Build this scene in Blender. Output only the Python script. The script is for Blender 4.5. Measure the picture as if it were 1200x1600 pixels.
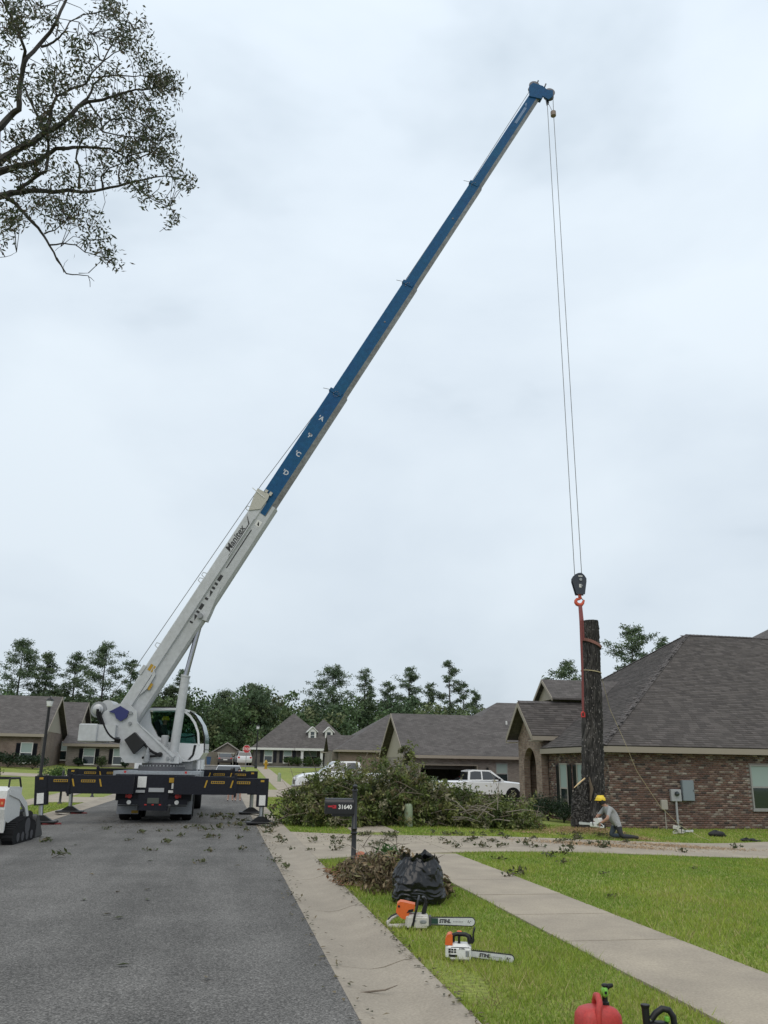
import bpy, math, random
import numpy as np
from mathutils import Vector, Matrix
RAD = math.radians
for o in list(bpy.data.objects): bpy.data.objects.remove(o)
S = bpy.context.scene
C = S.collection
rnd = random.Random(7)
rng = np.random.default_rng(11)

# ------------------------------------------------------------------ camera
F, HC = 1300.0, 1.65                       # focal length in photo pixels, eye height
PITCH, YAW, ROLL = RAD(17.018), RAD(10.207), RAD(0.9)
CR = Vector((math.cos(YAW), -math.sin(YAW), 0)); CF = Vector((math.sin(YAW), math.cos(YAW), 0)); CU = Vector((0, 0, 1))
up_ = -math.sin(PITCH)*CF + math.cos(PITCH)*CU
fw_ = math.cos(PITCH)*CF + math.sin(PITCH)*CU
ax = math.cos(ROLL)*CR + math.sin(ROLL)*up_
ay = -math.sin(ROLL)*CR + math.cos(ROLL)*up_
cam = bpy.data.objects.new('camera', bpy.data.cameras.new('camera')); C.objects.link(cam)
cam.matrix_world = Matrix(((ax.x, ay.x, -fw_.x, 0), (ax.y, ay.y, -fw_.y, 0), (ax.z, ay.z, -fw_.z, HC), (0, 0, 0, 1)))
cam.data.sensor_fit = 'VERTICAL'; cam.data.sensor_height = 24; cam.data.lens = 24*F/1600
cam.data.clip_end = 3000; cam.data.clip_start = 0.1
S.camera = cam

# ------------------------------------------------------------------ sky, sun, exposure
SUN_EL, SUN_AZ = RAD(52), RAD(200)
W = bpy.data.worlds.new('World'); S.world = W; W.use_nodes = True
nt = W.node_tree; nt.nodes.clear()
def nn(nt, t, **kw):
    n = nt.nodes.new(t)
    for k, v in kw.items():
        if k in n.inputs.keys(): n.inputs[k].default_value = v
        else: setattr(n, k, v)
    return n
out = nn(nt, 'ShaderNodeOutputWorld'); bg = nn(nt, 'ShaderNodeBackground')
sky = nn(nt, 'ShaderNodeTexSky', sky_type='NISHITA', sun_disc=False, sun_elevation=SUN_EL, sun_rotation=SUN_AZ)
skm = nn(nt, 'ShaderNodeVectorMath', operation='SCALE'); skm.inputs['Scale'].default_value = 0.12
nt.links.new(sky.outputs[0], skm.inputs[0])
tc = nn(nt, 'ShaderNodeTexCoord'); mp = nn(nt, 'ShaderNodeMapping'); mp.inputs['Scale'].default_value = (1.0, 1.0, 1.9)
nt.links.new(tc.outputs['Generated'], mp.inputs[0])
n1 = nn(nt, 'ShaderNodeTexNoise', Scale=1.9, Detail=5.0, Roughness=0.48, Distortion=0.35)
n2 = nn(nt, 'ShaderNodeTexNoise', Scale=5.5, Detail=4.0, Roughness=0.5)
nt.links.new(mp.outputs[0], n1.inputs['Vector']); nt.links.new(mp.outputs[0], n2.inputs['Vector'])
mxn = nn(nt, 'ShaderNodeMix', data_type='FLOAT'); mxn.inputs[0].default_value = 0.22
nt.links.new(n1.outputs[0], mxn.inputs[2]); nt.links.new(n2.outputs[0], mxn.inputs[3])
rp = nn(nt, 'ShaderNodeValToRGB')
e = rp.color_ramp.elements
e[0].position = 0.34; e[0].color = (0.585, 0.675, 0.76, 1)
e[1].position = 0.62; e[1].color = (0.855, 0.945, 1.02, 1)
m_ = rp.color_ramp.elements.new(0.47); m_.color = (0.765, 0.855, 0.94, 1)
nt.links.new(mxn.outputs[0], rp.inputs[0])
# cloud deck thins to a greyer band low down
sep = nn(nt, 'ShaderNodeSeparateXYZ'); nt.links.new(tc.outputs['Generated'], sep.inputs[0])
mr = nn(nt, 'ShaderNodeMapRange'); mr.inputs['From Min'].default_value = 0.0; mr.inputs['From Max'].default_value = 0.75
mr.inputs['To Min'].default_value = 0.84; mr.inputs['To Max'].default_value = 1.14
nt.links.new(sep.outputs['Z'], mr.inputs[0])
clm = nn(nt, 'ShaderNodeVectorMath', operation='SCALE')
nt.links.new(rp.outputs[0], clm.inputs[0]); nt.links.new(mr.outputs[0], clm.inputs['Scale'])
mx = nn(nt, 'ShaderNodeMix', data_type='RGBA'); mx.inputs[0].default_value = 0.93
nt.links.new(skm.outputs[0], mx.inputs[6]); nt.links.new(clm.outputs[0], mx.inputs[7])
nt.links.new(mx.outputs[2], bg.inputs[0]); bg.inputs[1].default_value = 1.0
nt.links.new(bg.outputs[0], out.inputs[0])
sl = bpy.data.lights.new('sun', 'SUN'); sl.energy = 1.25; sl.angle = RAD(60); sl.color = (1, 0.90, 0.78)
so = bpy.data.objects.new('sun', sl); C.objects.link(so)
sd = Vector((math.sin(SUN_AZ)*math.cos(SUN_EL), math.cos(SUN_AZ)*math.cos(SUN_EL), math.sin(SUN_EL)))
so.rotation_euler = sd.to_track_quat('Z', 'Y').to_euler()
S.view_settings.view_transform = 'Standard'; S.view_settings.look = 'None'
S.view_settings.exposure = 0.0; S.view_settings.gamma = 1.0
S.render.resolution_x = 768; S.render.resolution_y = 1024

# photo pixel -> place helpers (used only to survey where things stand)
def ray(px, py):
    dx, dy = px-600, py-800
    return fw_ + ax*(dx/F) - ay*(dy/F)
def at(px, py, Y):
    r = ray(px, py); return Vector((0, 0, HC)) + r*(Y/r.y)
def gnd(px, py, z=0.0):
    r = ray(px, py); return Vector((0, 0, HC)) + r*((z-HC)/r.z)
def ss(a, b, x):
    t = min(1.0, max(0.0, (x-a)/(b-a))); return t*t*(3-2*t)
def Z(x, y):                                # terrain height
    z = 1.5*ss(42, 108, y)
    z -= 0.42*ss(4.8, 16, x)*(1-ss(62, 100, y))
    z += 0.3*ss(9, 22, -x)
    z += 0.2*math.exp(-((x-11.4)**2+(y-26.0)**2)/2.2)      # root mound of the felled tree
    return z
def on(px, py):                             # pixel -> point on the terrain
    z = 0.0
    for _ in range(6):
        p = gnd(px, py, z); z = Z(p.x, p.y)
    return Vector((p.x, p.y, z))

# ------------------------------------------------------------------ materials
MATS = {}
def mat(name, col=(.5, .5, .5), rough=.6, metal=0.0, var=0.0, vs=8.0, bump=0.0, bs=40.0, attr=False, col2=None, det=4.0, spec=0.5,
        trans=0.0, alpha=1.0, sub=0.0, coat=0.0, v3=None, coord='Object', stretch=None, emis=None):
    if name in MATS: return MATS[name]
    m = bpy.data.materials.new(name); m.use_nodes = True; nt = m.node_tree
    b = nt.nodes['Principled BSDF']
    b.inputs['Base Color'].default_value = (*col, 1); b.inputs['Roughness'].default_value = rough
    b.inputs['Metallic'].default_value = metal; b.inputs['Specular IOR Level'].default_value = spec
    if coat: b.inputs['Coat Weight'].default_value = coat
    if trans: b.inputs['Transmission Weight'].default_value = trans
    tcn = nn(nt, 'ShaderNodeTexCoord'); vec = tcn.outputs[coord]
    if stretch:
        mpn = nn(nt, 'ShaderNodeMapping'); mpn.inputs['Scale'].default_value = stretch
        nt.links.new(vec, mpn.inputs[0]); vec = mpn.outputs[0]
    src = None
    if attr:
        a = nn(nt, 'ShaderNodeVertexColor', layer_name='Col'); src = a.outputs[0]
    if var or col2:
        n = nn(nt, 'ShaderNodeTexNoise', Scale=vs, Detail=det, Roughness=0.6); nt.links.new(vec, n.inputs['Vector'])
        r = nn(nt, 'ShaderNodeMapRange'); r.inputs['From Min'].default_value = 0.3; r.inputs['From Max'].default_value = 0.7
        nt.links.new(n.outputs[0], r.inputs[0])
        if col2:
            mxx = nn(nt, 'ShaderNodeMix', data_type='RGBA'); mxx.inputs[6].default_value = (*col, 1); mxx.inputs[7].default_value = (*col2, 1)
            if src: nt.links.new(src, mxx.inputs[6])
            nt.links.new(r.outputs[0], mxx.inputs[0]); src = mxx.outputs[2]
        if var:
            r2 = nn(nt, 'ShaderNodeMapRange'); r2.inputs['To Min'].default_value = 1-var; r2.inputs['To Max'].default_value = 1+var
            n3 = nn(nt, 'ShaderNodeTexNoise', Scale=(v3 or vs*7), Detail=3.0); nt.links.new(vec, n3.inputs['Vector'])
            r2.inputs['From Min'].default_value = 0.3; r2.inputs['From Max'].default_value = 0.7
            nt.links.new(n3.outputs[0], r2.inputs[0])
            sc = nn(nt, 'ShaderNodeVectorMath', operation='SCALE')
            if src: nt.links.new(src, sc.inputs[0])
            else: sc.inputs[0].default_value = col
            nt.links.new(r2.outputs[0], sc.inputs['Scale']); src = sc.outputs[0]
    if src: nt.links.new(src, b.inputs['Base Color'])
    if bump:
        n = nn(nt, 'ShaderNodeTexNoise', Scale=bs, Detail=5.0, Roughness=0.65); nt.links.new(vec, n.inputs['Vector'])
        bp = nn(nt, 'ShaderNodeBump', Strength=bump, Distance=0.02); nt.links.new(n.outputs[0], bp.inputs['Height'])
        nt.links.new(bp.outputs[0], b.inputs['Normal'])
    MATS[name] = m
    return m
def brick_mat(name, c1, c2, mort, w, h, ms, bump=0.6, vs=0.8, var=0.25, offs=0.5, rough=0.85):
    if name in MATS: return MATS[name]
    m = bpy.data.materials.new(name); m.use_nodes = True; nt = m.node_tree
    b = nt.nodes['Principled BSDF']; b.inputs['Roughness'].default_value = rough
    tcn = nn(nt, 'ShaderNodeTexCoord')
    br = nn(nt, 'ShaderNodeTexBrick', offset=offs); br.inputs['Scale'].default_value = 1.0
    br.inputs['Color1'].default_value = (*c1, 1); br.inputs['Color2'].default_value = (*c2, 1); br.inputs['Mortar'].default_value = (*mort, 1)
    br.inputs['Brick Width'].default_value = w; br.inputs['Row Height'].default_value = h; br.inputs['Mortar Size'].default_value = ms
    br.inputs['Bias'].default_value = 0.0
    nt.links.new(tcn.outputs['UV'], br.inputs['Vector'])
    n = nn(nt, 'ShaderNodeTexNoise', Scale=vs, Detail=6.0, Roughness=0.65); nt.links.new(tcn.outputs['UV'], n.inputs['Vector'])
    r2 = nn(nt, 'ShaderNodeMapRange'); r2.inputs['To Min'].default_value = 1-var; r2.inputs['To Max'].default_value = 1+var
    r2.inputs['From Min'].default_value = 0.3; r2.inputs['From Max'].default_value = 0.7
    nt.links.new(n.outputs[0], r2.inputs[0])
    sc = nn(nt, 'ShaderNodeVectorMath', operation='SCALE'); nt.links.new(br.outputs[0], sc.inputs[0]); nt.links.new(r2.outputs[0], sc.inputs['Scale'])
    nt.links.new(sc.outputs[0], b.inputs['Base Color'])
    bp = nn(nt, 'ShaderNodeBump', Strength=bump, Distance=0.01); bp.invert = True
    nt.links.new(br.outputs['Fac'], bp.inputs['Height']); nt.links.new(bp.outputs[0], b.inputs['Normal'])
    MATS[name] = m
    return m
def leaf_mat(name, rough=0.55, tr=0.25):
    if name in MATS: return MATS[name]
    m = bpy.data.materials.new(name); m.use_nodes = True; nt = m.node_tree
    b = nt.nodes['Principled BSDF']; b.inputs['Roughness'].default_value = rough; b.inputs['Specular IOR Level'].default_value = 0.35
    a = nn(nt, 'ShaderNodeVertexColor', layer_name='Col'); nt.links.new(a.outputs[0], b.inputs['Base Color'])
    if tr:
        t = nn(nt, 'ShaderNodeBsdfTranslucent'); nt.links.new(a.outputs[0], t.inputs[0])
        ms = nn(nt, 'ShaderNodeMixShader'); ms.inputs[0].default_value = tr
        nt.links.new(b.outputs[0], ms.inputs[1]); nt.links.new(t.outputs[0], ms.inputs[2])
        nt.links.new(ms.outputs[0], nt.nodes['Material Output'].inputs[0])
    MATS[name] = m
    return m
def glass_mat(name, col, rough=0.05):
    return mat(name, col, rough=rough, spec=0.9)

white = mat('crane_white_paint', (.47, .485, .50), rough=.45, var=.07, vs=1.3, col2=(.40, .41, .415), spec=.35)
deckgrey = mat('deck_grey', (.24, .26, .28), rough=.6, var=.15, vs=3)
whitep = mat('white_paint', (.72, .73, .74), rough=.35, var=.04, coat=.3)
boomblue = mat('boom_blue_paint', (.008, .062, .165), rough=.6, var=.14, vs=1.2, col2=(.008, .074, .160), spec=.18)
darkblue = mat('deep_blue_paint', (.018, .022, .12), rough=.4, var=.1)
navy = mat('navy_black_paint', (.009, .010, .016), rough=.5, var=.25, vs=3, spec=.25)
black = mat('black_rubber', (.012, .012, .013), rough=.8, var=.3, spec=.2)
blackp = mat('black_plastic', (.011, .011, .012), rough=.45, spec=.35)
steel = mat('steel', (.45, .46, .48), rough=.3, metal=.9, var=.1)
dsteel = mat('dark_steel', (.10, .10, .11), rough=.5, metal=.5, var=.25)
gunmet = mat('grey_metal', (.25, .26, .27), rough=.5, metal=.3, var=.15)
greyside = mat('bare_grey_underside', (.30, .30, .32), rough=.55, metal=.2, var=.25, vs=1.5, col2=(.20, .19, .20))
yellow = mat('yellow_decal', (.38, .225, .012), rough=.5, var=.1)
red = mat('red_plastic', (.45, .02, .015), rough=.35)
orange = mat('orange_plastic', (.62, .12, .02), rough=.4, var=.06, vs=6)
hookred = mat('hook_orange_paint', (.52, .075, .035), rough=.5, var=.15)
slingm = mat('sling_webbing', (.17, .05, .048), rough=.9, var=.25, vs=6)
strapm = mat('strap_webbing', (.21, .10, .08), rough=.9, var=.25, vs=6)
decal = mat('decal_white', (.62, .62, .60), rough=.5, var=.15, vs=9)
inkm = mat('black_ink', (.02, .02, .022), rough=.6)
glass = glass_mat('dark_glass', (.012, .022, .024))
cabglass = mat('cab_glass', (.40, .55, .52), rough=.02, trans=1.0, spec=.5)
MATS['cab_glass'].node_tree.nodes['Principled BSDF'].inputs['IOR'].default_value = 1.02
trim = mat('trim_paint', (.27, .235, .19), rough=.6, var=.08)
trimw = mat('white_trim', (.60, .60, .58), rough=.6, var=.06)
blind = mat('window_blind', (.26, .33, .31), rough=.5, var=.05)
concrete = mat('concrete', (.375, .32, .245), rough=.9, var=.14, vs=1.1, col2=(.27, .23, .18), bump=.25, bs=60, v3=45)
gutterm = mat('gutter_concrete', (.33, .285, .225), rough=.9, var=.14, vs=1.0, col2=(.245, .21, .165), bump=.3, bs=60, v3=50)
def asphalt_mat():
    m = bpy.data.materials.new('asphalt'); m.use_nodes = True; nt = m.node_tree; L = nt.links.new
    b = nt.nodes['Principled BSDF']; b.inputs['Roughness'].default_value = .92; b.inputs['Specular IOR Level'].default_value = .25
    tc = nn(nt, 'ShaderNodeTexCoord'); mp = nn(nt, 'ShaderNodeMapping'); mp.inputs['Scale'].default_value = (1.0, .12, 1.0); L(tc.outputs['Object'], mp.inputs[0])
    def noise(vec, sc, lo, hi, a, c, det=4.0):
        n = nn(nt, 'ShaderNodeTexNoise', Scale=sc, Detail=det, Roughness=.6); L(vec, n.inputs['Vector']); r = nn(nt, 'ShaderNodeMapRange')
        r.inputs['From Min'].default_value = lo; r.inputs['From Max'].default_value = hi; r.inputs['To Min'].default_value = a; r.inputs['To Max'].default_value = c
        L(n.outputs[0], r.inputs[0]); return n, r.outputs[0]
    _, lanes = noise(mp.outputs[0], 1.1, .35, .65, .80, 1.18); _, blot = noise(tc.outputs['Object'], .9, .3, .7, .82, 1.16); _, fine = noise(tc.outputs['Object'], 46, .3, .7, .62, 1.38, 3.0)
    vo = nn(nt, 'ShaderNodeTexVoronoi', Scale=95.0); L(tc.outputs['Object'], vo.inputs['Vector'])
    sp = nn(nt, 'ShaderNodeSeparateColor'); L(vo.outputs['Color'], sp.inputs[0]); vr = nn(nt, 'ShaderNodeMapRange'); vr.inputs['To Min'].default_value = .55; vr.inputs['To Max'].default_value = 1.55
    pw = nn(nt, 'ShaderNodeMath', operation='POWER'); pw.inputs[1].default_value = 1.6; L(sp.outputs[0], pw.inputs[0]); L(pw.outputs[0], vr.inputs[0])
    def mul(x, y):
        k = nn(nt, 'ShaderNodeMath', operation='MULTIPLY'); L(x, k.inputs[0]); L(y, k.inputs[1]); return k.outputs[0]
    f = mul(mul(lanes, blot), mul(fine, vr.outputs[0])); sc = nn(nt, 'ShaderNodeVectorMath', operation='SCALE'); sc.inputs[0].default_value = (.132, .126, .118); L(f, sc.inputs['Scale']); L(sc.outputs[0], b.inputs['Base Color'])
    bp = nn(nt, 'ShaderNodeBump', Strength=.6, Distance=.006); L(vo.outputs['Distance'], bp.inputs['Height']); L(bp.outputs[0], b.inputs['Normal'])
    return m
asph = asphalt_mat()
lawn = mat('lawn_soil_and_grass', (.15, .195, .028), rough=1, var=.4, vs=.6, col2=(.225, .245, .05), bump=.5, bs=30, v3=18)
lawn2 = mat('bare_soil', (.12, .10, .06), rough=1, var=.3, vs=3)
attrm = mat('tinted_masonry', attr=True, rough=.9, var=.16, vs=10, v3=35, bump=.25, bs=50)
shinglem = mat('tinted_shingle', attr=True, rough=.95, var=.14, vs=10, v3=60, bump=.2, bs=120)
mortar = mat('mortar', (.22, .20, .18), rough=.95, var=.15, vs=6)
grassm = leaf_mat('grass_blades', .6, .3)
leafm = leaf_mat('leaves', .45, .25)
deadm = leaf_mat('dead_leaves', .8, .1)
needlem = leaf_mat('tree_foliage', .7, .15)
barkm = mat('dark_bark', (.030, .026, .022), rough=.95, var=.45, vs=5, col2=(.085, .078, .070), bump=.5, bs=30, stretch=(1, 1, .25))
branchm = mat('branch_bark', (.030, .026, .022), rough=.95, var=.3, vs=3, col2=(.06, .055, .05))
stickm = mat('pale_stick', (.16, .13, .10), rough=.9, var=.3, vs=4)
woodm = mat('fresh_wood', (.60, .43, .24), rough=.8, var=.15, vs=6)
ropem = mat('steel_rope', (.17, .17, .17), rough=.6)
tagropem = mat('tag_rope', (.42, .36, .22), rough=.9)
farb = brick_mat('far_brick', (.13, .085, .065), (.19, .135, .105), (.20, .18, .16), .21, .077, .009, vs=.7)
farb2 = brick_mat('far_grey_brick', (.17, .145, .125), (.24, .21, .185), (.22, .20, .18), .21, .077, .009, vs=.7)
farroof = brick_mat('far_shingles', (.078, .070, .066), (.114, .103, .098), (.058, .052, .050), .32, .15, .008, bump=.5, vs=1.1, var=.2, rough=.95)
siding = mat('siding', (.30, .27, .22), rough=.8, var=.08)
hedge_c = [(.022, .045, .014), (.035, .06, .02), (.05, .075, .025)]

# ------------------------------------------------------------------ mesh helpers
class MB:
    def __init__(s, M=None): s.v = []; s.f = []; s.mi = []; s.M = M or Matrix(); s.k = 0
    def add(s, vs, fs, M=None):
        T = s.M @ M if M is not None else s.M
        b = len(s.v); s.v += [T @ Vector(v) for v in vs]
        for f in fs: s.f.append([i+b for i in f]); s.mi.append(s.k)
        return s
    def box(s, c, d, M=None, bev=0.0):
        x, y, z = d[0]/2, d[1]/2, d[2]/2; T = Matrix.Translation(c) @ M if M is not None else Matrix.Translation(c)
        if bev <= 0:
            vs = [(a*x, b*y, q*z) for a in (-1, 1) for b in (-1, 1) for q in (-1, 1)]
            fs = [(0, 1, 3, 2), (4, 6, 7, 5), (0, 4, 5, 1), (2, 3, 7, 6), (0, 2, 6, 4), (1, 5, 7, 3)]
            return s.add(vs, fs, T)
        b = min(bev, x*.95, y*.95, z*.95)
        loops = []
        for zz, i in ((-z, b), (-z+b, 0), (z-b, 0), (z, b)):
            X, Y = x-i, y-i
            loops.append([(-X+b*.7, -Y, zz), (X-b*.7, -Y, zz), (X, -Y+b*.7, zz), (X, Y-b*.7, zz), (X-b*.7, Y, zz), (-X+b*.7, Y, zz), (-X, Y-b*.7, zz), (-X, -Y+b*.7, zz)])
        vs = [p for l in loops for p in l]; fs = [list(range(7, -1, -1)), list(range(24, 32))]
        for k in range(3):
            for i in range(8):
                j = (i+1) % 8; fs.append((k*8+i, k*8+j, k*8+8+j, k*8+8+i))
        return s.add(vs, fs, T)
    def bx(s, a, b, **k): return s.box([(a[i]+b[i])/2 for i in range(3)], [abs(b[i]-a[i]) for i in range(3)], **k)
    def prism(s, poly, o, ex, ey, ez, M=None):       # poly in (ex,ey), extruded along ez
        o, ex, ey, ez = map(Vector, (o, ex, ey, ez)); n = len(poly)
        vs = [o+ex*p[0]+ey*p[1] for p in poly] + [o+ex*p[0]+ey*p[1]+ez for p in poly]
        fs = [list(range(n-1, -1, -1)), list(range(n, 2*n))] + [(i, (i+1) % n, n+(i+1) % n, n+i) for i in range(n)]
        return s.add(vs, fs, M)
    def tube(s, pts, r, seg=8, cap=True):
        pts = [Vector(p) for p in pts]; n = len(pts); r = r if isinstance(r, (list, tuple)) else [r]*n
        vs = []; fs = []; u = None
        for i, p in enumerate(pts):
            t = (pts[min(i+1, n-1)]-pts[max(i-1, 0)]).normalized()
            if u is None: u = t.orthogonal().normalized()
            else:
                u = (u - t*u.dot(t)); u = u.normalized() if u.length > 1e-5 else t.orthogonal().normalized()
            w = t.cross(u)
            for k in range(seg):
                a = 2*math.pi*k/seg; vs.append(p+(u*math.cos(a)+w*math.sin(a))*r[i])
        for i in range(n-1):
            for k in range(seg):
                j = (k+1) % seg; fs.append((i*seg+k, i*seg+j, (i+1)*seg+j, (i+1)*seg+k))
        if cap: fs += [list(range(seg-1, -1, -1)), list(range((n-1)*seg, n*seg))]
        return s.add(vs, fs)
    def lathe(s, prof, c=(0, 0, 0), seg=24, axis='Z', M=None):     # prof list of (r, h)
        vs = []; fs = []; n = len(prof)
        for r, h in prof:
            for k in range(seg):
                a = 2*math.pi*k/seg; x, y = r*math.cos(a), r*math.sin(a)
                vs.append({'Z': (x, y, h), 'X': (h, x, y), 'Y': (y, h, x)}[axis])
        for i in range(n-1):
            for k in range(seg):
                j = (k+1) % seg; fs.append((i*seg+k, i*seg+j, (i+1)*seg+j, (i+1)*seg+k))
        fs += [list(range(seg-1, -1, -1)), list(range((n-1)*seg, n*seg))]
        T = Matrix.Translation(c)
        return s.add(vs, fs, T @ M if M is not None else T)
    def ball(s, c, r, seg=12, rings=8, sc=(1, 1, 1), M=None):
        prof = [(math.sin(math.pi*i/rings)*r+1e-4, -math.cos(math.pi*i/rings)*r) for i in range(rings+1)]
        return s.lathe(prof, c, seg, 'Z', (M or Matrix()) @ Matrix.Diagonal((*sc, 1)))
    def build(s, name, mats, parent=None, smooth=False, auto=None):
        me = bpy.data.meshes.new(name); me.from_pydata([tuple(v) for v in s.v], [], s.f)
        if not isinstance(mats, (list, tuple)): mats = [mats]
        for m in mats: me.materials.append(m)
        if len(mats) > 1: me.polygons.foreach_set('material_index', s.mi)
        me.validate(); uvs(me)
        if smooth:
            me.polygons.foreach_set('use_smooth', [True]*len(me.polygons))
            try: me.set_sharp_from_angle(angle=RAD(auto or 40))
            except Exception: pass
        o = bpy.data.objects.new(name, me); C.objects.link(o)
        if parent: o.parent = parent; o.matrix_parent_inverse = parent.matrix_basis.inverted()
        return o
def uvs(me):
    ul = me.uv_layers.new(name='UVMap'); co = me.vertices
    data = np.zeros(len(me.loops)*2)
    for p in me.polygons:
        n = p.normal
        if abs(n.z) > .999: u = Vector((1, 0, 0)); v = Vector((0, 1, 0))
        else: u = Vector((-n.y, n.x, 0)).normalized(); v = n.cross(u)
        for li in p.loop_indices:
            q = co[me.loops[li].vertex_index].co; data[2*li] = q.dot(u); data[2*li+1] = q.dot(v)
    ul.data.foreach_set('uv', data)
def np_mesh(name, V, Fc, cols, material, parent=None, smooth=False):   # V (n,3), Fc (m,k), cols (m,3)
    me = bpy.data.meshes.new(name); m, k = Fc.shape
    me.vertices.add(len(V)); me.vertices.foreach_set('co', np.ascontiguousarray(V, dtype=np.float32).ravel())
    me.loops.add(m*k); me.loops.foreach_set('vertex_index', Fc.astype(np.int32).ravel())
    me.polygons.add(m); me.polygons.foreach_set('loop_start', np.arange(0, m*k, k, dtype=np.int32))
    if smooth: me.polygons.foreach_set('use_smooth', np.ones(m, dtype=bool))
    me.update(calc_edges=True)
    if cols is not None:
        ca = me.color_attributes.new('Col', 'FLOAT_COLOR', 'CORNER')
        cc = np.ones((m, k, 4), dtype=np.float32); cc[:, :, :3] = np.asarray(cols)[:, None, :]
        ca.data.foreach_set('color', cc.ravel())
    me.materials.append(material)
    o = bpy.data.objects.new(name, me); C.objects.link(o)
    if parent: o.parent = parent; o.matrix_parent_inverse = parent.matrix_basis.inverted()
    return o
def tag(o, label=None, cat=None, group=None, kind=None):
    if label: o['label'] = label
    if cat: o['category'] = cat
    if group: o['group'] = group
    if kind: o['kind'] = kind
    return o
def thing(name, label, cat, loc=(0, 0, 0), rz=0.0, group=None):
    o = bpy.data.objects.new(name, None); C.objects.link(o); o.empty_display_size = .2
    o.location = loc; o.rotation_euler = (0, 0, rz)
    o.matrix_basis = Matrix.Translation(loc) @ Matrix.Rotation(rz, 4, 'Z')
    return tag(o, label, cat, group)
def local(o):                               # frame of a thing, for building its parts
    return Matrix.Translation(o.location) @ o.rotation_euler.to_matrix().to_4x4()
def text_obj(name, body, size, m, M, parent, shear=0.0, bold=0.0, sx=1.0):
    cu = bpy.data.curves.new(name, 'FONT'); cu.body = body; cu.size = size; cu.shear = shear; cu.offset = bold
    cu.align_x = 'CENTER'; cu.align_y = 'CENTER'; cu.extrude = 0.001
    t = bpy.data.objects.new('tmp_text', cu); C.objects.link(t)
    dg = bpy.context.evaluated_depsgraph_get(); me = bpy.data.meshes.new_from_object(t.evaluated_get(dg))
    bpy.data.objects.remove(t); bpy.data.curves.remove(cu)
    me.transform(M @ Matrix.Diagonal((sx, 1, 1, 1))); me.materials.clear(); me.materials.append(m)
    o = bpy.data.objects.new(name, me); C.objects.link(o)
    if parent: o.parent = parent; o.matrix_parent_inverse = parent.matrix_basis.inverted()
    return o
def frame(o, x, y):                         # matrix with given x and y axes
    x = Vector(x).normalized(); y = (Vector(y)-x*Vector(y).dot(x)).normalized(); z = x.cross(y); o = Vector(o)
    return Matrix(((x.x, y.x, z.x, o.x), (x.y, y.y, z.y, o.y), (x.z, y.z, z.z, o.z), (0, 0, 0, 1)))
def copy_tree(o, parent=None):
    c = o.copy(); C.objects.link(c); c.parent = parent
    for ch in list(o.children): copy_tree(ch, c)
    return c
def rand_rot(n):
    q = rng.normal(size=(n, 4)); q /= np.linalg.norm(q, axis=1)[:, None]
    w, x, y, z = q.T
    return np.stack([np.stack([1-2*(y*y+z*z), 2*(x*y-z*w), 2*(x*z+y*w)], -1), np.stack([2*(x*y+z*w), 1-2*(x*x+z*z), 2*(y*z-x*w)], -1),
                     np.stack([2*(x*z-y*w), 2*(y*z+x*w), 1-2*(x*x+y*y)], -1)], 1)
def leaf_cloud(P, L, Wd, pal, flat=0.0, jit=.25, droop=0.0):
    """leaf-shaped faces at points P: two triangles folded along the midrib"""
    n = len(P); Rm = rand_rot(n)
    if flat: Rm[:, :, 2] = Rm[:, :, 2]*(1-flat)+np.array([0, 0, 1])*flat
    x = Rm[:, :, 0].copy(); x[:, 2] = x[:, 2]*(1-flat) - droop; x /= np.linalg.norm(x, axis=1)[:, None]
    zz = Rm[:, :, 2]; y = np.cross(zz, x); y /= np.linalg.norm(y, axis=1)[:, None]+1e-9; zn = np.cross(x, y)
    l = (L*rng.uniform(.6, 1.25, n))[:, None]; w = (Wd*rng.uniform(.7, 1.2, n))[:, None]
    V = np.stack([P-x*l/2, P+y*w/2+zn*w*.2, P+x*l/2, P-y*w/2+zn*w*.2], 1).reshape(-1, 3)
    b = np.arange(n)*4
    Fc = np.stack([b, b+1, b+2, b, b+2, b+3], 1).reshape(-1, 3)
    pal = np.asarray(pal); c = pal[rng.integers(0, len(pal), n)]*rng.uniform(1-jit, 1+jit, (n, 1))
    return V, Fc, np.repeat(c, 2, 0)
def merge(parts):
    V = []; Fs = []; Cs = []; b = 0
    for v, f, c in parts: V.append(v); Fs.append(f+b); Cs.append(c); b += len(v)
    return np.concatenate(V), np.concatenate(Fs), np.concatenate(Cs)
def wob(pts, amp, r=rnd):
    return [Vector(p)+Vector((r.uniform(-amp, amp), r.uniform(-amp, amp), r.uniform(-amp, amp))) for p in pts]

# ================================================================== SETTING
def sheet(name, xs, ys, zf, m, parent=None, kind='structure'):
    V = np.array([(x, y, zf(x, y)) for y in ys for x in xs]); nx = len(xs)
    Fc = np.array([(j*nx+i, j*nx+i+1, (j+1)*nx+i+1, (j+1)*nx+i) for j in range(len(ys)-1) for i in range(nx-1)])
    o = np_mesh(name, V, Fc, None, m, parent, smooth=True)
    if kind and not parent: o['kind'] = kind
    return o
RX0, RX1, GX1, SX0, SX1 = -4.85, 1.03, 1.80, 3.45, 4.68
LG, LS1, LS0 = -5.62, -7.3, -8.5
gx = sorted(set([-700, -400, -250, -160, -110, -80, -60] + [-50+2*i for i in range(20)] + [-10+i for i in range(5)] + [-5.58, -5.5, -4, -2, 0, 1.68, 1.76] +
                [2+.75*i for i in range(30)] + [25+2*i for i in range(16)] + [60, 80, 110, 160, 250, 400, 700]))
gy = [-40, -20, -10, -5] + [-2+i for i in range(130)] + [135, 145, 160, 190, 240, 320, 450, 700, 1200]
ground = sheet('ground', gx, gy, lambda x, y: Z(x, y) - (.09 if -5.55 < x < 1.7 and y < 103 else 0), lawn)
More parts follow.
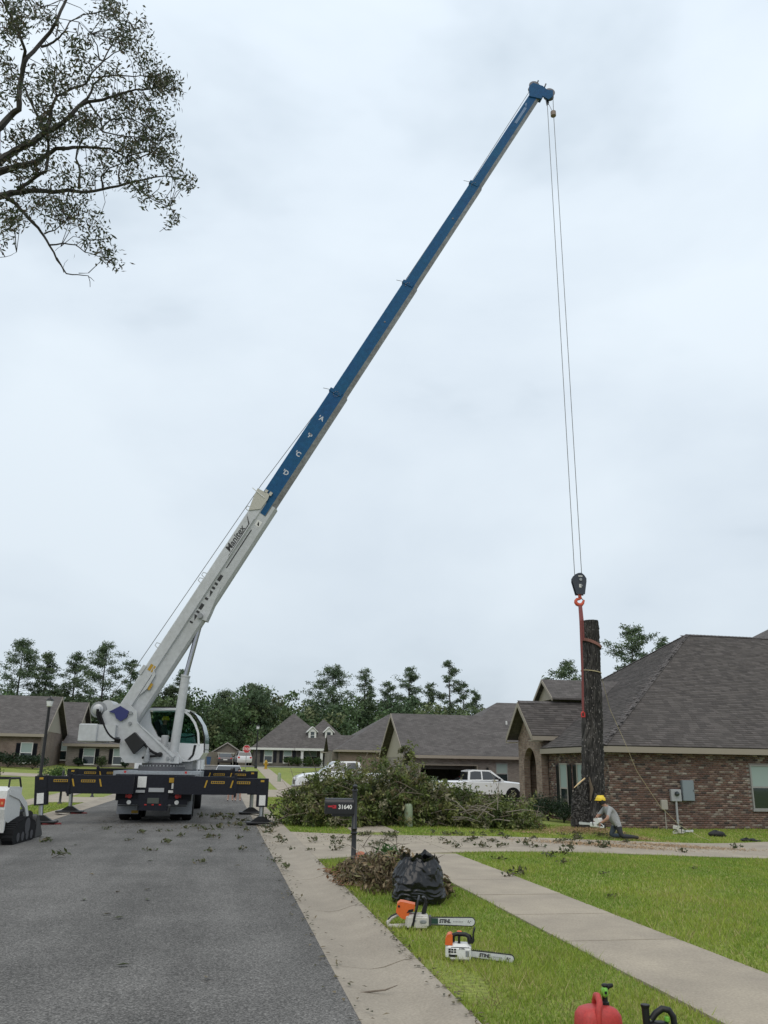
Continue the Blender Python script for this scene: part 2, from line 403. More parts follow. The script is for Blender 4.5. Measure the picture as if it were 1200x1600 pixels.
road = sheet('road', [RX0, -4, -3, -2, -1, 0, RX1], [-8+2*i for i in range(53)], lambda x, y: Z(x, y)+.02*(1-((x+1.9)/3)**2)-.004, asph)
cross = sheet('cross_street', [-150, -90]+[-60+4*i for i in range(31)]+[90, 150], [96.5, 98, 99.5, 101, 102.5], lambda x, y: Z(x, y)+.03, asph)

def gutter(name, sgn, x_in):
    root = bpy.data.objects.new(name, None); C.objects.link(root); root['kind'] = 'structure'
    prof = [(0, 0), (.35, -.045), (.47, -.03), (.65, .025), (.77, .03), (.77, -.12), (0, -.12)]
    y = -4.0
    while y < 96:
        L = 3.0 if y < 60 else 6.0
        b = MB(); n = len(prof); a, c = y+.010, y+L-.010
        vs = [(x_in+sgn*p[0], yy, Z(0, yy)+p[1]+rnd.uniform(-.003, .003)) for yy in (a, c) for p in prof]
        fs = [list(range(n)), list(range(2*n-1, n-1, -1))] + [(i, i+n, (i+1) % n+n, (i+1) % n) for i in range(n)]
        if sgn < 0: fs = [f[::-1] for f in fs]
        b.add(vs, fs); b.build('gutter_segment', gutterm, root); y += L
    return root
gutter('gutter', 1, RX1); gutter('gutter', -1, RX0)

def slab(b, x0, x1, y0, y1, lift=.018, th=.1, g=.007, fx=None):
    nx, ny = max(1, int((x1-x0)/.9)), max(1, int((y1-y0)/.9))
    top = []
    for j in range(ny+1):
        for i in range(nx+1):
            y = y0+g+(y1-y0-2*g)*j/ny; x = x0+g+(x1-x0-2*g)*i/nx
            if fx: x, y = fx(x, y)
            top.append((x, y, Z(x, y)+lift))
    n = len(top); vs = top+[(p[0], p[1], p[2]-th) for p in top]; w = nx+1
    fs = [(j*w+i, j*w+i+1, (j+1)*w+i+1, (j+1)*w+i) for j in range(ny) for i in range(nx)]
    rim = [i for i in range(nx+1)] + [j*w+nx for j in range(1, ny+1)] + [ny*w+i for i in range(nx-1, -1, -1)] + [j*w for j in range(ny-1, 0, -1)]
    for k in range(len(rim)):
        a, c = rim[k], rim[(k+1) % len(rim)]; fs.append((c, a, a+n, c+n))
    b.add(vs, fs)
def root_struct(name):
    r = bpy.data.objects.new(name, None); C.objects.link(r); r['kind'] = 'structure'; return r
sw = root_struct('sidewalk')
y = 2.5
js = [2.5+1.545*i for i in range(11)]
for a, c in zip(js[:-1], js[1:]):
    if c > 17.6: break
    b = MB(); slab(b, SX0, SX1, a, c, lift=.02+rnd.uniform(-.003, .003)); b.build('paving_slab', concrete, sw)
last = [j for j in js if j <= 17.6][-1]
y = 22.9
while y < 95:
    L = 1.55 if y < 50 else 4.6
    b = MB(); slab(b, SX0, SX1, y, y+L); b.build('paving_slab', concrete, sw); y += L
# the driveway, running from the gutter past the lawn to the right
dw = root_struct('driveway')
def lerp(tab, x):
    for (x0, y0), (x1, y1) in zip(tab[:-1], tab[1:]):
        if x <= x1: return y0+(y1-y0)*(x-x0)/(x1-x0)
    return tab[-1][1]
DN = [(1.8, 16.3), (3.45, 17.3), (4.68, 17.55), (8.6, 18.4), (13.2, 19.7), (30, 24.0)]
DF = [(1.8, 22.9), (3.45, 22.0), (5.6, 21.7), (9.5, 22.7), (16.8, 25.1), (30, 29.0)]
dx = [1.81, 3.45, 4.68, 7.6, 10.6, 13.6, 16.6, 19.6, 22.6]
for x0, x1 in zip(dx[:-1], dx[1:]):
    for s0, s1 in ((0, .5), (.5, 1)):
        def fx(x, t): return x, lerp(DN, x)+(lerp(DF, x)-lerp(DN, x))*t
        b = MB(); nx, ny = 4, 3; g = .006
        top = []
        for j in range(ny+1):
            for i in range(nx+1):
                x = x0+g+(x1-x0-2*g)*i/nx; t = s0+.0015+(s1-s0-.003)*j/ny
                X, Y = fx(x, t); top.append((X, Y, Z(X, Y)+.018))
        w = nx+1; n = len(top)
        fs = [(j*w+i, j*w+i+1, (j+1)*w+i+1, (j+1)*w+i) for j in range(ny) for i in range(nx)]
        rim = [i for i in range(nx+1)] + [j*w+nx for j in range(1, ny+1)] + [ny*w+i for i in range(nx-1, -1, -1)] + [j*w for j in range(ny-1, 0, -1)]
        for k in range(len(rim)): a, c = rim[k], rim[(k+1) % len(rim)]; fs.append((c, a, a+n, c+n))
        b.add(top+[(p[0], p[1], p[2]-.1) for p in top], fs); b.build('paving_slab', concrete, dw)
# gap closing slab between last walk slab and driveway
b = MB(); slab(b, SX0, SX1, last, 17.29); b.build('paving_slab', concrete, sw)
# left pavement, drives beyond
swl = root_struct('sidewalk')
y = 20.0
while y < 95:
    L = 1.55 if y < 60 else 4.6
    b = MB(); slab(b, LS0, LS1, y, y+L); b.build('paving_slab', concrete, swl); y += L
def drive(x0, x1, y0, y1, skew=0.0):
    r = root_struct('driveway'); n = max(1, int(abs(x1-x0)/3.5))
    for i in range(n):
        b = MB(); slab(b, x0+(x1-x0)*i/n, x0+(x1-x0)*(i+1)/n, y0, y1, lift=.024, fx=lambda x, y: (x, y+skew*(x-x0)))
        b.build('paving_slab', concrete, r)
drive(-7.3, -5.6, 38.8, 44.5); drive(-22, -8.5, 39.5, 43.5, -.25)
drive(-7.3, -5.6, 66, 71.5); drive(-22, -8.5, 67, 71)
drive(4.68, 24, 47.5, 54.2); drive(1.8, 3.45, 46.8, 55)
drive(-3.2, 3.4, 102.6, 117)

# ------------------------------------------------------------------ roofs, walls, windows
def walls(b, x0, x1, y0, y1, z0, z1): b.bx((x0, y0, z0), (x1, y1, z1))
def hip(b, x0, x1, y0, y1, ze, p, th=.02):
    w, d = x1-x0, y1-y0; h = min(w, d)/2
    if w >= d: r = [(x0+h, y0+h, ze+p*h), (x1-h, y0+h, ze+p*h)]
    else: r = [(x0+h, y0+h, ze+p*h), (x0+h, y1-h, ze+p*h)]
    c = [(x0, y0, ze), (x1, y0, ze), (x1, y1, ze), (x0, y1, ze)]
    vs = c+r
    if w > d+.01: fs = [(0, 1, 5, 4), (1, 2, 5), (2, 3, 4, 5), (3, 0, 4)]
    elif d > w+.01: fs = [(0, 1, 4), (1, 2, 5, 4), (2, 3, 5), (3, 0, 4, 5)]
    else: vs = c+[r[0]]; fs = [(0, 1, 4), (1, 2, 4), (2, 3, 4), (3, 0, 4)]
    b.add(vs, fs+[(3, 2, 1, 0)])
def gable(b, x0, x1, y0, y1, ze, p, axis='X', th=.06):
    """two sloping slabs with thickness"""
    if axis == 'X': ym = (y0+y1)/2; h = p*(y1-y0)/2; pts = [(y0, ze), (ym, ze+h), (y1, ze)]
    else: xm = (x0+x1)/2; h = p*(x1-x0)/2; pts = [(x0, ze), (xm, ze+h), (x1, ze)]
    for k in (0, 1):
        a, c = pts[k], pts[k+1]
        poly = [a, c, (c[0], c[1]-th*1.3), (a[0], a[1]-th*1.3)]
        if axis == 'X': b.prism(poly, (x0, 0, 0), (0, 1, 0), (0, 0, 1), (x1-x0, 0, 0))
        else: b.prism(poly, (0, y0, 0), (1, 0, 0), (0, 0, 1), (0, y1-y0, 0))
def fascia(b, x0, x1, y0, y1, ze, h=.18, t=.04):
    for a, c in (((x0-t, y0-t), (x1+t, y0)), ((x0-t, y1), (x1+t, y1+t)), ((x0-t, y0), (x0, y1)), ((x1, y0), (x1+t, y1))):
        b.bx((a[0], a[1], ze-h), (c[0], c[1], ze-.004))
def window(par, c, w, h, nrm='-y', fr=None, shut=None, glassm=None, sill=True, double=True):
    """window lying in a wall; c = centre on the wall face"""
    fr = fr or trimw; c = Vector(c)
    U = {'-y': Vector((1, 0, 0)), '-x': Vector((0, -1, 0)), '+x': Vector((0, 1, 0))}[nrm]
    N = {'-y': Vector((0, -1, 0)), '-x': Vector((-1, 0, 0)), '+x': Vector((1, 0, 0))}[nrm]
    M = Matrix(((U.x, -N.x, 0, c.x), (U.y, -N.y, 0, c.y), (0, 0, 1, c.z), (0, 0, 0, 1)))
    t = .055
    b = MB(M)
    b.bx((-w/2-t, -.045, h/2), (w/2+t, .02, h/2+t)); b.bx((-w/2-t, -.045, -h/2-t), (w/2+t, .02, -h/2))
    b.bx((-w/2-t, -.042, -h/2), (-w/2, .02, h/2)); b.bx((w/2, -.042, -h/2), (w/2+t, .02, h/2))
    if double: b.bx((-w/2, -.036, -.03), (w/2, .02, .03))
    if sill: b.bx((-w/2-t-.04, -.075, -h/2-t-.06), (w/2+t+.04, .02, -h/2-t-.001))
    f = b.build('window', fr, par)
    if double:
        MB(M).bx((-w/2, -.012, .03), (w/2, .01, h/2)).build('pane', blind, f)
        MB(M).bx((-w/2, -.014, -h/2), (w/2, .01, -.03)).build('pane', glassm or glass, f)
    else: MB(M).bx((-w/2, -.012, -h/2), (w/2, .01, h/2)).build('pane', glassm or glass, f)
    if shut:
        for s in (-1, 1):
            x = s*(w/2+t+.2); q = MB(M)
            q.bx((x-.18, -.035, -h/2), (x-.14, .004, h/2)); q.bx((x+.14, -.035, -h/2), (x+.18, .004, h/2))
            q.bx((x-.18, -.034, h/2-.06), (x+.18, .003, h/2+.001)); q.bx((x-.18, -.034, -h/2-.001), (x+.18, .003, -h/2+.06))
            k = -h/2+.07
            while k < h/2-.07: q.add([(x-.14, -.01, k), (x+.14, -.01, k), (x+.14, -.028, k+.05), (x-.14, -.028, k+.05)], [(0, 1, 2, 3)]); k += .055
            q.bx((x-.14, -.006, -h/2+.01), (x+.14, .002, h/2-.01))
            q.build('shutter', shut, par)
    return f

# ------------------------------------------------------------------ main brick house on the right
house = thing('brick_house', 'dark red brick house with large hipped shingle roof beside the cut trunk', 'house', (14.3, 30.7, -.5))
WX, WY, ZE, PT = 14.3, 30.7, 2.55, .635         # wall corner, eave height, pitch
EX, EY = 13.9, 30.3                             # eave corner
b = MB(); b.bx((WX, WY, -.75), (31, 36.9, 2.36)); b.bx((16.6, 36.9, -.75), (31, 39.7, 2.9)); b.bx((18.2, 39.7, -.75), (31, 48, 4.6)); b.build('wall', mortar, house)
BPAL = [(.130, .072, .055), (.112, .062, .050), (.155, .095, .074), (.10, .065, .054), (.20, .14, .112), (.14, .085, .066), (.06, .045, .041), (.28, .24, .205), (.22, .175, .145), (.13, .085, .07)]
BW = [12, 12, 12, 11, 10, 12, 9, 6, 11, 11]
def brick_wall(par, o, u, n, L, z0, z1, holes, indiv=0, ind_rect=None, pal=BPAL, wts=BW):
    """courses of proud bricks on a wall face: o start point, u along, n outward"""
    o, u, n = Vector(o), Vector(u), Vector(n); parts = []; singles = []; bl, bh, j, pr = .2, .066, .011, .012
    row = 0; z = z0
    pr_w = np.array(wts)/sum(wts)
    while z+bh <= z1+.001:
        x = -(row % 2)*(bl+j)/2+rnd.uniform(-.004, .004)
        while x < L-.02:
            a, c = max(0, x), min(L, x+bl)
            if c-a > .03 and not any(h[0]-.01 < (a+c)/2 < h[1]+.01 and h[2]-.02 < z+bh/2 < h[3]+.02 for h in holes):
                k = int(rng.choice(len(pal), p=pr_w))
                if row and rnd.random() < .01: k = 7
                rec = (a, c, z+rnd.uniform(-.0015, .0015), pr+rnd.uniform(-.004, .003), k)
                full = c-a > bl-.01
                if indiv and full and ind_rect[0] < a and c < ind_rect[1] and ind_rect[2] < z < ind_rect[3] and len(singles) < indiv: singles.append(rec)
                else: parts.append(rec)
            x += bl+j
        z += bh+j; row += 1
    V = []; Fc = []; Cs = []
    for a, c, z, d, k in parts:
        bse = len(V)
        for dd in (-.01, d):
            for xx, zz in ((a, z), (c, z), (c, z+bh), (a, z+bh)): V.append(o+u*xx+n*dd+Vector((0, 0, zz)))
        for f in ((4, 5, 6, 7), (0, 1, 5, 4), (1, 2, 6, 5), (2, 3, 7, 6), (3, 0, 4, 7)): Fc.append([q+bse for q in f]); Cs.append(np.array(pal[k])*rnd.uniform(.8, 1.25))
    st = np_mesh('brick_courses', np.array([tuple(v) for v in V]), np.array(Fc), np.array(Cs), attrm, par); st['kind'] = 'stuff'
    if singles:
        protos = []
        for k in range(len(pal)):
            Vp = [(x, -(.01 if y else -.012), zz) for y in (1, 0) for x, zz in ((0, 0), (bl, 0), (bl, bh), (0, bh))]
            Vp = np.array([(x, (.01 if y else -.012), zz) for y in (1, 0) for x, zz in ((0, 0), (bl, 0), (bl, bh), (0, bh))])
            Fp = np.array([(4, 5, 6, 7), (0, 1, 5, 4), (1, 2, 6, 5), (2, 3, 7, 6), (3, 0, 4, 7)])
            q = np_mesh('brick', Vp, Fp, np.array([pal[k]]*5), attrm); protos.append(q.data); bpy.data.objects.remove(q)
        Mr = frame(o, u, Vector((0, 0, 1)).cross(u) if False else -n)
        for a, c, z, d, k in singles:
            ob = bpy.data.objects.new('brick', protos[k]); C.objects.link(ob); ob.parent = par; ob.matrix_parent_inverse = par.matrix_basis.inverted()
            ob.matrix_basis = Matrix.Translation(o+u*a+Vector((0, 0, z))) @ Mr.to_3x3().to_4x4()
# side wall facing the camera
WIN = (20.15, 21.25, .34, 1.88)
brick_wall(house, (WX-.012, WY, 0), (1, 0, 0), (0, -1, 0), 10.5, -.62, 2.30, [(WIN[0]-WX-.07, WIN[1]-WX+.09, WIN[2]-.13, WIN[3]+.07)], 300, (.9, 4.6, .1, 1.62))
# front wall facing the street
FW = (34.75, 35.5, -.05, 1.85)
FW2 = (32.95, 33.65, -.05, 1.85)
brick_wall(house, (WX, 36.9, 0), (0, -1, 0), (-1, 0, 0), 6.2, -.62, 2.30, [(36.9-w_[1]-.07, 36.9-w_[0]+.07, w_[2]-.13, w_[3]+.07) for w_ in (FW, FW2)])
window(house, ((WIN[0]+WIN[1])/2, WY-.012, (WIN[2]+WIN[3])/2), WIN[1]-WIN[0], WIN[3]-WIN[2], '-y', fr=mat('window_frame_grey', (.25, .25, .24), .6))
window(house, (WX-.012, (FW[0]+FW[1])/2, (FW[2]+FW[3])/2), FW[1]-FW[0], FW[3]-FW[2], '-x', fr=mat('window_frame_tan', (.34, .31, .27), .6), shut=navy)
window(house, (WX-.012, (FW2[0]+FW2[1])/2, (FW2[2]+FW2[3])/2), FW2[1]-FW2[0], FW2[3]-FW2[2], '-x', fr=mat('window_frame_tan'), shut=navy)
# soffit and fascia
b = MB(); b.bx((EX+.02, EY+.02, 2.31), (32, WY+.25, 2.345)); b.bx((EX+.02, EY+.04, 2.312), (WX+.25, 36.85, 2.342)); b.build('soffit', trim, house)
b = MB(); b.bx((EX, EY-.03, 2.30), (32, EY+.02, 2.515)); b.bx((EX-.03, EY-.03, 2.302), (EX-.002, 36.8, 2.512)); b.build('fascia', trim, house)
# roof deck
APX, APY = EX+9.2, EY+9.2
b = MB(); ZR = ZE+PT*9.2
vs = [(EX, EY, ZE-.02), (33, EY, ZE-.02), (33, EY+18.4, ZE-.02), (EX, EY+18.4, ZE-.02), (APX, APY, ZR-.02), (33, APY, ZR-.02)]
fy = 40.2; fxx = 17.6; fz = ZE-.02+PT*(fxx-EX)
vs += [(EX, 36.84, ZE-.02), (fxx, fy, fz), (fxx, EY+18.4-(fxx-EX), fz), (14.8, 36.84, ZE-.02+PT*.9), (14.8, fy, ZE-.02+PT*.9)]
b.add(vs, [(0, 1, 5, 4), (4, 8, 7, 10, 9, 6, 0)])
roof = b.build('roof', farroof, house)
SPAL = np.array([(.081, .072, .068), (.090, .080, .076), (.100, .089, .084), (.073, .065, .062), (.109, .097, .092)])
def shingles(par, o, u, v, n, inside, L, Hh, name='shingle', ind=0, ind_rect=None):
    """overlapping shingles on a roof plane: u along the eave, v up the slope"""
    o, u, v, n = [np.array(Vector(q)) for q in (o, u, v, n)]
    R_ = []; ex = .155
    r = 0
    while r*ex < Hh:
        x = rnd.uniform(-.4, 0)
        while x < L:
            w = rnd.choice((.22, .3, .33, .42))
            cx, cy = x+w/2, (r+.5)*ex
            if x+w > .05 and x < L-.05 and inside(cx, cy): R_.append((max(0, x), min(L, x+w-.006), r*ex+rnd.uniform(-.004, .004), .017+rnd.uniform(0, .010)))
            x += w
        r += 1
    singles = []
    if ind:
        rest = []
        for q in R_:
            if len(singles) < ind and ind_rect[0] < q[0] and q[1] < ind_rect[1] and ind_rect[2] < q[2] < ind_rect[3]: singles.append(q)
            else: rest.append(q)
        R_ = rest
    A = np.array(R_); m = len(A)
    def P(x, y, d): return o+u*x[:, None]+v*y[:, None]+n*d[:, None]
    top = A[:, 2]+ex+.02; z0 = np.full(m, .003)
    V = np.stack([P(A[:, 0], A[:, 2], A[:, 3]), P(A[:, 1], A[:, 2], A[:, 3]), P(A[:, 1], top, z0), P(A[:, 0], top, z0), P(A[:, 0], A[:, 2], z0), P(A[:, 1], A[:, 2], z0)], 1).reshape(-1, 3)
    k = np.arange(m)*6
    Fc = np.stack([k, k+1, k+2, k+3, k+4, k+5, k+1, k], 1).reshape(-1, 4)
    cols = np.repeat(SPAL[rng.integers(0, 5, m)]*rng.uniform(.88, 1.12, (m, 1)), 2, 0)
    st = np_mesh('shingle_courses', V, Fc, cols, shinglem, par); st['kind'] = 'stuff'
    protos = {}
    for x0, x1, y0, d in singles:
        w = round(x1-x0, 3); kk = (w, rnd.randrange(5))
        if kk not in protos:
            Vp = np.array([(0, 0, .014), (w, 0, .014), (w, ex+.02, .003), (0, ex+.02, .003), (0, 0, .003), (w, 0, .003)])
            q = np_mesh(name, Vp, np.array([(0, 1, 2, 3), (4, 5, 1, 0)]), np.array([SPAL[kk[1]]]*2), shinglem); protos[kk] = q.data; bpy.data.objects.remove(q)
        ob = bpy.data.objects.new(name, protos[kk]); C.objects.link(ob); ob.parent = par; ob.matrix_parent_inverse = par.matrix_basis.inverted()
        ob.matrix_basis = frame(Vector(o+u*x0+v*y0), Vector(u), Vector(v))
sl_ = math.sqrt(1+PT*PT); vs_ = Vector((0, 1/sl_, PT/sl_)); ns_ = Vector((0, -PT/sl_, 1/sl_))
shingles(house, (EX, EY-.02, ZE-.01), (1, 0, 0), vs_, ns_, lambda x, y: x*sl_ > y-.12 and x < 16, 16, 9.2*sl_, ind=300, ind_rect=(1.5, 6.5, .6, 3.6))
vf_ = Vector((1/sl_, 0, PT/sl_)); nf_ = Vector((-PT/sl_, 0, 1/sl_))
shingles(house, (EX-.02, EY, ZE-.01), (0, 1, 0), vf_, nf_, lambda x, y: x*sl_ > y-.12 and (18.4-x)*sl_ > y-.12 and (x < 9.9 or y > 3.7*sl_) and (x < 6.5 or y > .95*sl_), 18.4, 9.2*sl_)
# hip and ridge caps
def caps(par, a, c, w=.15, step=.2, drop=None):
    a, c = Vector(a), Vector(c); d = (c-a); n = int(d.length/step); d.normalize(); s = d.cross(Vector((0, 0, 1))).normalized(); up = s.cross(d); drop = drop if drop is not None else (.36 if abs(d.z) > .05 else .52)
    V = []; Fc = []; Cs = []
    for i in range(n):
        p = a+d*(i*step); q = p+d*(step+.05); h0 = up*(.056+rnd.uniform(0, .004)); h1 = up*.042; k = len(V)
        for pp, hh in ((p, h0), (q, h1)):
            V += [pp-s*w+hh-up*w*drop, pp+hh+up*.004, pp+s*w+hh-up*w*drop]
        Fc += [(k, k+1, k+4, k+3), (k+1, k+2, k+5, k+4)]; col = SPAL[rnd.randrange(5)]*rnd.uniform(.9, 1.1); Cs += [col, col]
    st = np_mesh('ridge_caps', np.array([tuple(v) for v in V]), np.array(Fc), np.array(Cs), shinglem, par); st['kind'] = 'stuff'
caps(house, (EX, EY, ZE), (APX, APY, ZR)); caps(house, (APX, APY, ZR), (28.5, APY, ZR)); caps(house, (17.6, EY+18.4-3.7, ZE+PT*3.7), (APX, APY, ZR))
# higher roof behind
b = MB(); hip(b, 23.5, 48, 33.5, 58, 4.1, .62); b.build('roof', farroof, house)
caps(house, (23.5, 33.5, 4.1), (35.75, 45.75, 4.1+.62*12.25))
# street porch with arch and gable roof
PX, PY0, PY1 = 13.95, 36.85, 39.85
pc = (PY0+PY1)/2
b = MB()
aw = .8; az = 1.75
arc = [(pc-aw, -.7), (pc-aw, az)] + [(pc-aw*math.cos(math.pi*i/10), az+.85*math.sin(math.pi*i/10)) for i in range(1, 10)] + [(pc+aw, az), (pc+aw, -.7)]
left = [(PY0, -.7), (PY0, 3.05), (pc, 3.05)] + [p for p in reversed(arc[:7])]
right = [(pc, 3.05), (PY1, 3.05), (PY1, -.7)] + [p for p in reversed(arc[6:])]
for poly in (left, right): b.prism(poly, (PX, 0, 0), (0, 1, 0), (0, 0, 1), (.3, 0, 0))
b.prism([(PY0, 3.05), (PY1, 3.05), (pc, 4.40)], (PX, 0, 0), (0, 1, 0), (0, 0, 1), (.3, 0, 0))
b.bx((PX+.3, PY0+.05, -.7), (16.6, PY0+.3, 2.9)); b.bx((PX+.3, PY1-.3, -.7), (16.6, PY1, 2.9))
b.build('porch_wall', brick_mat('porch_brick', (.17, .105, .08), (.26, .19, .15), (.2, .18, .16), .21, .077, .009, vs=2.5, var=.4), house)
MB().bx((PX+.25, PY0+.3, -.7), (16.58, PY1-.3, -.28)).build('porch_step', concrete, house)
MB().bx((PX+.3, PY0+.3, 2.82), (16.6, PY1-.3, 2.88)).build('porch_ceiling', trim, house)
MB().bx((16.52, pc-.5, -.28), (16.58, pc+.5, 1.85)).build('front_door', mat('door_dark', (.03, .03, .035), .5), house)
GX, GP = 13.45, .88
b = MB(); gy0, gy1 = PY0-.3, PY1+.3; gm = (gy0+gy1)/2; gz = 3.08; gh = GP*(gm-gy0)
gable(b, GX, 18.0, gy0, gy1, gz, GP, 'X', th=.08); b.build('porch_roof', farroof, house)
sg = math.sqrt(1+GP*GP)
shingles(house, (GX, gy0-.02, gz+.005), (1, 0, 0), (0, 1/sg, GP/sg), (0, -GP/sg, 1/sg), lambda x, y: GX+x < EX+((gz-ZE)+y*GP/sg)/PT+.25, 5, (gm-gy0)*sg)
caps(house, (GX+.05, gm, gz+gh+.01), (17.2, gm, gz+gh+.01), drop=.75)
b = MB()                                    # rake boards
for s in (0, 1):
    y0 = gy0 if s == 0 else gy1
    poly = [(y0, gz-.22), (y0, gz-.0), (gm, gz+gh), (gm, gz+gh-.24)]
    b.prism(poly, (GX-.03, 0, 0), (0, 1, 0), (0, 0, 1), (.028, 0, 0))
b.bx((GX, gy0-.03, gz-.2), (15.0, gy0-.002, gz-.015)); b.bx((GX-.03, gy0, gz-.24), (GX+.5, gy0+.45, gz-.2)); b.bx((GX-.03, gy1-.45, gz-.24), (GX+.5, gy1, gz-.2))
b.build('rake_board', trim, house)
# small upper gable behind
b = MB(); gable(b, 15.1, 20, 38.1, 40.7, 4.9, .75, 'X'); b.build('dormer_roof', farroof, house)
b = MB(); b.prism([(38.25, 4.87), (40.55, 4.87), (39.4, 5.73)], (15.3, 0, 0), (0, 1, 0), (0, 0, 1), (.1, 0, 0)); b.build('gable_panel', siding, house)
b = MB()
for y0 in (38.1, 40.7): b.prism([(y0, 4.75), (y0, 4.90), (39.4, 5.88), (39.4, 5.71)], (15.06, 0, 0), (0, 1, 0), (0, 0, 1), (.03, 0, 0))
b.build('rake_board', trim, house)
# electrical boxes on the side wall
el = thing('electric_meter', 'pale grey electricity meter on conduit pipe against the brick wall', 'meter', (16.85, 30.6, 0))
b = MB(); b.bx((16.66, 30.55, .56), (17.08, 30.685, 1.0), bev=.02); b.build('meter_box', gunmet and mat('meter_grey', (.33, .34, .35), .5, .1, var=.08), el)
MB().lathe([(.085, 0), (.09, .05), (.07, .1), (.02, .11)], (16.88, 30.55, .84), 16, 'Y', Matrix.Rotation(math.pi, 4, 'Z')).build('meter_dial', glass, el, True)
MB().tube([(16.86, 30.6, -.5), (16.86, 30.6, .56)], .045, 10).build('conduit', MATS['meter_grey'], el, True)
bp = tag(MB().bx((17.14, 30.54, .58), (17.62, 30.685, 1.33), bev=.02).build('breaker_panel', mat('panel_bluegrey', (.20, .235, .26), .45, .2, var=.08)), 'tall blue-grey electrical panel box on the brick wall', 'electrical box')
MB().bx((17.16, 30.532, .6), (17.6, 30.539, 1.31)).build('door', mat('panel_bluegrey'), bp)
MB().bx((17.56, 30.52, .92), (17.58, 30.532, .99)).build('latch', dsteel, bp)
tb = tag(MB().bx((16.24, 30.56, .26), (16.5, 30.685, .62), bev=.02).build('telephone_box', mat('box_beige', (.33, .31, .27), .6)), 'small beige utility box low on the brick wall beside the meter', 'utility box')
MB().tube([(16.40, 30.64, -.5), (16.40, 30.64, .26)], .018, 8).build('conduit', MATS['box_beige'], tb, True)

# ------------------------------------------------------------------ neighbouring garage house
nb = thing('garage_house', 'brick house with long shingle roof and open double garage behind the brush pile', 'house', (11.6, 55, -.4))
NX0, NY0 = 11.8, 55.0
b = MB()
gz_ = 1.78
b.bx((NX0, NY0, -.7), (12.55, NY0+8, 2.3)); b.bx((16.35, NY0, -.7), (28, NY0+.3, 2.3)); b.bx((12.55, NY0, gz_), (16.35, NY0+.3, 2.3))
b.bx((12.55, NY0+7, -.7), (28, NY0+8, 2.3)); b.bx((16.35, NY0+.3, -.7), (16.65, NY0+7, 2.3))
b.prism([(NY0+.1, 2.28), (NY0+8-.1, 2.28), (NY0+4, 4.75)], (NX0+.05, 0, 0), (0, 1, 0), (0, 0, 1), (.25, 0, 0))
b.build('wall', farb2, nb)
MB().bx((12.55, NY0+.3, -.68), (16.35, NY0+7, -.62)).build('garage_floor', concrete, nb)
b = MB(); b.bx((12.47, NY0-.03, -.6), (12.56, NY0-.002, gz_+.09)); b.bx((16.34, NY0-.03, -.6), (16.43, NY0-.002, gz_+.09)); b.bx((12.56, NY0-.03, gz_), (16.34, NY0-.002, gz_+.09)); b.build('garage_trim', trim, nb)
b = MB(); b.bx((12.6, NY0+.35, 1.55), (16.3, NY0+.4, 2.2)); b.build('garage_door', mat('garage_door_dark', (.05, .045, .04), .6), nb)
b = MB(); gable(b, NX0-.45, 24, NY0-.45, NY0+8.45, 2.42, .635, 'X', .1); b.build('roof', farroof, nb)
b = MB(); b.bx((NX0-.45, NY0-.49, 2.22), (24, NY0-.452, 2.405)); b.build('fascia', trim, nb)
b = MB()
for s in (0, 1):
    y0 = NY0-.45 if s == 0 else NY0+8.45
    b.prism([(y0, 2.18), (y0, 2.42), (NY0+4, 2.42+.635*4.45), (NY0+4, 2.42+.635*4.45-.26)], (NX0-.49, 0, 0), (0, 1, 0), (0, 0, 1), (.036, 0, 0))
b.build('rake_board', trim, nb)
MB().prism([(NY0+.0, 2.3), (NY0+8, 2.3), (NY0+4, 4.8)], (NX0-.02, 0, 0), (0, 1, 0), (0, 0, 1), (.03, 0, 0)).build('gable_panel', siding, nb)
b = MB(); hip(b, 14.9, 45, 58.5, 70.5, 2.9, .62); b.build('roof', farroof, nb)
b = MB(); hip(b, 20.5, 46, 56, 74, 2.9, .62); b.build('roof', farroof, nb)
window(nb, (18.05, NY0-.002, 1.32), .72, 1.25, '-y', fr=mat('window_frame_grey'))
wl = MB(); wl.box((17.05, NY0-.1, 1.55), (.14, .16, .3), bev=.03); wl.build('wall_lantern', blackp, nb)
MB().bx((19.3, 57.6, 4.6), (19.4, 57.7, 4.85)).build('roof_vent', trimw, nb)

# hip-roofed brick wing beyond it
mh = thing('brick_house', 'low brown brick house with hipped roof between garage house and far house', 'house', (10.4, 80, .6))
b = MB(); b.bx((10.6, 80, .2), (22, 92, 3.0)); b.build('wall', farb, mh)
b = MB(); b.bx((10.05, 81.5, .2), (10.58, 87, 2.9)); b.build('wing_wall', farb2, mh)
b = MB(); hip(b, 10.2, 22.4, 79.6, 92.4, 3.1, .6); b.build('roof', farroof, mh)
b = MB(); gable(b, 9.75, 14, 82.0, 86.0, 3.05, .75, 'X'); b.build('wing_roof', farroof, mh)
b = MB(); fascia(b, 10.2, 22.4, 79.6, 92.4, 3.1); b.build('fascia', trim, mh)

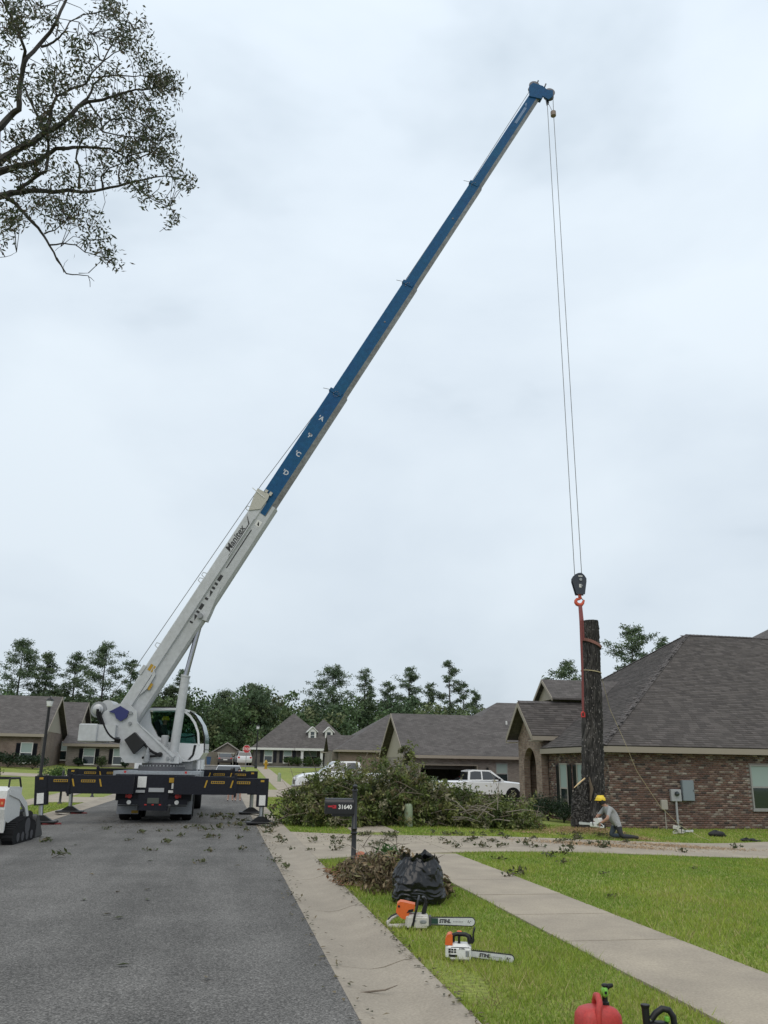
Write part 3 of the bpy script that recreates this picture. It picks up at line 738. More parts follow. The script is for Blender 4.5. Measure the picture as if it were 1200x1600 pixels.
# far house with dormers across the cross street
HY = 112.0
hz = Z(9, HY)
fh = thing('brick_house', 'distant grey brick house with two white dormers and porch columns', 'house', (9, HY, hz))
ez = 3.75
b = MB(); b.bx((3.9, HY, hz-.4), (10.0, HY+10, ez-.1)); b.bx((10.0, HY+1.6, hz-.4), (16, HY+10, ez-.1)); b.build('wall', brick_mat('far_dark_brick', (.085, .075, .07), (.13, .115, .105), (.16, .15, .14), .21, .077, .009), fh)
b = MB(); hip(b, 3.4, 14.6, HY-.5, HY+10.7, ez, .84); b.build('roof', farroof, fh)
b = MB(); hip(b, 8.9, 16.9, HY-1.0, HY+7.0, ez, .98); b.build('roof', farroof, fh)
b = MB(); b.bx((3.4, HY-.55, ez-.26), (8.9, HY-.502, ez)); b.bx((8.9, HY-1.06, ez-.28), (16.9, HY-1.002, ez)); b.bx((3.34, HY-.5, ez-.26), (3.398, HY+10, ez)); b.build('fascia', trimw, fh)
for xx in (9.85, 12.35):
    b = MB(); b.bx((xx-.16, HY-.85, hz-.1), (xx+.16, HY-.53, ez-.29)); b.bx((xx-.21, HY-.9, hz-.1), (xx+.21, HY-.48, hz+.2)); b.bx((xx-.21, HY-.9, ez-.42), (xx+.21, HY-.48, ez-.285)); b.build('column', trimw, fh)
window(fh, (5.6, HY-.002, 2.75), .95, 1.55, '-y'); window(fh, (8.05, HY-.002, 2.75), .95, 1.55, '-y')
for xx in (4.75, 6.45, 7.2, 8.9): MB().bx((xx-.2, HY-.04, 1.95), (xx+.2, HY-.001, 3.55)).build('shutter', navy, fh)
window(fh, (11.1, HY+1.598, 2.75), 1.7, 1.6, '-y'); 
b = MB(); b.bx((13.2, HY+1.55, hz), (14.3, HY+1.598, 3.3)); b.build('front_door', mat('door_dark', (.03, .03, .035), .5), fh)
b = MB(); b.bx((13.0, HY+1.54, hz), (13.19, HY+1.597, 3.4)); b.bx((14.31, HY+1.54, hz), (14.5, HY+1.597, 3.4)); b.build('door_frame', trimw, fh)
for xx in (11.2, 13.35):
    yy = HY+.4; zz = 5.0
    b = MB(); b.bx((xx-.5, yy, zz-.3), (xx+.5, yy+1.5, zz+.95)); b.prism([(xx-.5, zz+.95), (xx+.5, zz+.95), (xx, zz+1.45)], (0, yy, 0), (1, 0, 0), (0, 0, 1), (0, 1.5, 0)); dm = b.build('dormer', trimw, fh)
    b = MB(); gable(b, xx-.72, xx+.72, yy-.15, yy+1.8, zz+.9, .95, 'Y', .1); b.build('dormer_roof', trimw, dm)
    for q in (-.2, .28): MB().bx((xx-.24, yy-.02, zz+.2+q), (xx+.24, yy-.002, zz+.2+q+.4)).build('pane', glass, dm)

# far small shed and fence
sh = thing('garden_shed', 'small grey gabled shed behind the far wooden fence', 'shed', (0.6, 121, 1.6))
MB().bx((-1.2, 121, 1.2), (2.0, 124, 3.4)).build('wall', mat('shed_wood', (.19, .165, .14), .9, var=.15, vs=3), sh)
b = MB(); b.prism([(-1.2, 3.4), (2.0, 3.4), (.4, 4.4)], (0, 121.05, 0), (1, 0, 0), (0, 0, 1), (0, .1, 0)); b.build('gable_panel', mat('shed_wood'), sh)
b = MB(); gable(b, -1.75, 2.5, 120.7, 124.3, 3.25, .62, 'Y', .12); b.build('roof', mat('shed_roof', (.30, .28, .26), .8), sh)
b = MB(); b.bx((-.75, 118.6, 1.55), (-.7, 118.65, 3.05)); b.bx((1.2, 118.6, 1.55), (1.25, 118.65, 3.05)); b.bx((-.9, 118.5, 3.05), (1.4, 119.6, 3.12)); cp = b.build('canopy_frame', trimw)
tag(cp, 'small white canopy frame in front of the far fence', 'canopy')
fn = thing('wooden_fence', 'weathered grey wooden privacy fence far down the street', 'fence', (0, 120, 1.5))
fm = mat('fence_wood', (.15, .13, .11), rough=.9, var=.25, vs=2)
pk = MB().box((0, 0, .85), (.29, .03, 1.75)).build('fence_board', fm, fn); pk.matrix_parent_inverse = Matrix(); first = True
x = -9.0
while x < 4.0:
    o = pk if first else pk.copy()
    if not first: C.objects.link(o)
    first = False
    o.location = (x, 0, rnd.uniform(-.02, .02)); o.parent = fn; x += .305

# ------------------------------------------------------------------ houses on the left
def left_house(label, x0, x1, y0, y1, ze, p, wins, wm):
    z0 = Z(x1, y0); t = thing('brick_house', label, 'house', (x1, y0, z0))
    b = MB(); b.bx((x0, y0, z0-.6), (x1, y1, ze-.05))
    ym = (y0+y1)/2; b.prism([(y0+.02, ze-.06), (y1-.02, ze-.06), (ym, ze+p*(ym-y0)*.97)], (x1-.3, 0, 0), (0, 1, 0), (0, 0, 1), (.3, 0, 0)); b.build('wall', wm, t)
    MB().prism([(y0+1.2, ze+.3), (y1-1.2, ze+.3), (ym, ze+p*(ym-y0)*.93)], (x1, 0, 0), (0, 1, 0), (0, 0, 1), (.03, 0, 0)).build('gable_panel', siding, t)
    b = MB(); gable(b, x0-.4, x1+.45, y0-.45, y1+.45, ze, p, 'X', .12); b.build('roof', farroof, t)
    b = MB(); b.bx((x0-.4, y0-.5, ze-.26), (x1+.45, y0-.452, ze-.01))
    for ya in (y0-.45, y1+.45): b.prism([(ya, ze-.24), (ya, ze), (ym, ze+p*(ym-y0+.45)), (ym, ze+p*(ym-y0+.45)-.28)], (x1+.46, 0, 0), (0, 1, 0), (0, 0, 1), (.04, 0, 0))
    b.build('fascia', trim, t)
    for (wx, wz, ww, wh, n) in wins:
        if n == 'y': window(t, (wx, y0-.002, wz), ww, wh, '-y', shut=navy)
        else: window(t, (x1+.002, wx, wz), ww, wh, '+x')
    return t
left_house('leftmost brown brick house with steep shingle gable behind the lamp post', -32, -15.9, 80, 90, 3.95, .66, [(-17.0, 2.35, .9, 1.6, 'y'), (-24, 2.35, .9, 1.6, 'y')], farb)
left_house('brick house with shingle gable standing right behind the lamp post', -30, -15.2, 92, 101, 4.35, .7, [(-16.2, 2.7, 1.0, 1.7, 'y')], farb)
left_house('low pale brick house with shuttered windows behind the crane counterweight', -15.0, -5.5, 88.0, 94.5, 3.35, .42, [(-12.9, 2.2, 1.0, 1.4, 'y'), (-10.1, 2.2, 1.0, 1.4, 'y')], farb2)

# ================================================================== CRANE TRUCK
TX, TY = -1.9, 28.3; AZ = RAD(-9.4)
crane = thing('crane_truck', 'white mobile crane on black outriggers with raised blue telescopic boom', 'crane', (TX, TY, 0))
ex = Vector((math.cos(AZ), math.sin(AZ), 0)); ey = Vector((-math.sin(AZ), math.cos(AZ), 0)); ez_ = Vector((0, 0, 1)); T0 = Vector((TX, TY, 0))
TM = Matrix.Translation(T0) @ Matrix.Rotation(AZ, 4, 'Z')       # superstructure frame
def cr(px, py, off=0.0):                    # survey pixel -> point in the boom's vertical plane (offset off), superstructure frame
    r = ray(px, py); o = Vector((0, 0, HC)); t = (off-(o-T0).dot(ey))/r.dot(ey); p = o+r*t-T0
    return Vector((p.dot(ex), off, p.z))
def poly(pts, off): return [(q.x, q.z) for q in (cr(*p, off) for p in pts)]
def plate(b, pts, y0, y1): b.prism(poly(pts, y0), (0, y0, 0), (1, 0, 0), (0, 0, 1), (0, y1-y0, 0))
# --- chassis (world frame, truck points up the street)
b = MB(); b.bx((-2.95, 25.95, .62), (-.85, 27.0, 1.02)); b.bx((-2.45, 27.0, .65), (-1.35, 36.5, 1.05)); b.bx((-3.1, 26.9, .98), (-.7, 31.8, 1.22)); b.build('chassis', navy, crane)
b = MB(); b.bx((-3.16, 26.6, 1.22), (-.64, 32, 1.42)); b.bx((-3.12, 26.3, 1.3), (-.7, 26.598, 1.36)); b.build('deck', deckgrey, crane)
b = MB(); b.bx((-3.1, 31.9, .75), (-.7, 34.3, 2.15), bev=.12); b.bx((-2.95, 34.2, .7), (-.85, 35.8, 1.55), bev=.15); b.build('truck_cab', whitep, crane)
b = MB(); b.bx((-3.0, 25.88, .80), (-.8, 26.42, 1.33)); rb = b.build('rear_beam', navy, crane)
def wheel(x, y, r, w, par, hub=True):
    wl = MB(); wl.lathe([(r*.55, -w/2), (r*.92, -w/2), (r, -w/2+.05), (r, w/2-.05), (r*.92, w/2), (r*.55, w/2)], (x, y, r), 28, 'X'); o = wl.build('wheel', black, par, True)
    MB().lathe([(r*.56, -w/2+.04), (r*.56, w/2-.04)], (x, y, r), 20, 'X').build('rim', gunmet, o, True)
for yy in (27.55, 28.95):
    for xx in (-2.95+.14, -2.95+.48, -.85-.48, -.85-.14): wheel(xx, yy, .5, .28, crane)
for xx in (-2.9, -.9): wheel(xx, 34.6, .52, .3, crane)
for xx in (-2.66, -1.14):
    b = MB(); b.bx((xx-.31, 26.72, .22), (xx+.31, 26.76, .78)); b.build('mudflap', mat('mudflap_grey', (.30, .32, .35), .6, var=.15, vs=3), crane)
b = MB(); b.bx((-2.55, 26.705, .24), (-2.36, 26.718, .32)); b.build('decal', yellow, crane)
# rear bumper / tail lights / plates
b = MB(); b.bx((-2.86, 25.86, .52), (-2.3, 25.93, .66)); b.bx((-1.5, 25.86, .52), (-.94, 25.93, .66)); b.bx((-2.32, 25.87, .36), (-1.48, 25.935, .80)); b.build('rear_bumper', navy, crane)
for sx in (-1, 1):
    xx = -1.9+sx*.66
    for dz, m, r in ((.75, red, .065), (.58, trimw, .06)):
        MB().lathe([(r*.3, -.03), (r, -.025), (r, .05)], (xx, 25.84, dz), 14, 'Y').build('tail_light', m, crane, True)
    MB().bx((xx+sx*.09-.02, 25.83, .71), (xx+sx*.09+.02, 25.857, .79)).build('marker_light', red, crane)
    MB().bx((xx-.28+sx*.0, 25.8, .475), (xx+.28, 25.86, .5)).build('step_bar', blackp, crane)
    MB().bx((-1.9+sx*.85-.03, 25.87, 1.37), (-1.9+sx*.85+.03, 25.9, 1.43)).build('marker_light', red, crane)
for dx_ in (-.2, 0, .2): MB().bx((-1.9+dx_-.03, 25.855, .50), (-1.9+dx_+.03, 25.868, .53)).build('marker_light', red, crane)
MB().bx((-2.06, 25.85, .55), (-1.74, 25.868, .70)).build('licence_plate', mat('plate_dark', (.06, .07, .06), .6), crane)
for x0, x1, z0, z1, m in ((-2.37, -2.13, .98, 1.28, decal), (-2.05, -1.62, .86, .97, mat('decal_grey', (.32, .33, .34), .5)), (-1.5, -1.36, 1.12, 1.25, yellow), (-1.35, -1.2, 1.12, 1.25, decal), (-1.42, -1.36, .95, 1.1, decal), (-1.5, -1.28, .84, .91, decal), (-2.4, -2.15, .84, .91, mat('decal_grey'))):
    MB().bx((x0, 25.835, z0), (x1, 25.85 if z1 < .92 else 25.898, z1)).build('decal', m, crane)
# --- outriggers: near pair and far pair
def outrigger(sx, yb, x_out, lean, zt, big):
    """beam from the chassis out to a vertical jack leg standing on a float"""
    x_in = -1.9+sx*.55; h = .50
    b = MB()
    b.bx((min(x_in, -1.9+sx*2.3), yb-.17, zt-h+.01), (max(x_in, -1.9+sx*2.3), yb+.17, zt)); o = b.build('outrigger', navy, crane)
    b = MB(); b.bx((min(-1.9+sx*1.9, x_out), yb-.14, zt-h+.05), (max(-1.9+sx*1.9, x_out), yb+.14, zt-.035)); b.build('outer_beam', navy, o)
    zc = zt-.4
    M = Matrix.Translation((x_out, yb, zt-.03)) @ Matrix.Rotation(sx*lean, 4, 'Y')
    ln = (zt-.03)/math.cos(lean)
    b = MB(M); b.bx((-.16, -.16, -.78), (.16, .16, 0)); b.build('jack_leg', navy, o)
    b = MB(M); b.lathe([(.065, -ln+.08), (.065, -.7)], (0, 0, 0), 14); b.build('jack_rod', steel, o, True)
    p = M @ Vector((0, 0, -ln)); b = MB(Matrix.Translation((p.x, p.y, .03)))
    b.box((0, 0, .03), (.85, .6, .06), bev=.02); b.prism([(-.3, .06), (.3, .06), (.08, .2), (-.08, .2)], (0, -.08, 0), (1, 0, 0), (0, 0, 1), (0, .16, 0)); b.build('float_pad', blackp, o)
    if big: b = MB(Matrix.Translation((p.x+sx*-.3, p.y-.1, .02)) @ Matrix.Rotation(.3, 4, 'Z')); b.box((0, 0, .0), (.5, .3, .03)); b.build('pad_board', mat('red_pad', (.16, .02, .02), .8), o)
    # stripes and decals
    f = yb-.145; q = x_out-sx*.02
    MB().bx((q-.05, yb-.165, zt-.13), (q+.05, yb-.1615, zt-.075)).build('decal', yellow, o)
    for xo in (-1.9+sx*1.42, -1.9+sx*2.15):
        fy = yb-.175 if abs(xo+1.9) < 2.3 else yb-.145
        b = MB(); b.prism([(-.021, -.14), (.021, -.14), (.021+sx*.055, .06), (-.021+sx*.055, .06)], (xo, fy-.004, zt-.16), (1, 0, 0), (0, 0, 1), (0, .004, 0)); b.build('stripe', yellow, o)
        b = MB(); xc = xo+sx*.36; b.bx((xc-.19, fy-.003, zt-.19), (xc+.19, fy, zt-.12)); dk = b.build('decal', yellow, o)
        b = MB()
        for i in range(6): b.bx((xc-.17+i*.058, fy-.005, zt-.176), (xc-.128+i*.058, fy-.003, zt-.134))
        b.build('lettering', inkm, dk)
    MB(M).bx((-.09, -.166, -.74), (.09, -.162, -.46)).build('decal', decal, o)
    b = MB(); b.bx((-1.9+sx*2.28-.03, yb-.19, zt-h-.06), (-1.9+sx*2.28+.03, yb-.176, zt+.08)); b.build('lock_arm', blackp, o)
    b = MB(); b.bx((-1.9+sx*2.26, yb-.2, zt-h-.02), (-1.9+sx*2.32, yb+.2, zt+.03)); b.build('collar', navy, o)
nearz = 1.28
outrigger(-1, 25.7, -4.95, RAD(5), 1.30, True); outrigger(1, 25.7, 1.17, RAD(0), 1.30, False)
outrigger(-1, 31.0, -5.0, RAD(2.0), 1.46, True); outrigger(1, 31.0, 1.05, RAD(0), 1.46, False)
# --- superstructure
b = MB(TM); b.lathe([(.72, 1.36), (.72, 1.55), (.62, 1.56), (.62, 1.66)], (0, 0, 0), 32); b.build('slew_ring', dsteel, crane, True)
b = MB(TM)
for i in range(40):
    a = 2*math.pi*i/40; b.box((.68*math.cos(a), .68*math.sin(a), 1.57), (.045, .045, .05))
b.build('ring_bolts', gunmet, crane)['kind'] = 'stuff'
SIDE = [(156, 1124), (173, 1150), (187, 1152), (187, 1181), (195, 1192), (279, 1193), (279, 1184), (271, 1180), (221, 1137), (214, 1127), (214, 1112), (200, 1098), (182, 1100), (163, 1112)]
b = MB(TM)
for y0 in (-.52, .44): plate(b, SIDE, y0, y0+.08)
b.build('turret', white, crane)
b = MB(TM)                                  # cross plates between the turret cheeks
fl = poly([(195, 1189), (279, 1191)], 0); b.bx((fl[0][0], -.44, fl[1][1]-.02), (fl[1][0]-.02, .44, fl[1][1]+.06))
plate(b, [(189, 1153), (193, 1153), (193, 1180), (189, 1180)], -.44, .44)
b.build('turret_floor', white, crane)
b = MB(TM); plate(b, [(214, 1129), (222, 1135), (274, 1181), (270, 1184)], -.56, -.525); b.build('turret_flange', white, crane)
# dark inspection box, pumps, hoses
b = MB(TM); plate(b, [(194, 1156), (210, 1144), (226, 1162), (208, 1178)], -.72, -.53); b.build('valve_box', blackp, crane)
b = MB(TM); q = cr(229, 1190, -.66); b.lathe([(.09, 0), (.09, .22), (.06, .24), (.06, .34), (.03, .36), (.03, .42)], (q.x, -.66, q.z), 14); b.build('slew_motor', gunmet, crane, True)
def hose(pts, r, off, m=black):
    P = [cr(x, y, off) for x, y in pts]; P2 = []
    for i in range(len(P)-1):
        for k in range(5):
            t = k/5; p0, p1, p2, p3 = P[max(i-1, 0)], P[i], P[i+1], P[min(i+2, len(P)-1)]
            P2.append(.5*((2*p1)+(p2-p0)*t+(2*p0-5*p1+4*p2-p3)*t*t+(3*p1-p0-3*p2+p3)*t**3))
    P2.append(P[-1]); return MB(TM).tube(P2, r, 8).build('hose', m, crane, True)
hose([(153, 1108), (153, 1118), (159, 1132), (166, 1148), (174, 1156), (187, 1159)], .05, -.6)
hose([(156, 1112), (160, 1126), (168, 1144), (178, 1154), (188, 1156)], .035, -.66)
hose([(222, 1158), (230, 1168), (240, 1176), (250, 1179)], .04, -.62)
hose([(222, 1184), (232, 1182), (244, 1181), (251, 1180)], .035, -.64)
b = MB(TM); q = cr(250, 1179, -.6); b.lathe([(.075, -.05), (.075, .05)], (q.x, -.6, q.z), 14, 'Y'); b.build('hose_fitting', blackp, crane, True)
b = MB(TM)
for p in ((262, 1185), (269, 1186), (203, 1130), (168, 1136), (205, 1114)):
    q = cr(*p, -.54); b.lathe([(.05, -.03), (.05, .03)], (q.x, -.54, q.z), 12, 'Y')
b.build('pivot_pin', gunmet, crane, True)
# counterweight and winch
b = MB(TM); c0, c1 = cr(128, 1131, -.5), cr(186, 1160, -.5)
b.bx((c0.x, -.75, c1.z), (cr(173, 1140).x-.2, .75, c0.z), bev=.03); b.bx((cr(170, 1140).x-.25, -.68, c1.z+.03), (cr(190, 1140).x, .68, c0.z-.02)); b.build('counterweight', white, crane)
q = cr(160, 1110, 0)
b = MB(TM); b.lathe([(.25, -.42), (.25, -.38), (.16, -.37), (.16, .37), (.25, .38), (.25, .42)], (q.x, 0, q.z), 24, 'Y'); b.build('winch_drum', gunmet, crane, True)
b = MB(TM); b.lathe([(.07, -.62), (.12, -.6), (.12, -.5), (.17, -.48), (.17, -.43)], (q.x, 0, q.z), 20, 'Y'); b.build('winch_motor', mat('winch_grey', (.42, .43, .44), .4, .3), crane, True)
q2 = cr(172, 1106, 0)
b = MB(TM); b.lathe([(.22, -.36), (.22, .36)], (q2.x, 0, q2.z), 20, 'Y'); b.build('rope_drum', white, crane, True)
b = MB(TM); plate(b, [(170, 1112), (188, 1103), (201, 1111), (198, 1121), (188, 1127), (181, 1122), (179, 1115)], -.6, -.53); b.build('winch_guard', darkblue, crane)
# --- boom
A = cr(206, 1112); Bt = cr(838, 148); D = (Bt-A).normalized(); Nn = Vector((-D.z, 0, D.x)); Lb = (Bt-A).length
def par(px, py): return (cr(px, py)-A).dot(D)
secs = [(-.35, par(413, 786), .80, .50, white, 'base'), (par(400, 800), par(528, 616), .66, .44, boomblue, ''), (par(520, 625), par(640, 447), .57, .39, boomblue, ''), (par(630, 460), par(741, 290), .50, .35, boomblue, ''), (par(735, 300), Lb+.1, .43, .31, boomblue, '')]
def bm(s, y, n): return A+D*s+Vector((0, y, 0))+Nn*n
b0 = None
for i, (s0, s1, h, w, m, nm) in enumerate(secs):
    b = MB(TM)
    prof = [(-w/2, h/2-.03), (-w/2+.04, h/2), (w/2-.04, h/2), (w/2, h/2-.03), (w/2, -h*.30), (w*.2, -h/2), (-w*.2, -h/2), (-w/2, -h*.30)]
    if i == 0: prof = [(-w/2, h/2-.03), (-w/2+.04, h/2), (w/2-.04, h/2), (w/2, h/2-.03), (w/2, .03), (w*.43, .0), (w*.36, -h*.42), (w*.2, -h/2), (-w*.2, -h/2), (-w*.36, -h*.42), (-w*.43, .0), (-w/2, .03)]
    n = len(prof)
    vs = [bm(s, *p) for s in (s0, s1) for p in prof]
    fs = [list(range(n-1, -1, -1)), list(range(n, 2*n))]; b.add(vs, fs)
    for k in range(n):
        b.k = 1 if (i and k in (4, 5, 6)) else 0
        b.add([vs[k], vs[(k+1) % n], vs[n+(k+1) % n], vs[n+k]], [(0, 1, 2, 3)])
    b.k = 0
    o = b.build('boom_section', [m, greyside], crane)
    if i == 0: b0 = o
    if i:
        # collar at the end of each section plus pads and bolts
        b = MB(TM); sc = s1-.12 if i < 4 else None
        if sc:
            for y in (-w/2-.02, w/2+.004): b.add([bm(s, yy, nn_) for s in (sc, sc+.14) for yy in (y, y+.016) for nn_ in (-h*.2, h/2)], [(0, 1, 3, 2), (4, 6, 7, 5), (0, 4, 5, 1), (2, 3, 7, 6), (0, 2, 6, 4), (1, 5, 7, 3)])
            b.add([bm(s, yy, nn_) for s in (sc, sc+.14) for yy in (-w/2-.02, w/2+.02) for nn_ in (h/2+.004, h/2+.03)], [(0, 1, 3, 2), (4, 6, 7, 5), (0, 4, 5, 1), (2, 3, 7, 6), (0, 2, 6, 4), (1, 5, 7, 3)])
            b.build('section_collar', boomblue, o)
            MB(TM).tube([bm(sc+.05, -w/2, h/2+.03), bm(sc-.02, -w/2, h/2+.26)], .010, 6).build('rope_guide', gunmet, o)
            b = MB(TM)
            for a in range(8 if i == 1 else 4):
                t = a*math.pi/4; p = bm(sc+.02+.1*math.cos(t)-.02, -w/2-.03, .05+.1*math.sin(t)); b.lathe([(.016, -.01), (.016, .01)], p, 8, 'Y')
            p = bm(s1-1.9, -w/2-.004, .03); b.lathe([(.035, -.01), (.035, .01)], p, 10, 'Y')
            b.build('bolt', [dsteel], o)
# base section extras: stiffening rail, head horns, cylinder bracket, lettering
h, w = .80, .50
b = MB(TM)
s1 = secs[0][1]
for y in (-w/2-.035, w/2+.005): b.add([bm(s, yy, nn_) for s in (-.1, s1-.7) for yy in (y, y+.03) for nn_ in (.045, .07)], [(0, 1, 3, 2), (4, 6, 7, 5), (0, 4, 5, 1), (2, 3, 7, 6), (0, 2, 6, 4), (1, 5, 7, 3)])
b.build('boom_rail', white, b0)
b = MB(TM); 
for y in (-w/2-.03, w/2):
    b.add([bm(s, yy, nn_) for yy in (y, y+.03) for s, nn_ in ((s1-.55, h/2-.02), (s1-.02, h/2+.1), (s1+.28, h/2+.14), (s1+.30, .06), (s1+.1, .02), (s1-.3, .05))], [(5, 4, 3, 2, 1, 0), (6, 7, 8, 9, 10, 11)]+[(i, (i+1) % 6, 6+(i+1) % 6, 6+i) for i in range(6)])
b.build('boom_horn', mat('horn_beige', (.40, .39, .34), .6, var=.12), b0)
b = MB(TM)
for q in (.02, .2): b.add([bm(s, yy, nn_) for s in (s1+.27, s1+.40) for yy in (-w/2-.03, -w/2+.1) for nn_ in (h/2-.2-q, h/2-.1-q)], [(0, 1, 3, 2), (4, 6, 7, 5), (0, 4, 5, 1), (2, 3, 7, 6), (0, 2, 6, 4), (1, 5, 7, 3)])
b.build('wear_pad', MATS['horn_beige'], b0)
MB(TM).tube([bm(s1+.1, -w/2-.04, h/2-.25), bm(s1+.2, -w/2-.04, h/2+.3)], .014, 6).build('rope_guide', decal, b0)
for (px, py) in ((250, 1010), (310, 905), (316, 897), (386, 795)):
    s = par(px, py); MB(TM).tube([bm(s-.08, -w/2+.05, h/2), bm(s-.05, -w/2+.05, h/2+.12), bm(s+.05, -w/2+.05, h/2+.12), bm(s+.08, -w/2+.05, h/2)], .014, 6).build('rope_guide', white, b0)
brk = [(313, 968), (323, 966), (331, 950), (351, 915), (341, 921)]
b = MB(TM); plate(b, [(306, 966), (322, 970), (329, 955), (345, 917), (334, 926)], -.2, .2); b.build('cylinder_bracket', white, crane)
b = MB(TM); c = cr(315, 964); b.lathe([(.09, -.3), (.09, .3)], (c.x, 0, c.z), 14, 'Y'); b.build('pivot_pin', gunmet, crane, True)
MI = frame(TM @ bm(par(364, 842), -w/2-.004, .225), TM.to_3x3() @ D, TM.to_3x3() @ Nn)
text_obj('boom_lettering', 'Manitex', .30, inkm, MI, b0, shear=.25, bold=.006)
b = MB(TM); s = par(364, 842); b.add([bm(s+ds, -w/2-.005, nn_) for ds, nn_ in ((-.62, .082), (.70, .095), (.95, .37), (.66, .125), (-.6, .096))], [(0, 1, 2, 3, 4)]); b.build('boom_lettering', inkm, b0)
def ly(nn_): return -(w*.43-(w*.07)*min(1, max(0, -nn_/(h*.42))))-.006
def mark(sa, sb, na, nb, m=inkm, tri=False):
    b = MB(TM)
    b.add([bm(sa, ly(na), na), bm(sb, ly(na), na), bm(sb, ly(nb), nb)] + ([] if tri else [bm(sa, ly(nb), nb)]), [(0, 1, 2) if tri else (0, 1, 2, 3)]); b.build('boom_marking', m, b0)
sa = par(352, 885); mark(sa-.05, sa+1.5, -.085, -.05); 
s = par(297, 973)
for a, l, tri in ((0, .1, 0), (.2, .3, 1), (.62, .12, 0), (.85, .33, 0), (1.45, .12, 0), (1.66, .34, 1), (2.12, .13, 0), (2.38, .13, 0), (2.64, .36, 0)): mark(s+a*.62, s+(a+l)*.62, -.13, -.02, tri=bool(tri))
s = par(399, 818); mark(s-.1, s+.12, -.24, -.06, decal); b = MB(TM); b.add([bm(s-.06, ly(-.22)-.003, -.22), bm(s+.05, ly(-.16)-.003, -.16), bm(s+.09, ly(-.12)-.003, -.12), bm(s-.05, ly(-.13)-.003, -.13)], [(0, 1, 2, 3)]); b.build('boom_marking', inkm, b0)
for (px, py, q) in ((233, 1041, .22), (236, 1073, -.05)):
    s = par(px, py)
    for k in ((-.1, .0) if q > 0 else (-.05,)):
        b = MB(TM); b.add([bm(s+a, -w/2-.005, q+nn_+k*1.3) for a, nn_ in ((-.11, -.05), (.11, -.05), (.11, .05), (-.11, .05))], [(0, 1, 2, 3)]); b.build('decal', yellow, b0)
s = par(228, 1068); b = MB(TM); b.add([bm(s+a, yy, nn_) for yy in (-w/2-.03, -w/2-.002) for a, nn_ in ((-.4, .02), (.3, .02), (.55, .12), (.4, -.06), (-.1, -.08))], [(4, 3, 2, 1, 0), (5, 6, 7, 8, 9)]+[(i, (i+1) % 5, 5+(i+1) % 5, 5+i) for i in range(5)]); b.build('boom_bracket', white, b0)
b = MB(TM); b.add([bm(ss_, yy, nn_) for ss_ in (par(228, 1058), par(236, 1045)) for yy in (-w/2-.03, w/2+.03) for nn_ in (h/2-.05, h/2+.06)], [(0, 1, 3, 2), (4, 6, 7, 5), (0, 4, 5, 1), (2, 3, 7, 6), (0, 2, 6, 4), (1, 5, 7, 3)]); b.build('boom_band', white, b0)
# letters painted up the first blue section
w1 = secs[1][3]
o1 = [o for o in crane.children if o.name.startswith('boom_section')][1]
for ch, (px, py) in (('A', (497, 655)), ('B', (479, 682)), ('C', (461, 710)), ('D', (442, 739))):
    M2 = frame(TM @ bm(par(px, py), -w1/2-.004, .03), TM.to_3x3() @ -Nn, TM.to_3x3() @ D)
    text_obj('boom_letter', "'"+ch, .235, mat('letter_grey', (.42, .44, .47), .6), M2, o1, bold=.008)
M3 = frame(TM @ bm(Lb-1.3, -secs[4][3]/2-.004, .04), TM.to_3x3() @ D, TM.to_3x3() @ Nn)
b = MB(M3); b.bx((-.55, -.06, 0), (.35, .05, .002)); b.add([(.35, -.02, .001), (.6, .06, .001), (.5, .12, .001)], [(0, 1, 2)]); b.build('boom_lettering', mat('faded_lettering', (.10, .17, .28), .6), [o for o in crane.children if o.name.startswith('boom_section')][4])
# boom head with sheaves
hd = [(827, 150), (827, 134), (833, 129), (848, 134), (855, 140), (864, 141), (864, 150), (857, 155), (848, 150), (846, 154)]
b = MB(TM)
for y in (-.2, .15): plate(b, hd, y, y+.05)
plate(b, [(829, 147), (830, 134), (852, 141), (846, 152)], -.15, .15)
hdo = b.build('boom_head', boomblue, crane)
for p in ((834, 137), (858, 148)):
    c = cr(*p); MB(TM).lathe([(.06, -.13), (.22, -.12), (.19, 0), (.22, .12), (.06, .13)], (c.x, 0, c.z), 20, 'Y').build('sheave', dsteel, hdo, True)
for p, q in (((839, 131), (841, 126)), ((851, 136), (853, 131))): MB(TM).tube([cr(*p, -.1), cr(*q, -.1)], .03, 8).build('pin', dsteel, hdo)
b = MB(TM); plate(b, [(853, 151), (857, 154), (858, 160), (855, 162), (854, 157)], -.06, .06); b.build('rope_anchor', blackp, hdo)
# lift cylinder
c0, c1, c2 = cr(270, 1182, 0), cr(290, 1057, 0), cr(315, 966, 0)
lc = MB(TM).tube([c0, c0+(c2-c0)*.02, c1], [.145, .145, .14], 20).build('lift_cylinder', white, crane, True)
MB(TM).tube([c1-(c2-c1)*.01, c1+(c2-c1)*.02], .155, 20).build('cylinder_gland', white, lc, True)
MB(TM).tube([c1, c2], .085, 16).build('rod', mat('chrome_rod', (.38, .38, .42), .25, .9), lc, True)
b = MB(TM); 
for y in (-.3, .22): plate(b, [(258, 1190), (262, 1176), (276, 1174), (283, 1186), (283, 1192)], y, y+.08)
b.build('cylinder_foot', white, crane)
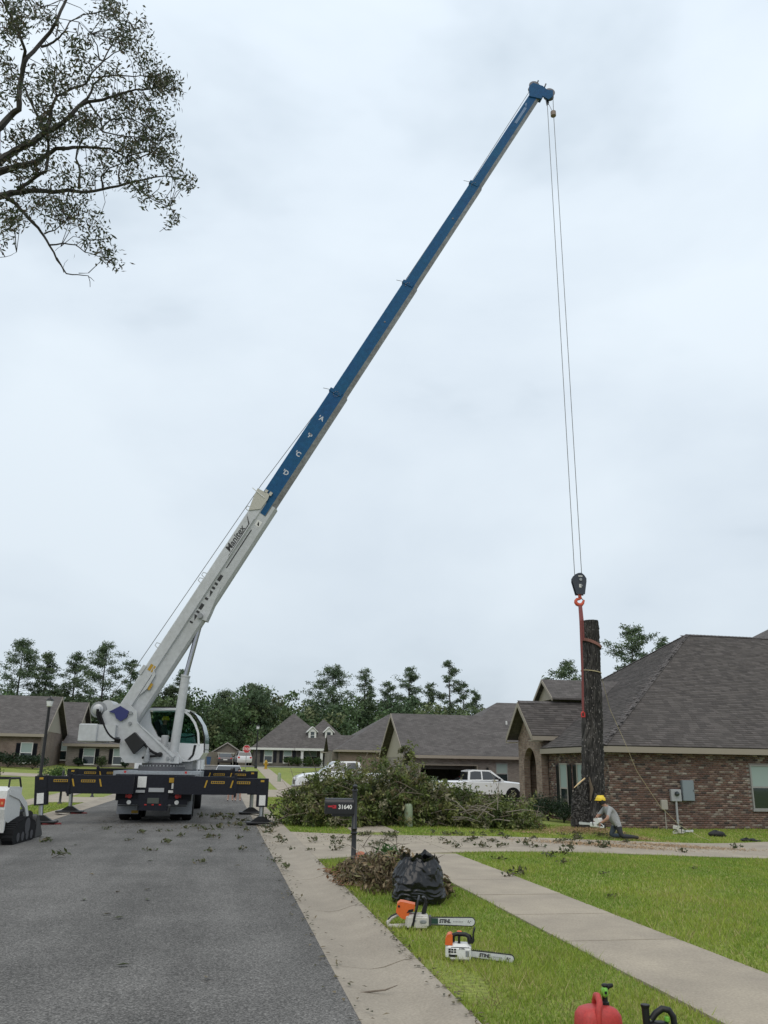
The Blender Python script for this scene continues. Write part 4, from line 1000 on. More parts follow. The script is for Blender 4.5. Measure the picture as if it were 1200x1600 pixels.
# hoist rope: winch -> boom head, then two falls to the hook block
def rope(pts, r=.016): return MB().tube([TM @ Vector(p) for p in pts], r, 6, cap=False)
rope([cr(160, 1104), cr(216, 1037), cr(408, 758, 0), cr(519, 611, 0), cr(632, 440, 0), cr(738, 282, 0), cr(829, 140)], .013).build('hoist_rope', ropem, crane)
HB = cr(905, 915)                            # hook block centre, superstructure frame
r1, r2 = cr(855, 160, -.05), cr(864, 152, .1)
rope([r1, cr(898, 900, -.03)], .012).build('hoist_rope', ropem, crane); rope([r2, cr(865, 178, .08), cr(909, 900, .03)], .012).build('hoist_rope', ropem, crane)
c = cr(864.5, 178, .0); MB(TM).tube([c+Vector((0, 0, .13)), c+Vector((0, 0, .1)), c-Vector((0, 0, .1)), c-Vector((0, 0, .13))], [.05, .11, .11, .05], 12).build('anti_two_block_weight', mat('weight_tan', (.22, .17, .14), .6), crane, True)
rope([cr(857, 162, -.05), cr(863, 174, 0)], .01).build('weight_chain', ropem, crane)
# --- hook block (hangs from the ropes)
hk = thing('hook_block', 'dark blue hook block with orange hook hanging from the crane ropes', 'hook block', TM @ HB)
M = TM @ Matrix.Translation(HB)
k = .0228; 
outl = [(-2, 18), (3, 18.5), (7, 15), (10, 10), (9.8, 5), (6.5, -14), (-5.5, -14), (-10.5, 6), (-10, 11), (-7, 15.5)]
b = MB(M)
for y in (-.13, .09): b.prism([(x*k, z*k) for x, z in outl], (0, y, 0), (1, 0, 0), (0, 0, 1), (0, .04, 0))
b.build('cheek_plate', mat('block_blue_black', (.02, .026, .04), .45, var=.2, vs=6), hk)
MB(M).lathe([(.05, -.09), (.19, -.085), (.15, 0), (.19, .085), (.05, .09)], (0, 0, 8*k), 20, 'Y').build('sheave', dsteel, hk, True)
b = MB(M); b.lathe([(.05, -.16), (.05, .16)], (1*k, 0, 8*k), 12, 'Y'); b.lathe([(.035, -.15), (.035, .15)], (2*k, 0, -1*k), 12, 'Y'); b.build('pin', gunmet, hk, True)
b = MB(M); b.bx((-1.5*k, -.137, -4*k), (2*k, -.131, 1*k)); b.bx((-2*k, -.137, 12.5*k), (4*k, -.131, 14*k)); b.build('decal', decal, hk)
b = MB(M)
b.tube([(0, 0, -13*k), (0, 0, -18*k)], .055, 12)
hp = [(.4, -17), (1.5, -19), (-1, -20), (-4.5, -20.8), (-6.3, -23), (-6.4, -25.5), (-4.8, -28), (-1.5, -29.3), (2, -28.6), (4, -26.3), (5.3, -23.2), (6.6, -21.8)]
b.tube([(x*k, 0, z*k) for x, z in hp], [.05, .045, .045, .05, .055, .06, .065, .065, .06, .05, .04, .02], 12); b.build('hook', hookred, hk, True)
b = MB(M); b.tube([(1*k, 0, -18*k), (5.6*k, 0, -22.4*k)], .018, 8); b.build('safety_latch', gunmet, hk)

# operator cab (glass bubble cab right of the boom, offset beyond it)
CY0, CY1 = .62, 1.5
cabo = [(224, 1112), (236, 1107), (280, 1107), (296, 1111), (308, 1122), (317, 1138), (321, 1156), (319, 1176), (312, 1186), (296, 1189), (238, 1189), (222, 1150)]
cp_ = poly(cabo, CY0)
cx0 = min(p[0] for p in cp_); cx1 = max(p[0] for p in cp_)
cabt = MB(TM)
n = len(cp_)
# side frame pieces: lower panel, roof, rear pillar, front hoop
def cpl(pts, y0, y1, m, name, par_=None): 
    b = MB(TM); plate(b, pts, y0, y1); return b.build(name, m, par_ or crane)
cab = cpl([(238, 1154), (266, 1160), (302, 1162), (319, 1162), (318, 1176), (311, 1186), (296, 1190), (244, 1190)], CY0, CY1, whitep, 'operator_cab')
cpl([(216, 1132), (228, 1110), (236, 1107), (234, 1112), (236, 1130), (246, 1150), (262, 1160), (240, 1158)], CY0, CY0+.06, whitep, 'cab_pillar', cab)
cpl([(216, 1132), (228, 1110), (236, 1107), (234, 1112), (236, 1130), (246, 1150), (262, 1160), (240, 1158)], CY1-.06, CY1, whitep, 'cab_pillar', cab)
cpl([(228, 1110), (236, 1106), (282, 1106), (298, 1110), (296, 1113), (280, 1109.5), (237, 1110)], CY0-.02, CY1+.02, whitep, 'cab_roof', cab)
cpl([(236, 1106), (240, 1104), (276, 1104), (281, 1106)], CY0+.1, CY1-.1, blackp, 'roof_hatch', cab)
hoop = [(289, 1110), (298, 1117), (306, 1129), (311, 1144), (312, 1164), (309, 1163), (308, 1145), (303, 1131), (296, 1120), (286, 1112)]
for y in (CY0-.02, CY1-.03): cpl(hoop, y, y+.05, whitep, 'door_frame', cab)
hoop2 = [(296, 1110), (306, 1117), (316, 1133), (320.5, 1152), (319.5, 1176), (317.5, 1176), (318.5, 1153), (314.5, 1135), (304.5, 1119), (294, 1112)]
for y in (CY0+.0, CY1-.05): cpl(hoop2, y, y+.04, blackp, 'windscreen_seal', cab)
cpl([(239, 1111), (283, 1111), (296, 1121), (304, 1133), (308, 1147), (308, 1161), (264, 1159), (247, 1149), (238, 1130)], CY0+.02, CY0+.03, cabglass, 'side_window', cab)
cpl([(239, 1111), (283, 1111), (296, 1121), (304, 1133), (308, 1147), (308, 1161), (264, 1159), (247, 1149), (238, 1130)], CY1-.03, CY1-.02, cabglass, 'side_window', cab)
# curved windscreen
fr_ = [(296, 1111), (306, 1118), (315, 1133), (319.5, 1152), (318.5, 1172)]
b = MB(TM); P0 = [cr(*p, CY0+.02) for p in fr_]; P1 = [Vector((p.x, CY1-.02, p.z)) for p in P0]
b.add(P0+P1, [(i, i+1, 6+i, 5+i) for i in range(4)]); b.build('windscreen', mat('windscreen_glass', (.10, .16, .16), .08, spec=.9), cab, True)
cpl([(303, 1164), (307, 1164), (303, 1180), (297, 1187), (293, 1187), (300, 1179)], CY0-.015, CY0-.005, blackp, 'door_seam', cab)
cpl([(265, 1124), (267, 1124), (267, 1150), (290, 1151), (307, 1148), (307, 1150), (290, 1153), (265, 1152)], CY0+.04, CY0+.06, blackp, 'window_bar', cab)
# seat and console inside
cpl([(240, 1128), (248, 1124), (256, 1150), (270, 1156), (270, 1162), (250, 1162)], CY0+.25, CY0+.65, blackp, 'seat', cab)
cpl([(279, 1146), (300, 1146), (303, 1163), (277, 1163)], CY0+.3, CY0+.7, mat('console_teal', (.16, .30, .28), .5), 'console', cab)
b = MB(TM); a0, a1 = cr(298, 1190, 1.0), cr(318, 1203, 1.0)
b.bx((cr(282, 1190, 1.).x, .7, a1.z), (cr(304, 1190, 1.).x, 1.4, a0.z+.04)); b.build('cab_mount', gunmet, crane)
for px in (309, 314): MB(TM).tube([cr(px, 1188, .7), cr(px-1, 1204, .7)], .02, 8).build('hand_rail', white, crane)
b = MB(TM); q = cr(252, 1182, -.3); b.lathe([(.12, 0), (.12, .3), (.09, .32)], (cr(257, 1163, .3).x, .3, cr(257, 1165, .3).z), 14); b.build('oil_canister', white, crane, True)

# ================================================================== CUT TRUNK, SLING, WORKER
TKX, TKY = 11.36, 26.0
tz = Z(TKX, TKY)
trunk = thing('tree_trunk', 'tall limbless dark tree trunk with cut top held by the crane sling', 'tree trunk', (TKX, TKY, tz))
def bark_stem(name, rings, seg, rad, seed, par, m, cap_m=None, amp=1.0, tilt=(0, 0)):
    """rings: list of (x,y,z,r); furrowed bark as displaced geometry"""
    rg = np.random.default_rng(seed); n = 150
    R0 = np.array(rings); t = np.linspace(0, 1, n); tt = (R0[:, 2]-R0[0, 2])/(R0[-1, 2]-R0[0, 2])
    cx, cy, cz, rr = [np.interp(t, tt, R0[:, i]) for i in range(4)]
    a = np.linspace(0, 2*math.pi, seg, endpoint=False)
    ph = rg.uniform(0, 6.28, 40); D_ = np.zeros((n, seg))
    for k in range(14):
        f = rg.integers(9, 34); sl = rg.uniform(-3, 3); wv = rg.uniform(2, 9)
        D_ += np.sin(f*a[None, :]+sl*t[:, None]*6+1.4*np.sin(wv*t[:, None]*6+ph[k])+ph[k+14])*rg.uniform(.4, 1)
    D_ = np.abs(D_)/3.0
    D_ += .25*rg.normal(size=D_.shape)
    r = rr[:, None]*(1+.05*np.sin(2*a+1)[None, :]*np.sin(5*t)[:, None]) + (D_-.6)*.028*amp
    V = np.stack([cx[:, None]+r*np.cos(a), cy[:, None]+r*np.sin(a), cz[:, None]+(tilt[0]*(r*np.cos(a))-tilt[1]*r*np.sin(a))*(t[:, None]**8)], -1).reshape(-1, 3)
    idx = np.arange(n*seg).reshape(n, seg)
    Fc = np.stack([idx[:-1], np.roll(idx[:-1], -1, 1), np.roll(idx[1:], -1, 1), idx[1:]], -1).reshape(-1, 4)
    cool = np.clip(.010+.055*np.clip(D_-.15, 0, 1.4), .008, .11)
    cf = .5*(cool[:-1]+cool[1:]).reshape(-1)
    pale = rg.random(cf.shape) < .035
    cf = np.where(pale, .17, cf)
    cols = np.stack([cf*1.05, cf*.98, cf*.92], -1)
    o = np_mesh(name, V, Fc, cols, m, par, smooth=True)
    top = V.reshape(n, seg, 3)[-1]
    b = MB(); b.add([tuple(p) for p in top], [list(range(seg))]); b.build('cut_end', cap_m or woodm, par)
    return o
barkA = mat('furrowed_bark', attr=True, rough=.95, var=.3, vs=12, v3=30, bump=.5, bs=60)
def tk(px, py): return at(px, py, TKY)
rings = []
for px, py, r in ((921, 1297, .46), (923, 1290, .42), (925, 1275, .385), (926, 1250, .35), (926, 1200, .335), (925, 1100, .31), (924, 1005, .275), (923, 990, .285), (922, 970, .25)):
    p = tk(px, py); rings.append((p.x, TKY, p.z, r))
rings[0] = (rings[0][0], TKY, tz-.25, .48)
bark_stem('stem', rings, 120, 1, 3, trunk, barkA, mat('weathered_cut', (.10, .085, .07), .9, var=.3, vs=8))
p0 = tk(907, 1296); p1 = tk(906, 1262); p2 = tk(904, 1236)
bark_stem('side_stub', [(p0.x, TKY-.1, tz-.25, .29), (p1.x-.03, TKY-.1, p1.z, .27), (p2.x+.02, TKY-.1, p2.z+.12, .24)], 64, 1, 5, trunk, barkA, mat('weathered_cut'), tilt=(.55, .7))
b = MB(); e0, e1 = at(897, 1231, TKY-.42), at(914, 1216, TKY-.36); b.tube([e0, (e0+e1)/2+Vector((0, -.01, .015)), e1], [.012, .024, .02], 8); b.build('fresh_splinter', woodm, trunk, True)
b = MB(); q = tk(915, 1232); b.tube([q+Vector((-.02, -.36, .35)), q+Vector((.04, -.37, 0)), q+Vector((-.02, -.36, -.35))], [.02, .06, .02], 8); b.build('torn_wood', mat('torn_wood', (.11, .085, .06), .9, var=.3, vs=20), trunk, True)
# sling from hook round the trunk
sg_ = thing('lifting_sling', 'red webbing sling running from the orange hook down the trunk', 'sling', tk(906, 945))
HK = TM @ (HB+Vector((-.03, 0, -.62)))
def ribbon(pts, w, th, m, name, par, side=Vector((1, 0, 0))):
    b = MB(); n = len(pts); vs = []
    for p in pts:
        p = Vector(p)
        for s, t in ((-1, -1), (1, -1), (1, 1), (-1, 1)): vs.append(p+side*(s*w/2)+Vector((0, t*th/2, 0)))
    fs = [(0, 1, 2, 3), tuple(range(4*n-1, 4*n-5, -1))]
    for i in range(n-1):
        for k in range(4): fs.append((4*i+k, 4*i+(k+1) % 4, 4*i+4+(k+1) % 4, 4*i+4+k))
    b.add(vs, fs); return b.build(name, m, par)
sy = HK.y
ribbon([HK, at(907, 970, TKY-.35), at(910, 1050, TKY-.42), at(911, 1112, TKY-.45)], .07, .03, slingm, 'long_leg', sg_)
ribbon([HK+Vector((.05, 0, 0)), at(910, 968, TKY-.3), at(911.5, 1000, TKY-.28)], .075, .03, slingm, 'short_leg', sg_)
b = MB(); q = at(911, 1117, TKY-.46); b.tube([q+Vector((0, 0, .1)), q+Vector((.05, 0, .05)), q+Vector((.05, 0, -.06)), q+Vector((-.05, 0, -.06)), q+Vector((-.05, 0, .05)), q+Vector((0, 0, .1))], .025, 8); b.build('shackle', red, sg_)
def wrap(par, py, r, hgt, th, m, name, slope=.25, cxp=923.5):
    c = at(cxp, py, TKY); n = 48; V = []; fs = []
    for i in range(n):
        a = 2*math.pi*i/n; zz = -slope*math.cos(a)*r
        for dr, dz in ((0, -hgt/2), (th, -hgt/2), (th, hgt/2), (0, hgt/2)): V.append((c.x+(r+dr)*math.cos(a), TKY+(r+dr)*math.sin(a), c.z+zz+dz))
    for i in range(n):
        j = (i+1) % n
        for k in range(4): fs.append((4*i+k, 4*j+k, 4*j+(k+1) % 4, 4*i+(k+1) % 4))
    b = MB(); b.add(V, fs); return b.build(name, m, par, True)
wrap(sg_, 1006, .30, .10, .03, strapm, 'choker_wrap', .45)
trope = thing('tag_rope', 'thin tan rope tied round the trunk and slanting down to the lawn', 'rope', tk(925, 1050))
wrap(trope, 1050, .315, .025, .02, tagropem, 'rope_wrap', .15)
pts = [at(938, 1051, TKY-.1), at(953, 1108, 26.8), at(972, 1150, 26.9), at(995, 1205, 27), at(1030, 1258, 27.2), at(1060, 1288, 27.3), on(1095, 1310)+Vector((0, 0, .04)), on(1112, 1316)+Vector((0, 0, .03))]
MB().tube(pts, .007, 6).build('rope_tail', tagropem, trope)

# ------------------------------------------------------------------ figures
skin = mat('skin', (.36, .20, .14), .6, var=.1); skin2 = mat('pink_skin', (.45, .26, .20), .6)
def figure(name, J, E, par_loc, root, region, mats, label, cat='person'):
    """continuous body grown on a joint graph with a Skin modifier; region(p) -> material index"""
    names = list(J); me = bpy.data.meshes.new(name)
    me.from_pydata([J[k][0] for k in names], [(names.index(a), names.index(c)) for a, c in E], [])
    o = bpy.data.objects.new('tmp_figure', me); C.objects.link(o)
    mod = o.modifiers.new('s', 'SKIN'); mod.use_smooth_shade = True
    for i, k in enumerate(names):
        r = J[k][1]; sv = me.skin_vertices[0].data[i]; sv.radius = (r, r) if not isinstance(r, tuple) else r; sv.use_root = (k == root)
    sb_ = o.modifiers.new('sub', 'SUBSURF'); sb_.levels = 2; sb_.render_levels = 2
    dg = bpy.context.evaluated_depsgraph_get(); dg.update()
    m2 = bpy.data.meshes.new_from_object(o.evaluated_get(dg)); bpy.data.objects.remove(o)
    m2.materials.clear()
    for m in mats: m2.materials.append(m)
    for p in m2.polygons: p.material_index = region(p.center); p.use_smooth = True
    t = thing(name, label, cat, par_loc); bo = bpy.data.objects.new('body', m2); C.objects.link(bo); bo.parent = t; bo.matrix_parent_inverse = t.matrix_basis.inverted()
    return t, bo
def hand(M, m, par, s=1.0):
    b = MB(M); b.box((0, 0, 0), (.085*s, .03*s, .09*s), bev=.012)
    for i, l in enumerate((.065, .075, .07, .055)):
        x = (-.032+i*.021)*s; b.tube([(x, 0, -.04*s), (x, .012*s, -.04*s-l*.5*s), (x, .045*s, -.04*s-l*.75*s)], [.0095*s, .009*s, .007*s], 6)
    b.tube([(-.04*s, .005, .02*s), (-.065*s, .02*s, -.01*s), (-.055*s, .045*s, -.035*s)], [.012*s, .011*s, .008*s], 6); return b.build('hand', m, par, True)
def helmet(c, r, par, m, fwd):
    c = Vector(c); f = Vector(fwd).normalized(); b = MB(frame(c, f, Vector((0, 0, 1)).cross(f)))
    b.lathe([(r*1.0, 0), (r*1.0, r*.25), (r*.9, r*.6), (r*.62, r*.92), (r*.25, r*1.06), (.002, r*1.08)], (0, 0, 0), 20, 'Z', Matrix.Diagonal((1.15, .95, 1, 1)))
    b.lathe([(r*.98, -.008), (r*1.08, -.012), (r*1.08, 0), (r*.98, .010)], (r*.12, 0, 0), 20, 'Z', Matrix.Diagonal((1.15, .95, 1, 1)))
    b.box((0, 0, r*1.02), (r*1.7, r*.25, r*.12), bev=.01); return b.build('helmet', m, par, True)
yellowh = mat('helmet_yellow', (.70, .50, .02), .35)
shirt = mat('grey_shirt', (.30, .31, .31), .85, var=.18, vs=6, bump=.3, bs=12); pants = mat('dark_trousers', (.03, .032, .038), .9, var=.2); jeans = mat('blue_jeans', (.07, .09, .12), .9, var=.2); boot = mat('boots', (.03, .025, .02), .7); hair = mat('dark_hair', (.02, .016, .012), .8)
WO = on(957, 1311); 
def wu(u, w, z): return WO + CR*u + CF*w + Vector((0, 0, z))
def WJ(u, w, z, r): return (tuple(wu(u, w, z)), r)
J = {'pelvis': WJ(.15, 0, .44, .165), 'spine': WJ(.07, 0, .60, .175), 'chest': WJ(-.05, 0, .77, .18), 'neck': WJ(-.17, .02, .90, .06), 'head': WJ(-.24, .03, .99, .085), 'crown': WJ(-.27, .03, 1.08, .075),
     'shN': WJ(-.06, -.17, .82, .075), 'elN': WJ(-.17, -.26, .56, .05), 'wrN': WJ(-.34, -.12, .42, .036), 'shF': WJ(-.12, .18, .82, .075), 'elF': WJ(-.34, .24, .58, .05), 'wrF': WJ(-.47, .06, .46, .036),
     'hipN': WJ(.16, -.1, .40, .10), 'knN': WJ(.22, -.14, .09, .075), 'anN': WJ(.60, -.13, .075, .05), 'toeN': WJ(.72, -.12, .05, .045), 'hipF': WJ(.14, .1, .40, .10), 'knF': WJ(.0, .16, .09, .075), 'anF': WJ(.38, .2, .07, .05), 'toeF': WJ(.50, .2, .05, .045)}
E = [('pelvis', 'spine'), ('spine', 'chest'), ('chest', 'neck'), ('neck', 'head'), ('head', 'crown'), ('chest', 'shN'), ('shN', 'elN'), ('elN', 'wrN'), ('chest', 'shF'), ('shF', 'elF'), ('elF', 'wrF'), ('pelvis', 'hipN'), ('hipN', 'knN'), ('knN', 'anN'), ('anN', 'toeN'), ('pelvis', 'hipF'), ('hipF', 'knF'), ('knF', 'anF'), ('anF', 'toeF')]
def wreg(p):
    d = p-WO; u, w, z = d.dot(CR), d.dot(CF), d.z
    if z > .88 and u < -.1: return 0
    if u < -.14 and z < .66: return 0
    if z > .36: return 1
    if u > .56: return 4
    return 3 if w > .03 else 2
wk, body = figure('person', J, E, WO, 'pelvis', wreg, [skin, shirt, pants, jeans, boot], 'kneeling worker in grey shirt and yellow hard hat sawing the trunk')
hh = helmet(wu(-.27, .03, 1.045), .125, wk, yellowh, (-CR+CF*.3).normalized()*1)
MB().ball(wu(-.225, .03, 1.0), .098, 12, 8, (1, 1, 1)).build('hair', hair, wk, True)
b = MB(); 
for w in (-.085, .145): b.lathe([(.05, -.03), (.055, 0), (.05, .03)], wu(-.25, w, 1.0), 12, 'Y')
b.build('ear_muff', blackp, wk, True)
MB().ball(wu(-.335, .06, .985), .02, 8, 6).build('nose', skin, wk, True)
hand(frame(wu(-.36, -.1, .40), CF, -CR*.3+Vector((0, 0, -1))*.0+CF.cross(Vector((0, 0, 1)))*-1), skin, wk); hand(frame(wu(-.49, .06, .45), CF, CR), skin, wk)

# ------------------------------------------------------------------ chainsaws
sawwhite = mat('saw_cream', (.50, .48, .43), .5, var=.12, vs=14); sawgrey = mat('saw_white', (.66, .66, .64), .4, var=.06, vs=10)
bar_m = mat('guide_bar', (.58, .59, .60), .35, .1, var=.1, vs=12); chain_m = mat('saw_chain', (.05, .05, .05), .5, .6)  # bar's near-white base has the sky's reflection put into the colour
def guide_bar(M, L, w, par, dark=True, txt=None, base=None):
    b = MB(M); pts = [(0, -w*.4), (L-w*.5, -w/2)] + [(L-w*.5+w*.5*math.sin(math.pi*i/8), -w/2*math.cos(math.pi*i/8)) for i in range(1, 8)] + [(L-w*.5, w/2), (0, w*.4)]
    b.prism([(x, z) for x, z in pts], (0, -.004, 0), (1, 0, 0), (0, 0, 1), (0, .008, 0)); o = b.build('guide_bar', bar_m, par)
    loop = [(0, -w*.42)]+[(x*1.0+(.004 if x > L*.8 else 0), z*1.06) for x, z in pts[1:-1]]+[(0, w*.42)]
    MB(M).tube([(x, 0, z) for x, z in loop], .006, 6).build('chain', chain_m, o)
    b = MB(M)
    n = int(L/.02)
    for i in range(n):
        for s in (-1, 1): b.box((.01+i*.02 if i*.02 < L-w*.5 else L-w*.5, 0, s*(w/2+.006)), (.010, .008, .007))
    b.build('chain_teeth', chain_m, o)['kind'] = 'stuff'
    if base: MB(M).bx((0, -.0062, -w*.36), (.09*L/.5, -.0042, w*.36)).build('bar_paint', base, o)
    if txt:
        MT = M @ Matrix.Translation((L*.33, -.0065, 0)) @ Matrix.Rotation(math.pi/2, 4, 'X')
        text_obj('bar_lettering', txt, w*.62, inkm, MT, o, shear=.2, bold=w*.028, sx=1.0)
        b = MB(M)
        for i in range(7): b.bx((L*.52+i*L*.032, -.0056, -w*.1), (L*.52+i*L*.032+L*.018, -.0042, w*.05))
        b.build('bar_print', mat('faint_print', (.24, .24, .25), .6), o)
        b = MB(M)
        for x, z in ((.86, .1), (.88, -.12), (.91, .05), (.85, -.05)): b.lathe([(.006, -.0062), (.006, .0)], (L*x, 0, w*z), 8, 'Y')
        b.build('rivet', dsteel, o)
    return o
def rear_saw(name, label, loc, rz, tilt=0.0, body=sawwhite, detail=True, cover=None):
    t = thing(name, label, 'chainsaw', loc, rz); M = local(t) @ Matrix.Rotation(tilt, 4, 'Y') @ Matrix.Scale(.91, 4)
    b = MB(M); b.box((.345, 0, .085), (.27, .20, .15), bev=.025); b.box((.35, -.105, .08), (.24, .03, .13), bev=.012); b.box((.44, -.11, .09), (.09, .03, .11), bev=.014); b.build('engine_housing', body, t, True, 30)
    b = MB(M); b.prism([(.10, .18), (.115, .27), (.15, .295), (.20, .29), (.325, .265), (.315, .20), (.26, .18), (.24, .12), (.20, .105), (.16, .12)], (0, -.09, 0), (1, 0, 0), (0, 0, 1), (0, .18, 0)); b.build('top_cover', cover or orange, t)
    b = MB(M); b.prism([(.225, .175), (.30, .19), (.305, .22), (.25, .21)], (0, -.094, 0), (1, 0, 0), (0, 0, 1), (0, .003, 0)); b.build('cover_vent', blackp, t); MB(M).lathe([(.014, -.096), (.014, -.088)], (.135, 0, .245), 10, 'Y').build('cover_knob', blackp, t)
    b = MB(M); b.tube([(.22, 0, .14), (.12, 0, .14), (.05, 0, .105), (.005, 0, .06), (.012, 0, .025), (.06, 0, .018), (.14, 0, .02), (.24, 0, .025)], [.022, .018, .018, .02, .024, .024, .028, .03], 10); b.build('rear_handle', body, t, True)
    b = MB(M); b.tube([(.215, -.0, .155), (.12, 0, .155), (.045, 0, .118), (.01, 0, .085)], .014, 8); b.build('handle_grip', blackp, t, True)
    b = MB(M); b.tube([(.30, -.11, .03), (.315, -.125, .13), (.345, -.125, .24), (.36, -.10, .315), (.37, -.02, .34), (.37, .09, .335), (.35, .12, .22), (.32, .12, .06)], .013, 8); b.build('front_handle', blackp, t, True)
    b = MB(M); b.prism([(.40, .17), (.455, .175), (.47, .25), (.46, .32), (.435, .345), (.405, .34), (.435, .315), (.435, .27), (.415, .22)], (0, -.06, 0), (1, 0, 0), (0, 0, 1), (0, .13, 0)); b.build('hand_guard', blackp, t)
    b = MB(M); b.lathe([(.02, -.128), (.032, -.126), (.032, -.118)], (.42, 0, .09), 14, 'Y', Matrix.Diagonal((1.3, 1, .7, 1))); b.lathe([(.008, -.13), (.008, -.12)], (.33, 0, .1), 8, 'Y'); b.build('cover_nut', gunmet, t)
    b = MB(M); b.prism([(.27, .02), (.285, .02), (.335, .155), (.32, .155)], (0, -.1235, 0), (1, 0, 0), (0, 0, 1), (0, .003, 0)); b.build('seam', blackp, t)
    b = MB(M); b.box((.50, -.02, .09), (.03, .1, .11), bev=.008)
    for i in range(4): b.add([(.515, -.05, .045+i*.027), (.515, -.03, .045+i*.027), (.545, -.04, .055+i*.027)], [(0, 1, 2)])
    b.build('bumper_spike', dsteel, t)
    guide_bar(M @ Matrix.Translation((.50, -.055, .092)), .52, .085, t, txt='STIHL' if detail else None, base=mat('bar_green', (.015, .05, .035), .5))
    return t
p = on(608, 1453); RZ = -YAW
rear_saw('chainsaw', 'large chainsaw with orange cover and cream housing on the grass by the bag', (p.x, p.y+.1, p.z+.005), RZ-.04, 0)
def top_saw(name, label, loc, rz, tilt):
    t = thing(name, label, 'chainsaw', loc, rz); M = local(t) @ Matrix.Scale(.92, 4)
    b = MB(M); b.box((.13, 0, .075), (.25, .17, .145), bev=.03); b.box((.15, -.09, .065), (.2, .03, .115), bev=.015); b.build('engine_housing', sawgrey, t, True, 30)
    b = MB(M); b.prism([(.0, .135), (.005, .19), (.025, .225), (.055, .235), (.075, .22), (.075, .135)], (0, -.075, 0), (1, 0, 0), (0, 0, 1), (0, .15, 0)); b.build('rear_cover', orange, t)
    b = MB(M); b.tube([(.07, -.02, .16), (.08, -.02, .215), (.12, -.02, .228), (.20, -.02, .225), (.235, -.02, .21), (.25, -.02, .15)], [.026, .022, .02, .02, .024, .03], 10); b.bx((.125, -.05, .14), (.15, .02, .21)); b.build('top_handle', blackp, t, True)
    b = MB(M); b.box((.14, .03, .235), (.05, .03, .03), bev=.008); b.build('throttle_lock', orange, t)
    b = MB(M); b.prism([(.235, .155), (.27, .15), (.288, .175), (.283, .235), (.298, .285), (.289, .29), (.270, .24), (.268, .19), (.24, .185)], (0, -.06, 0), (1, 0, 0), (0, 0, 1), (0, .12, 0)); b.build('hand_guard', blackp, t)
    b = MB(M)
    for i in range(3):
        for k in range(2): b.bx((.035+i*.027, -.107, .075+k*.021), (.055+i*.027, -.1, .09+k*.021))
    b.bx((.04, -.108, .04), (.12, -.1, .06)); b.build('vent_slot', blackp, t)
    text_obj('body_lettering', 'STIHL', .022, inkm, M @ Matrix.Translation((.165, -.107, .115)) @ Matrix.Rotation(math.pi/2, 4, 'X'), t, shear=.2, bold=.0006)
    b = MB(M); b.bx((.20, -.108, .045), (.235, -.1, .095)); b.build('side_badge', gunmet, t)
    guide_bar(M @ Matrix.Translation((.245, -.03, .06)) @ Matrix.Rotation(tilt, 4, 'Y'), .42, .068, t, txt='STIHL')
    return t
p = on(700, 1503)
top_saw('chainsaw', 'small white top-handle chainsaw lying on the grass nearest the sidewalk', (p.x, p.y+.1, p.z+.005), RZ-.10, RAD(5))
s3 = rear_saw('chainsaw', 'white chainsaw held against the trunk base by the kneeling worker', wu(-.28, -.22, .30), -YAW+RAD(128), 0.0, body=sawgrey, detail=False, cover=sawgrey)
p = on(1052, 1304); rear_saw('chainsaw', 'pale chainsaw lying on the lawn below the electric meter', (p.x, p.y, p.z+.02), RZ+.5, 0, detail=False, cover=sawwhite)

# ------------------------------------------------------------------ gas can, blower
p = at(932, 1600, 5.75)
gc = thing('gas_can', 'red plastic gas can with green and black spout on the grass', 'gas can', (p.x, 5.72, Z(p.x, 5.7)), -YAW+.25)
M = local(gc) @ Matrix.Diagonal((.76, .76, .95, 1))
redcan = mat('gas_can_red', (.42, .035, .03), .5, var=.15, vs=10, bump=.1, bs=40)
b = MB(M)
rings_ = [(.0, .18, .125), (.02, .19, .135), (.09, .19, .135), (.155, .182, .13), (.19, .15, .11), (.205, .09, .08)]
vs = []; n = 24
for z, a, c in rings_:
    for k in range(n):
        t = 2*math.pi*k/n; cx_, sy_ = math.cos(t), math.sin(t); vs.append((math.copysign(abs(cx_)**.5, cx_)*a, math.copysign(abs(sy_)**.5, sy_)*c, z))
fs = [list(range(n-1, -1, -1)), list(range((len(rings_)-1)*n, len(rings_)*n))]
for i in range(len(rings_)-1):
    for k in range(n): j = (k+1) % n; fs.append((i*n+k, i*n+j, (i+1)*n+j, (i+1)*n+k))
b.add(vs, fs); b.build('body', redcan, gc, True, 60)
b = MB(M); b.tube([(-.06, -.12, .12), (-.055, -.12, .19), (-.03, -.1, .24), (0, -.02, .262), (.02, .06, .25), (.03, .1, .20)], [.026, .026, .026, .026, .026, .03], 12); b.build('handle', redcan, gc, True)
b = MB(M); b.lathe([(.034, 0), (.034, .03), (.024, .035), (.022, .07)], (.085, .02, .19), 16); b.tube([(.085, .02, .25), (.095, .02, .30), (.125, .02, .315), (.165, .025, .318)], [.022, .02, .017, .012], 10); b.build('spout', blackp, gc, True)
b = MB(M); b.box((.075, .0, .285), (.045, .05, .07), bev=.014); sp = b.build('spout_lever', mat('lime_plastic', (.16, .42, .05), .4), gc, True)
MB(M).bx((.06, -.0275, .275), (.082, -.0252, .292)).build('lever_badge', blackp, sp)
MB(M).box((.08, .0, .325), (.05, .045, .022), bev=.008).build('spout_cap', blackp, gc, True)
p = at(1022, 1600, 5.55)
bl = thing('leaf_blower', 'black power tool handle with green trim at the bottom edge of the lawn', 'power tool', (p.x, 5.5, Z(p.x, 5.5)), -YAW)
M = local(bl)
b = MB(M); b.box((0, 0, .08), (.2, .14, .14), bev=.04); b.build('motor_housing', blackp, bl, True)
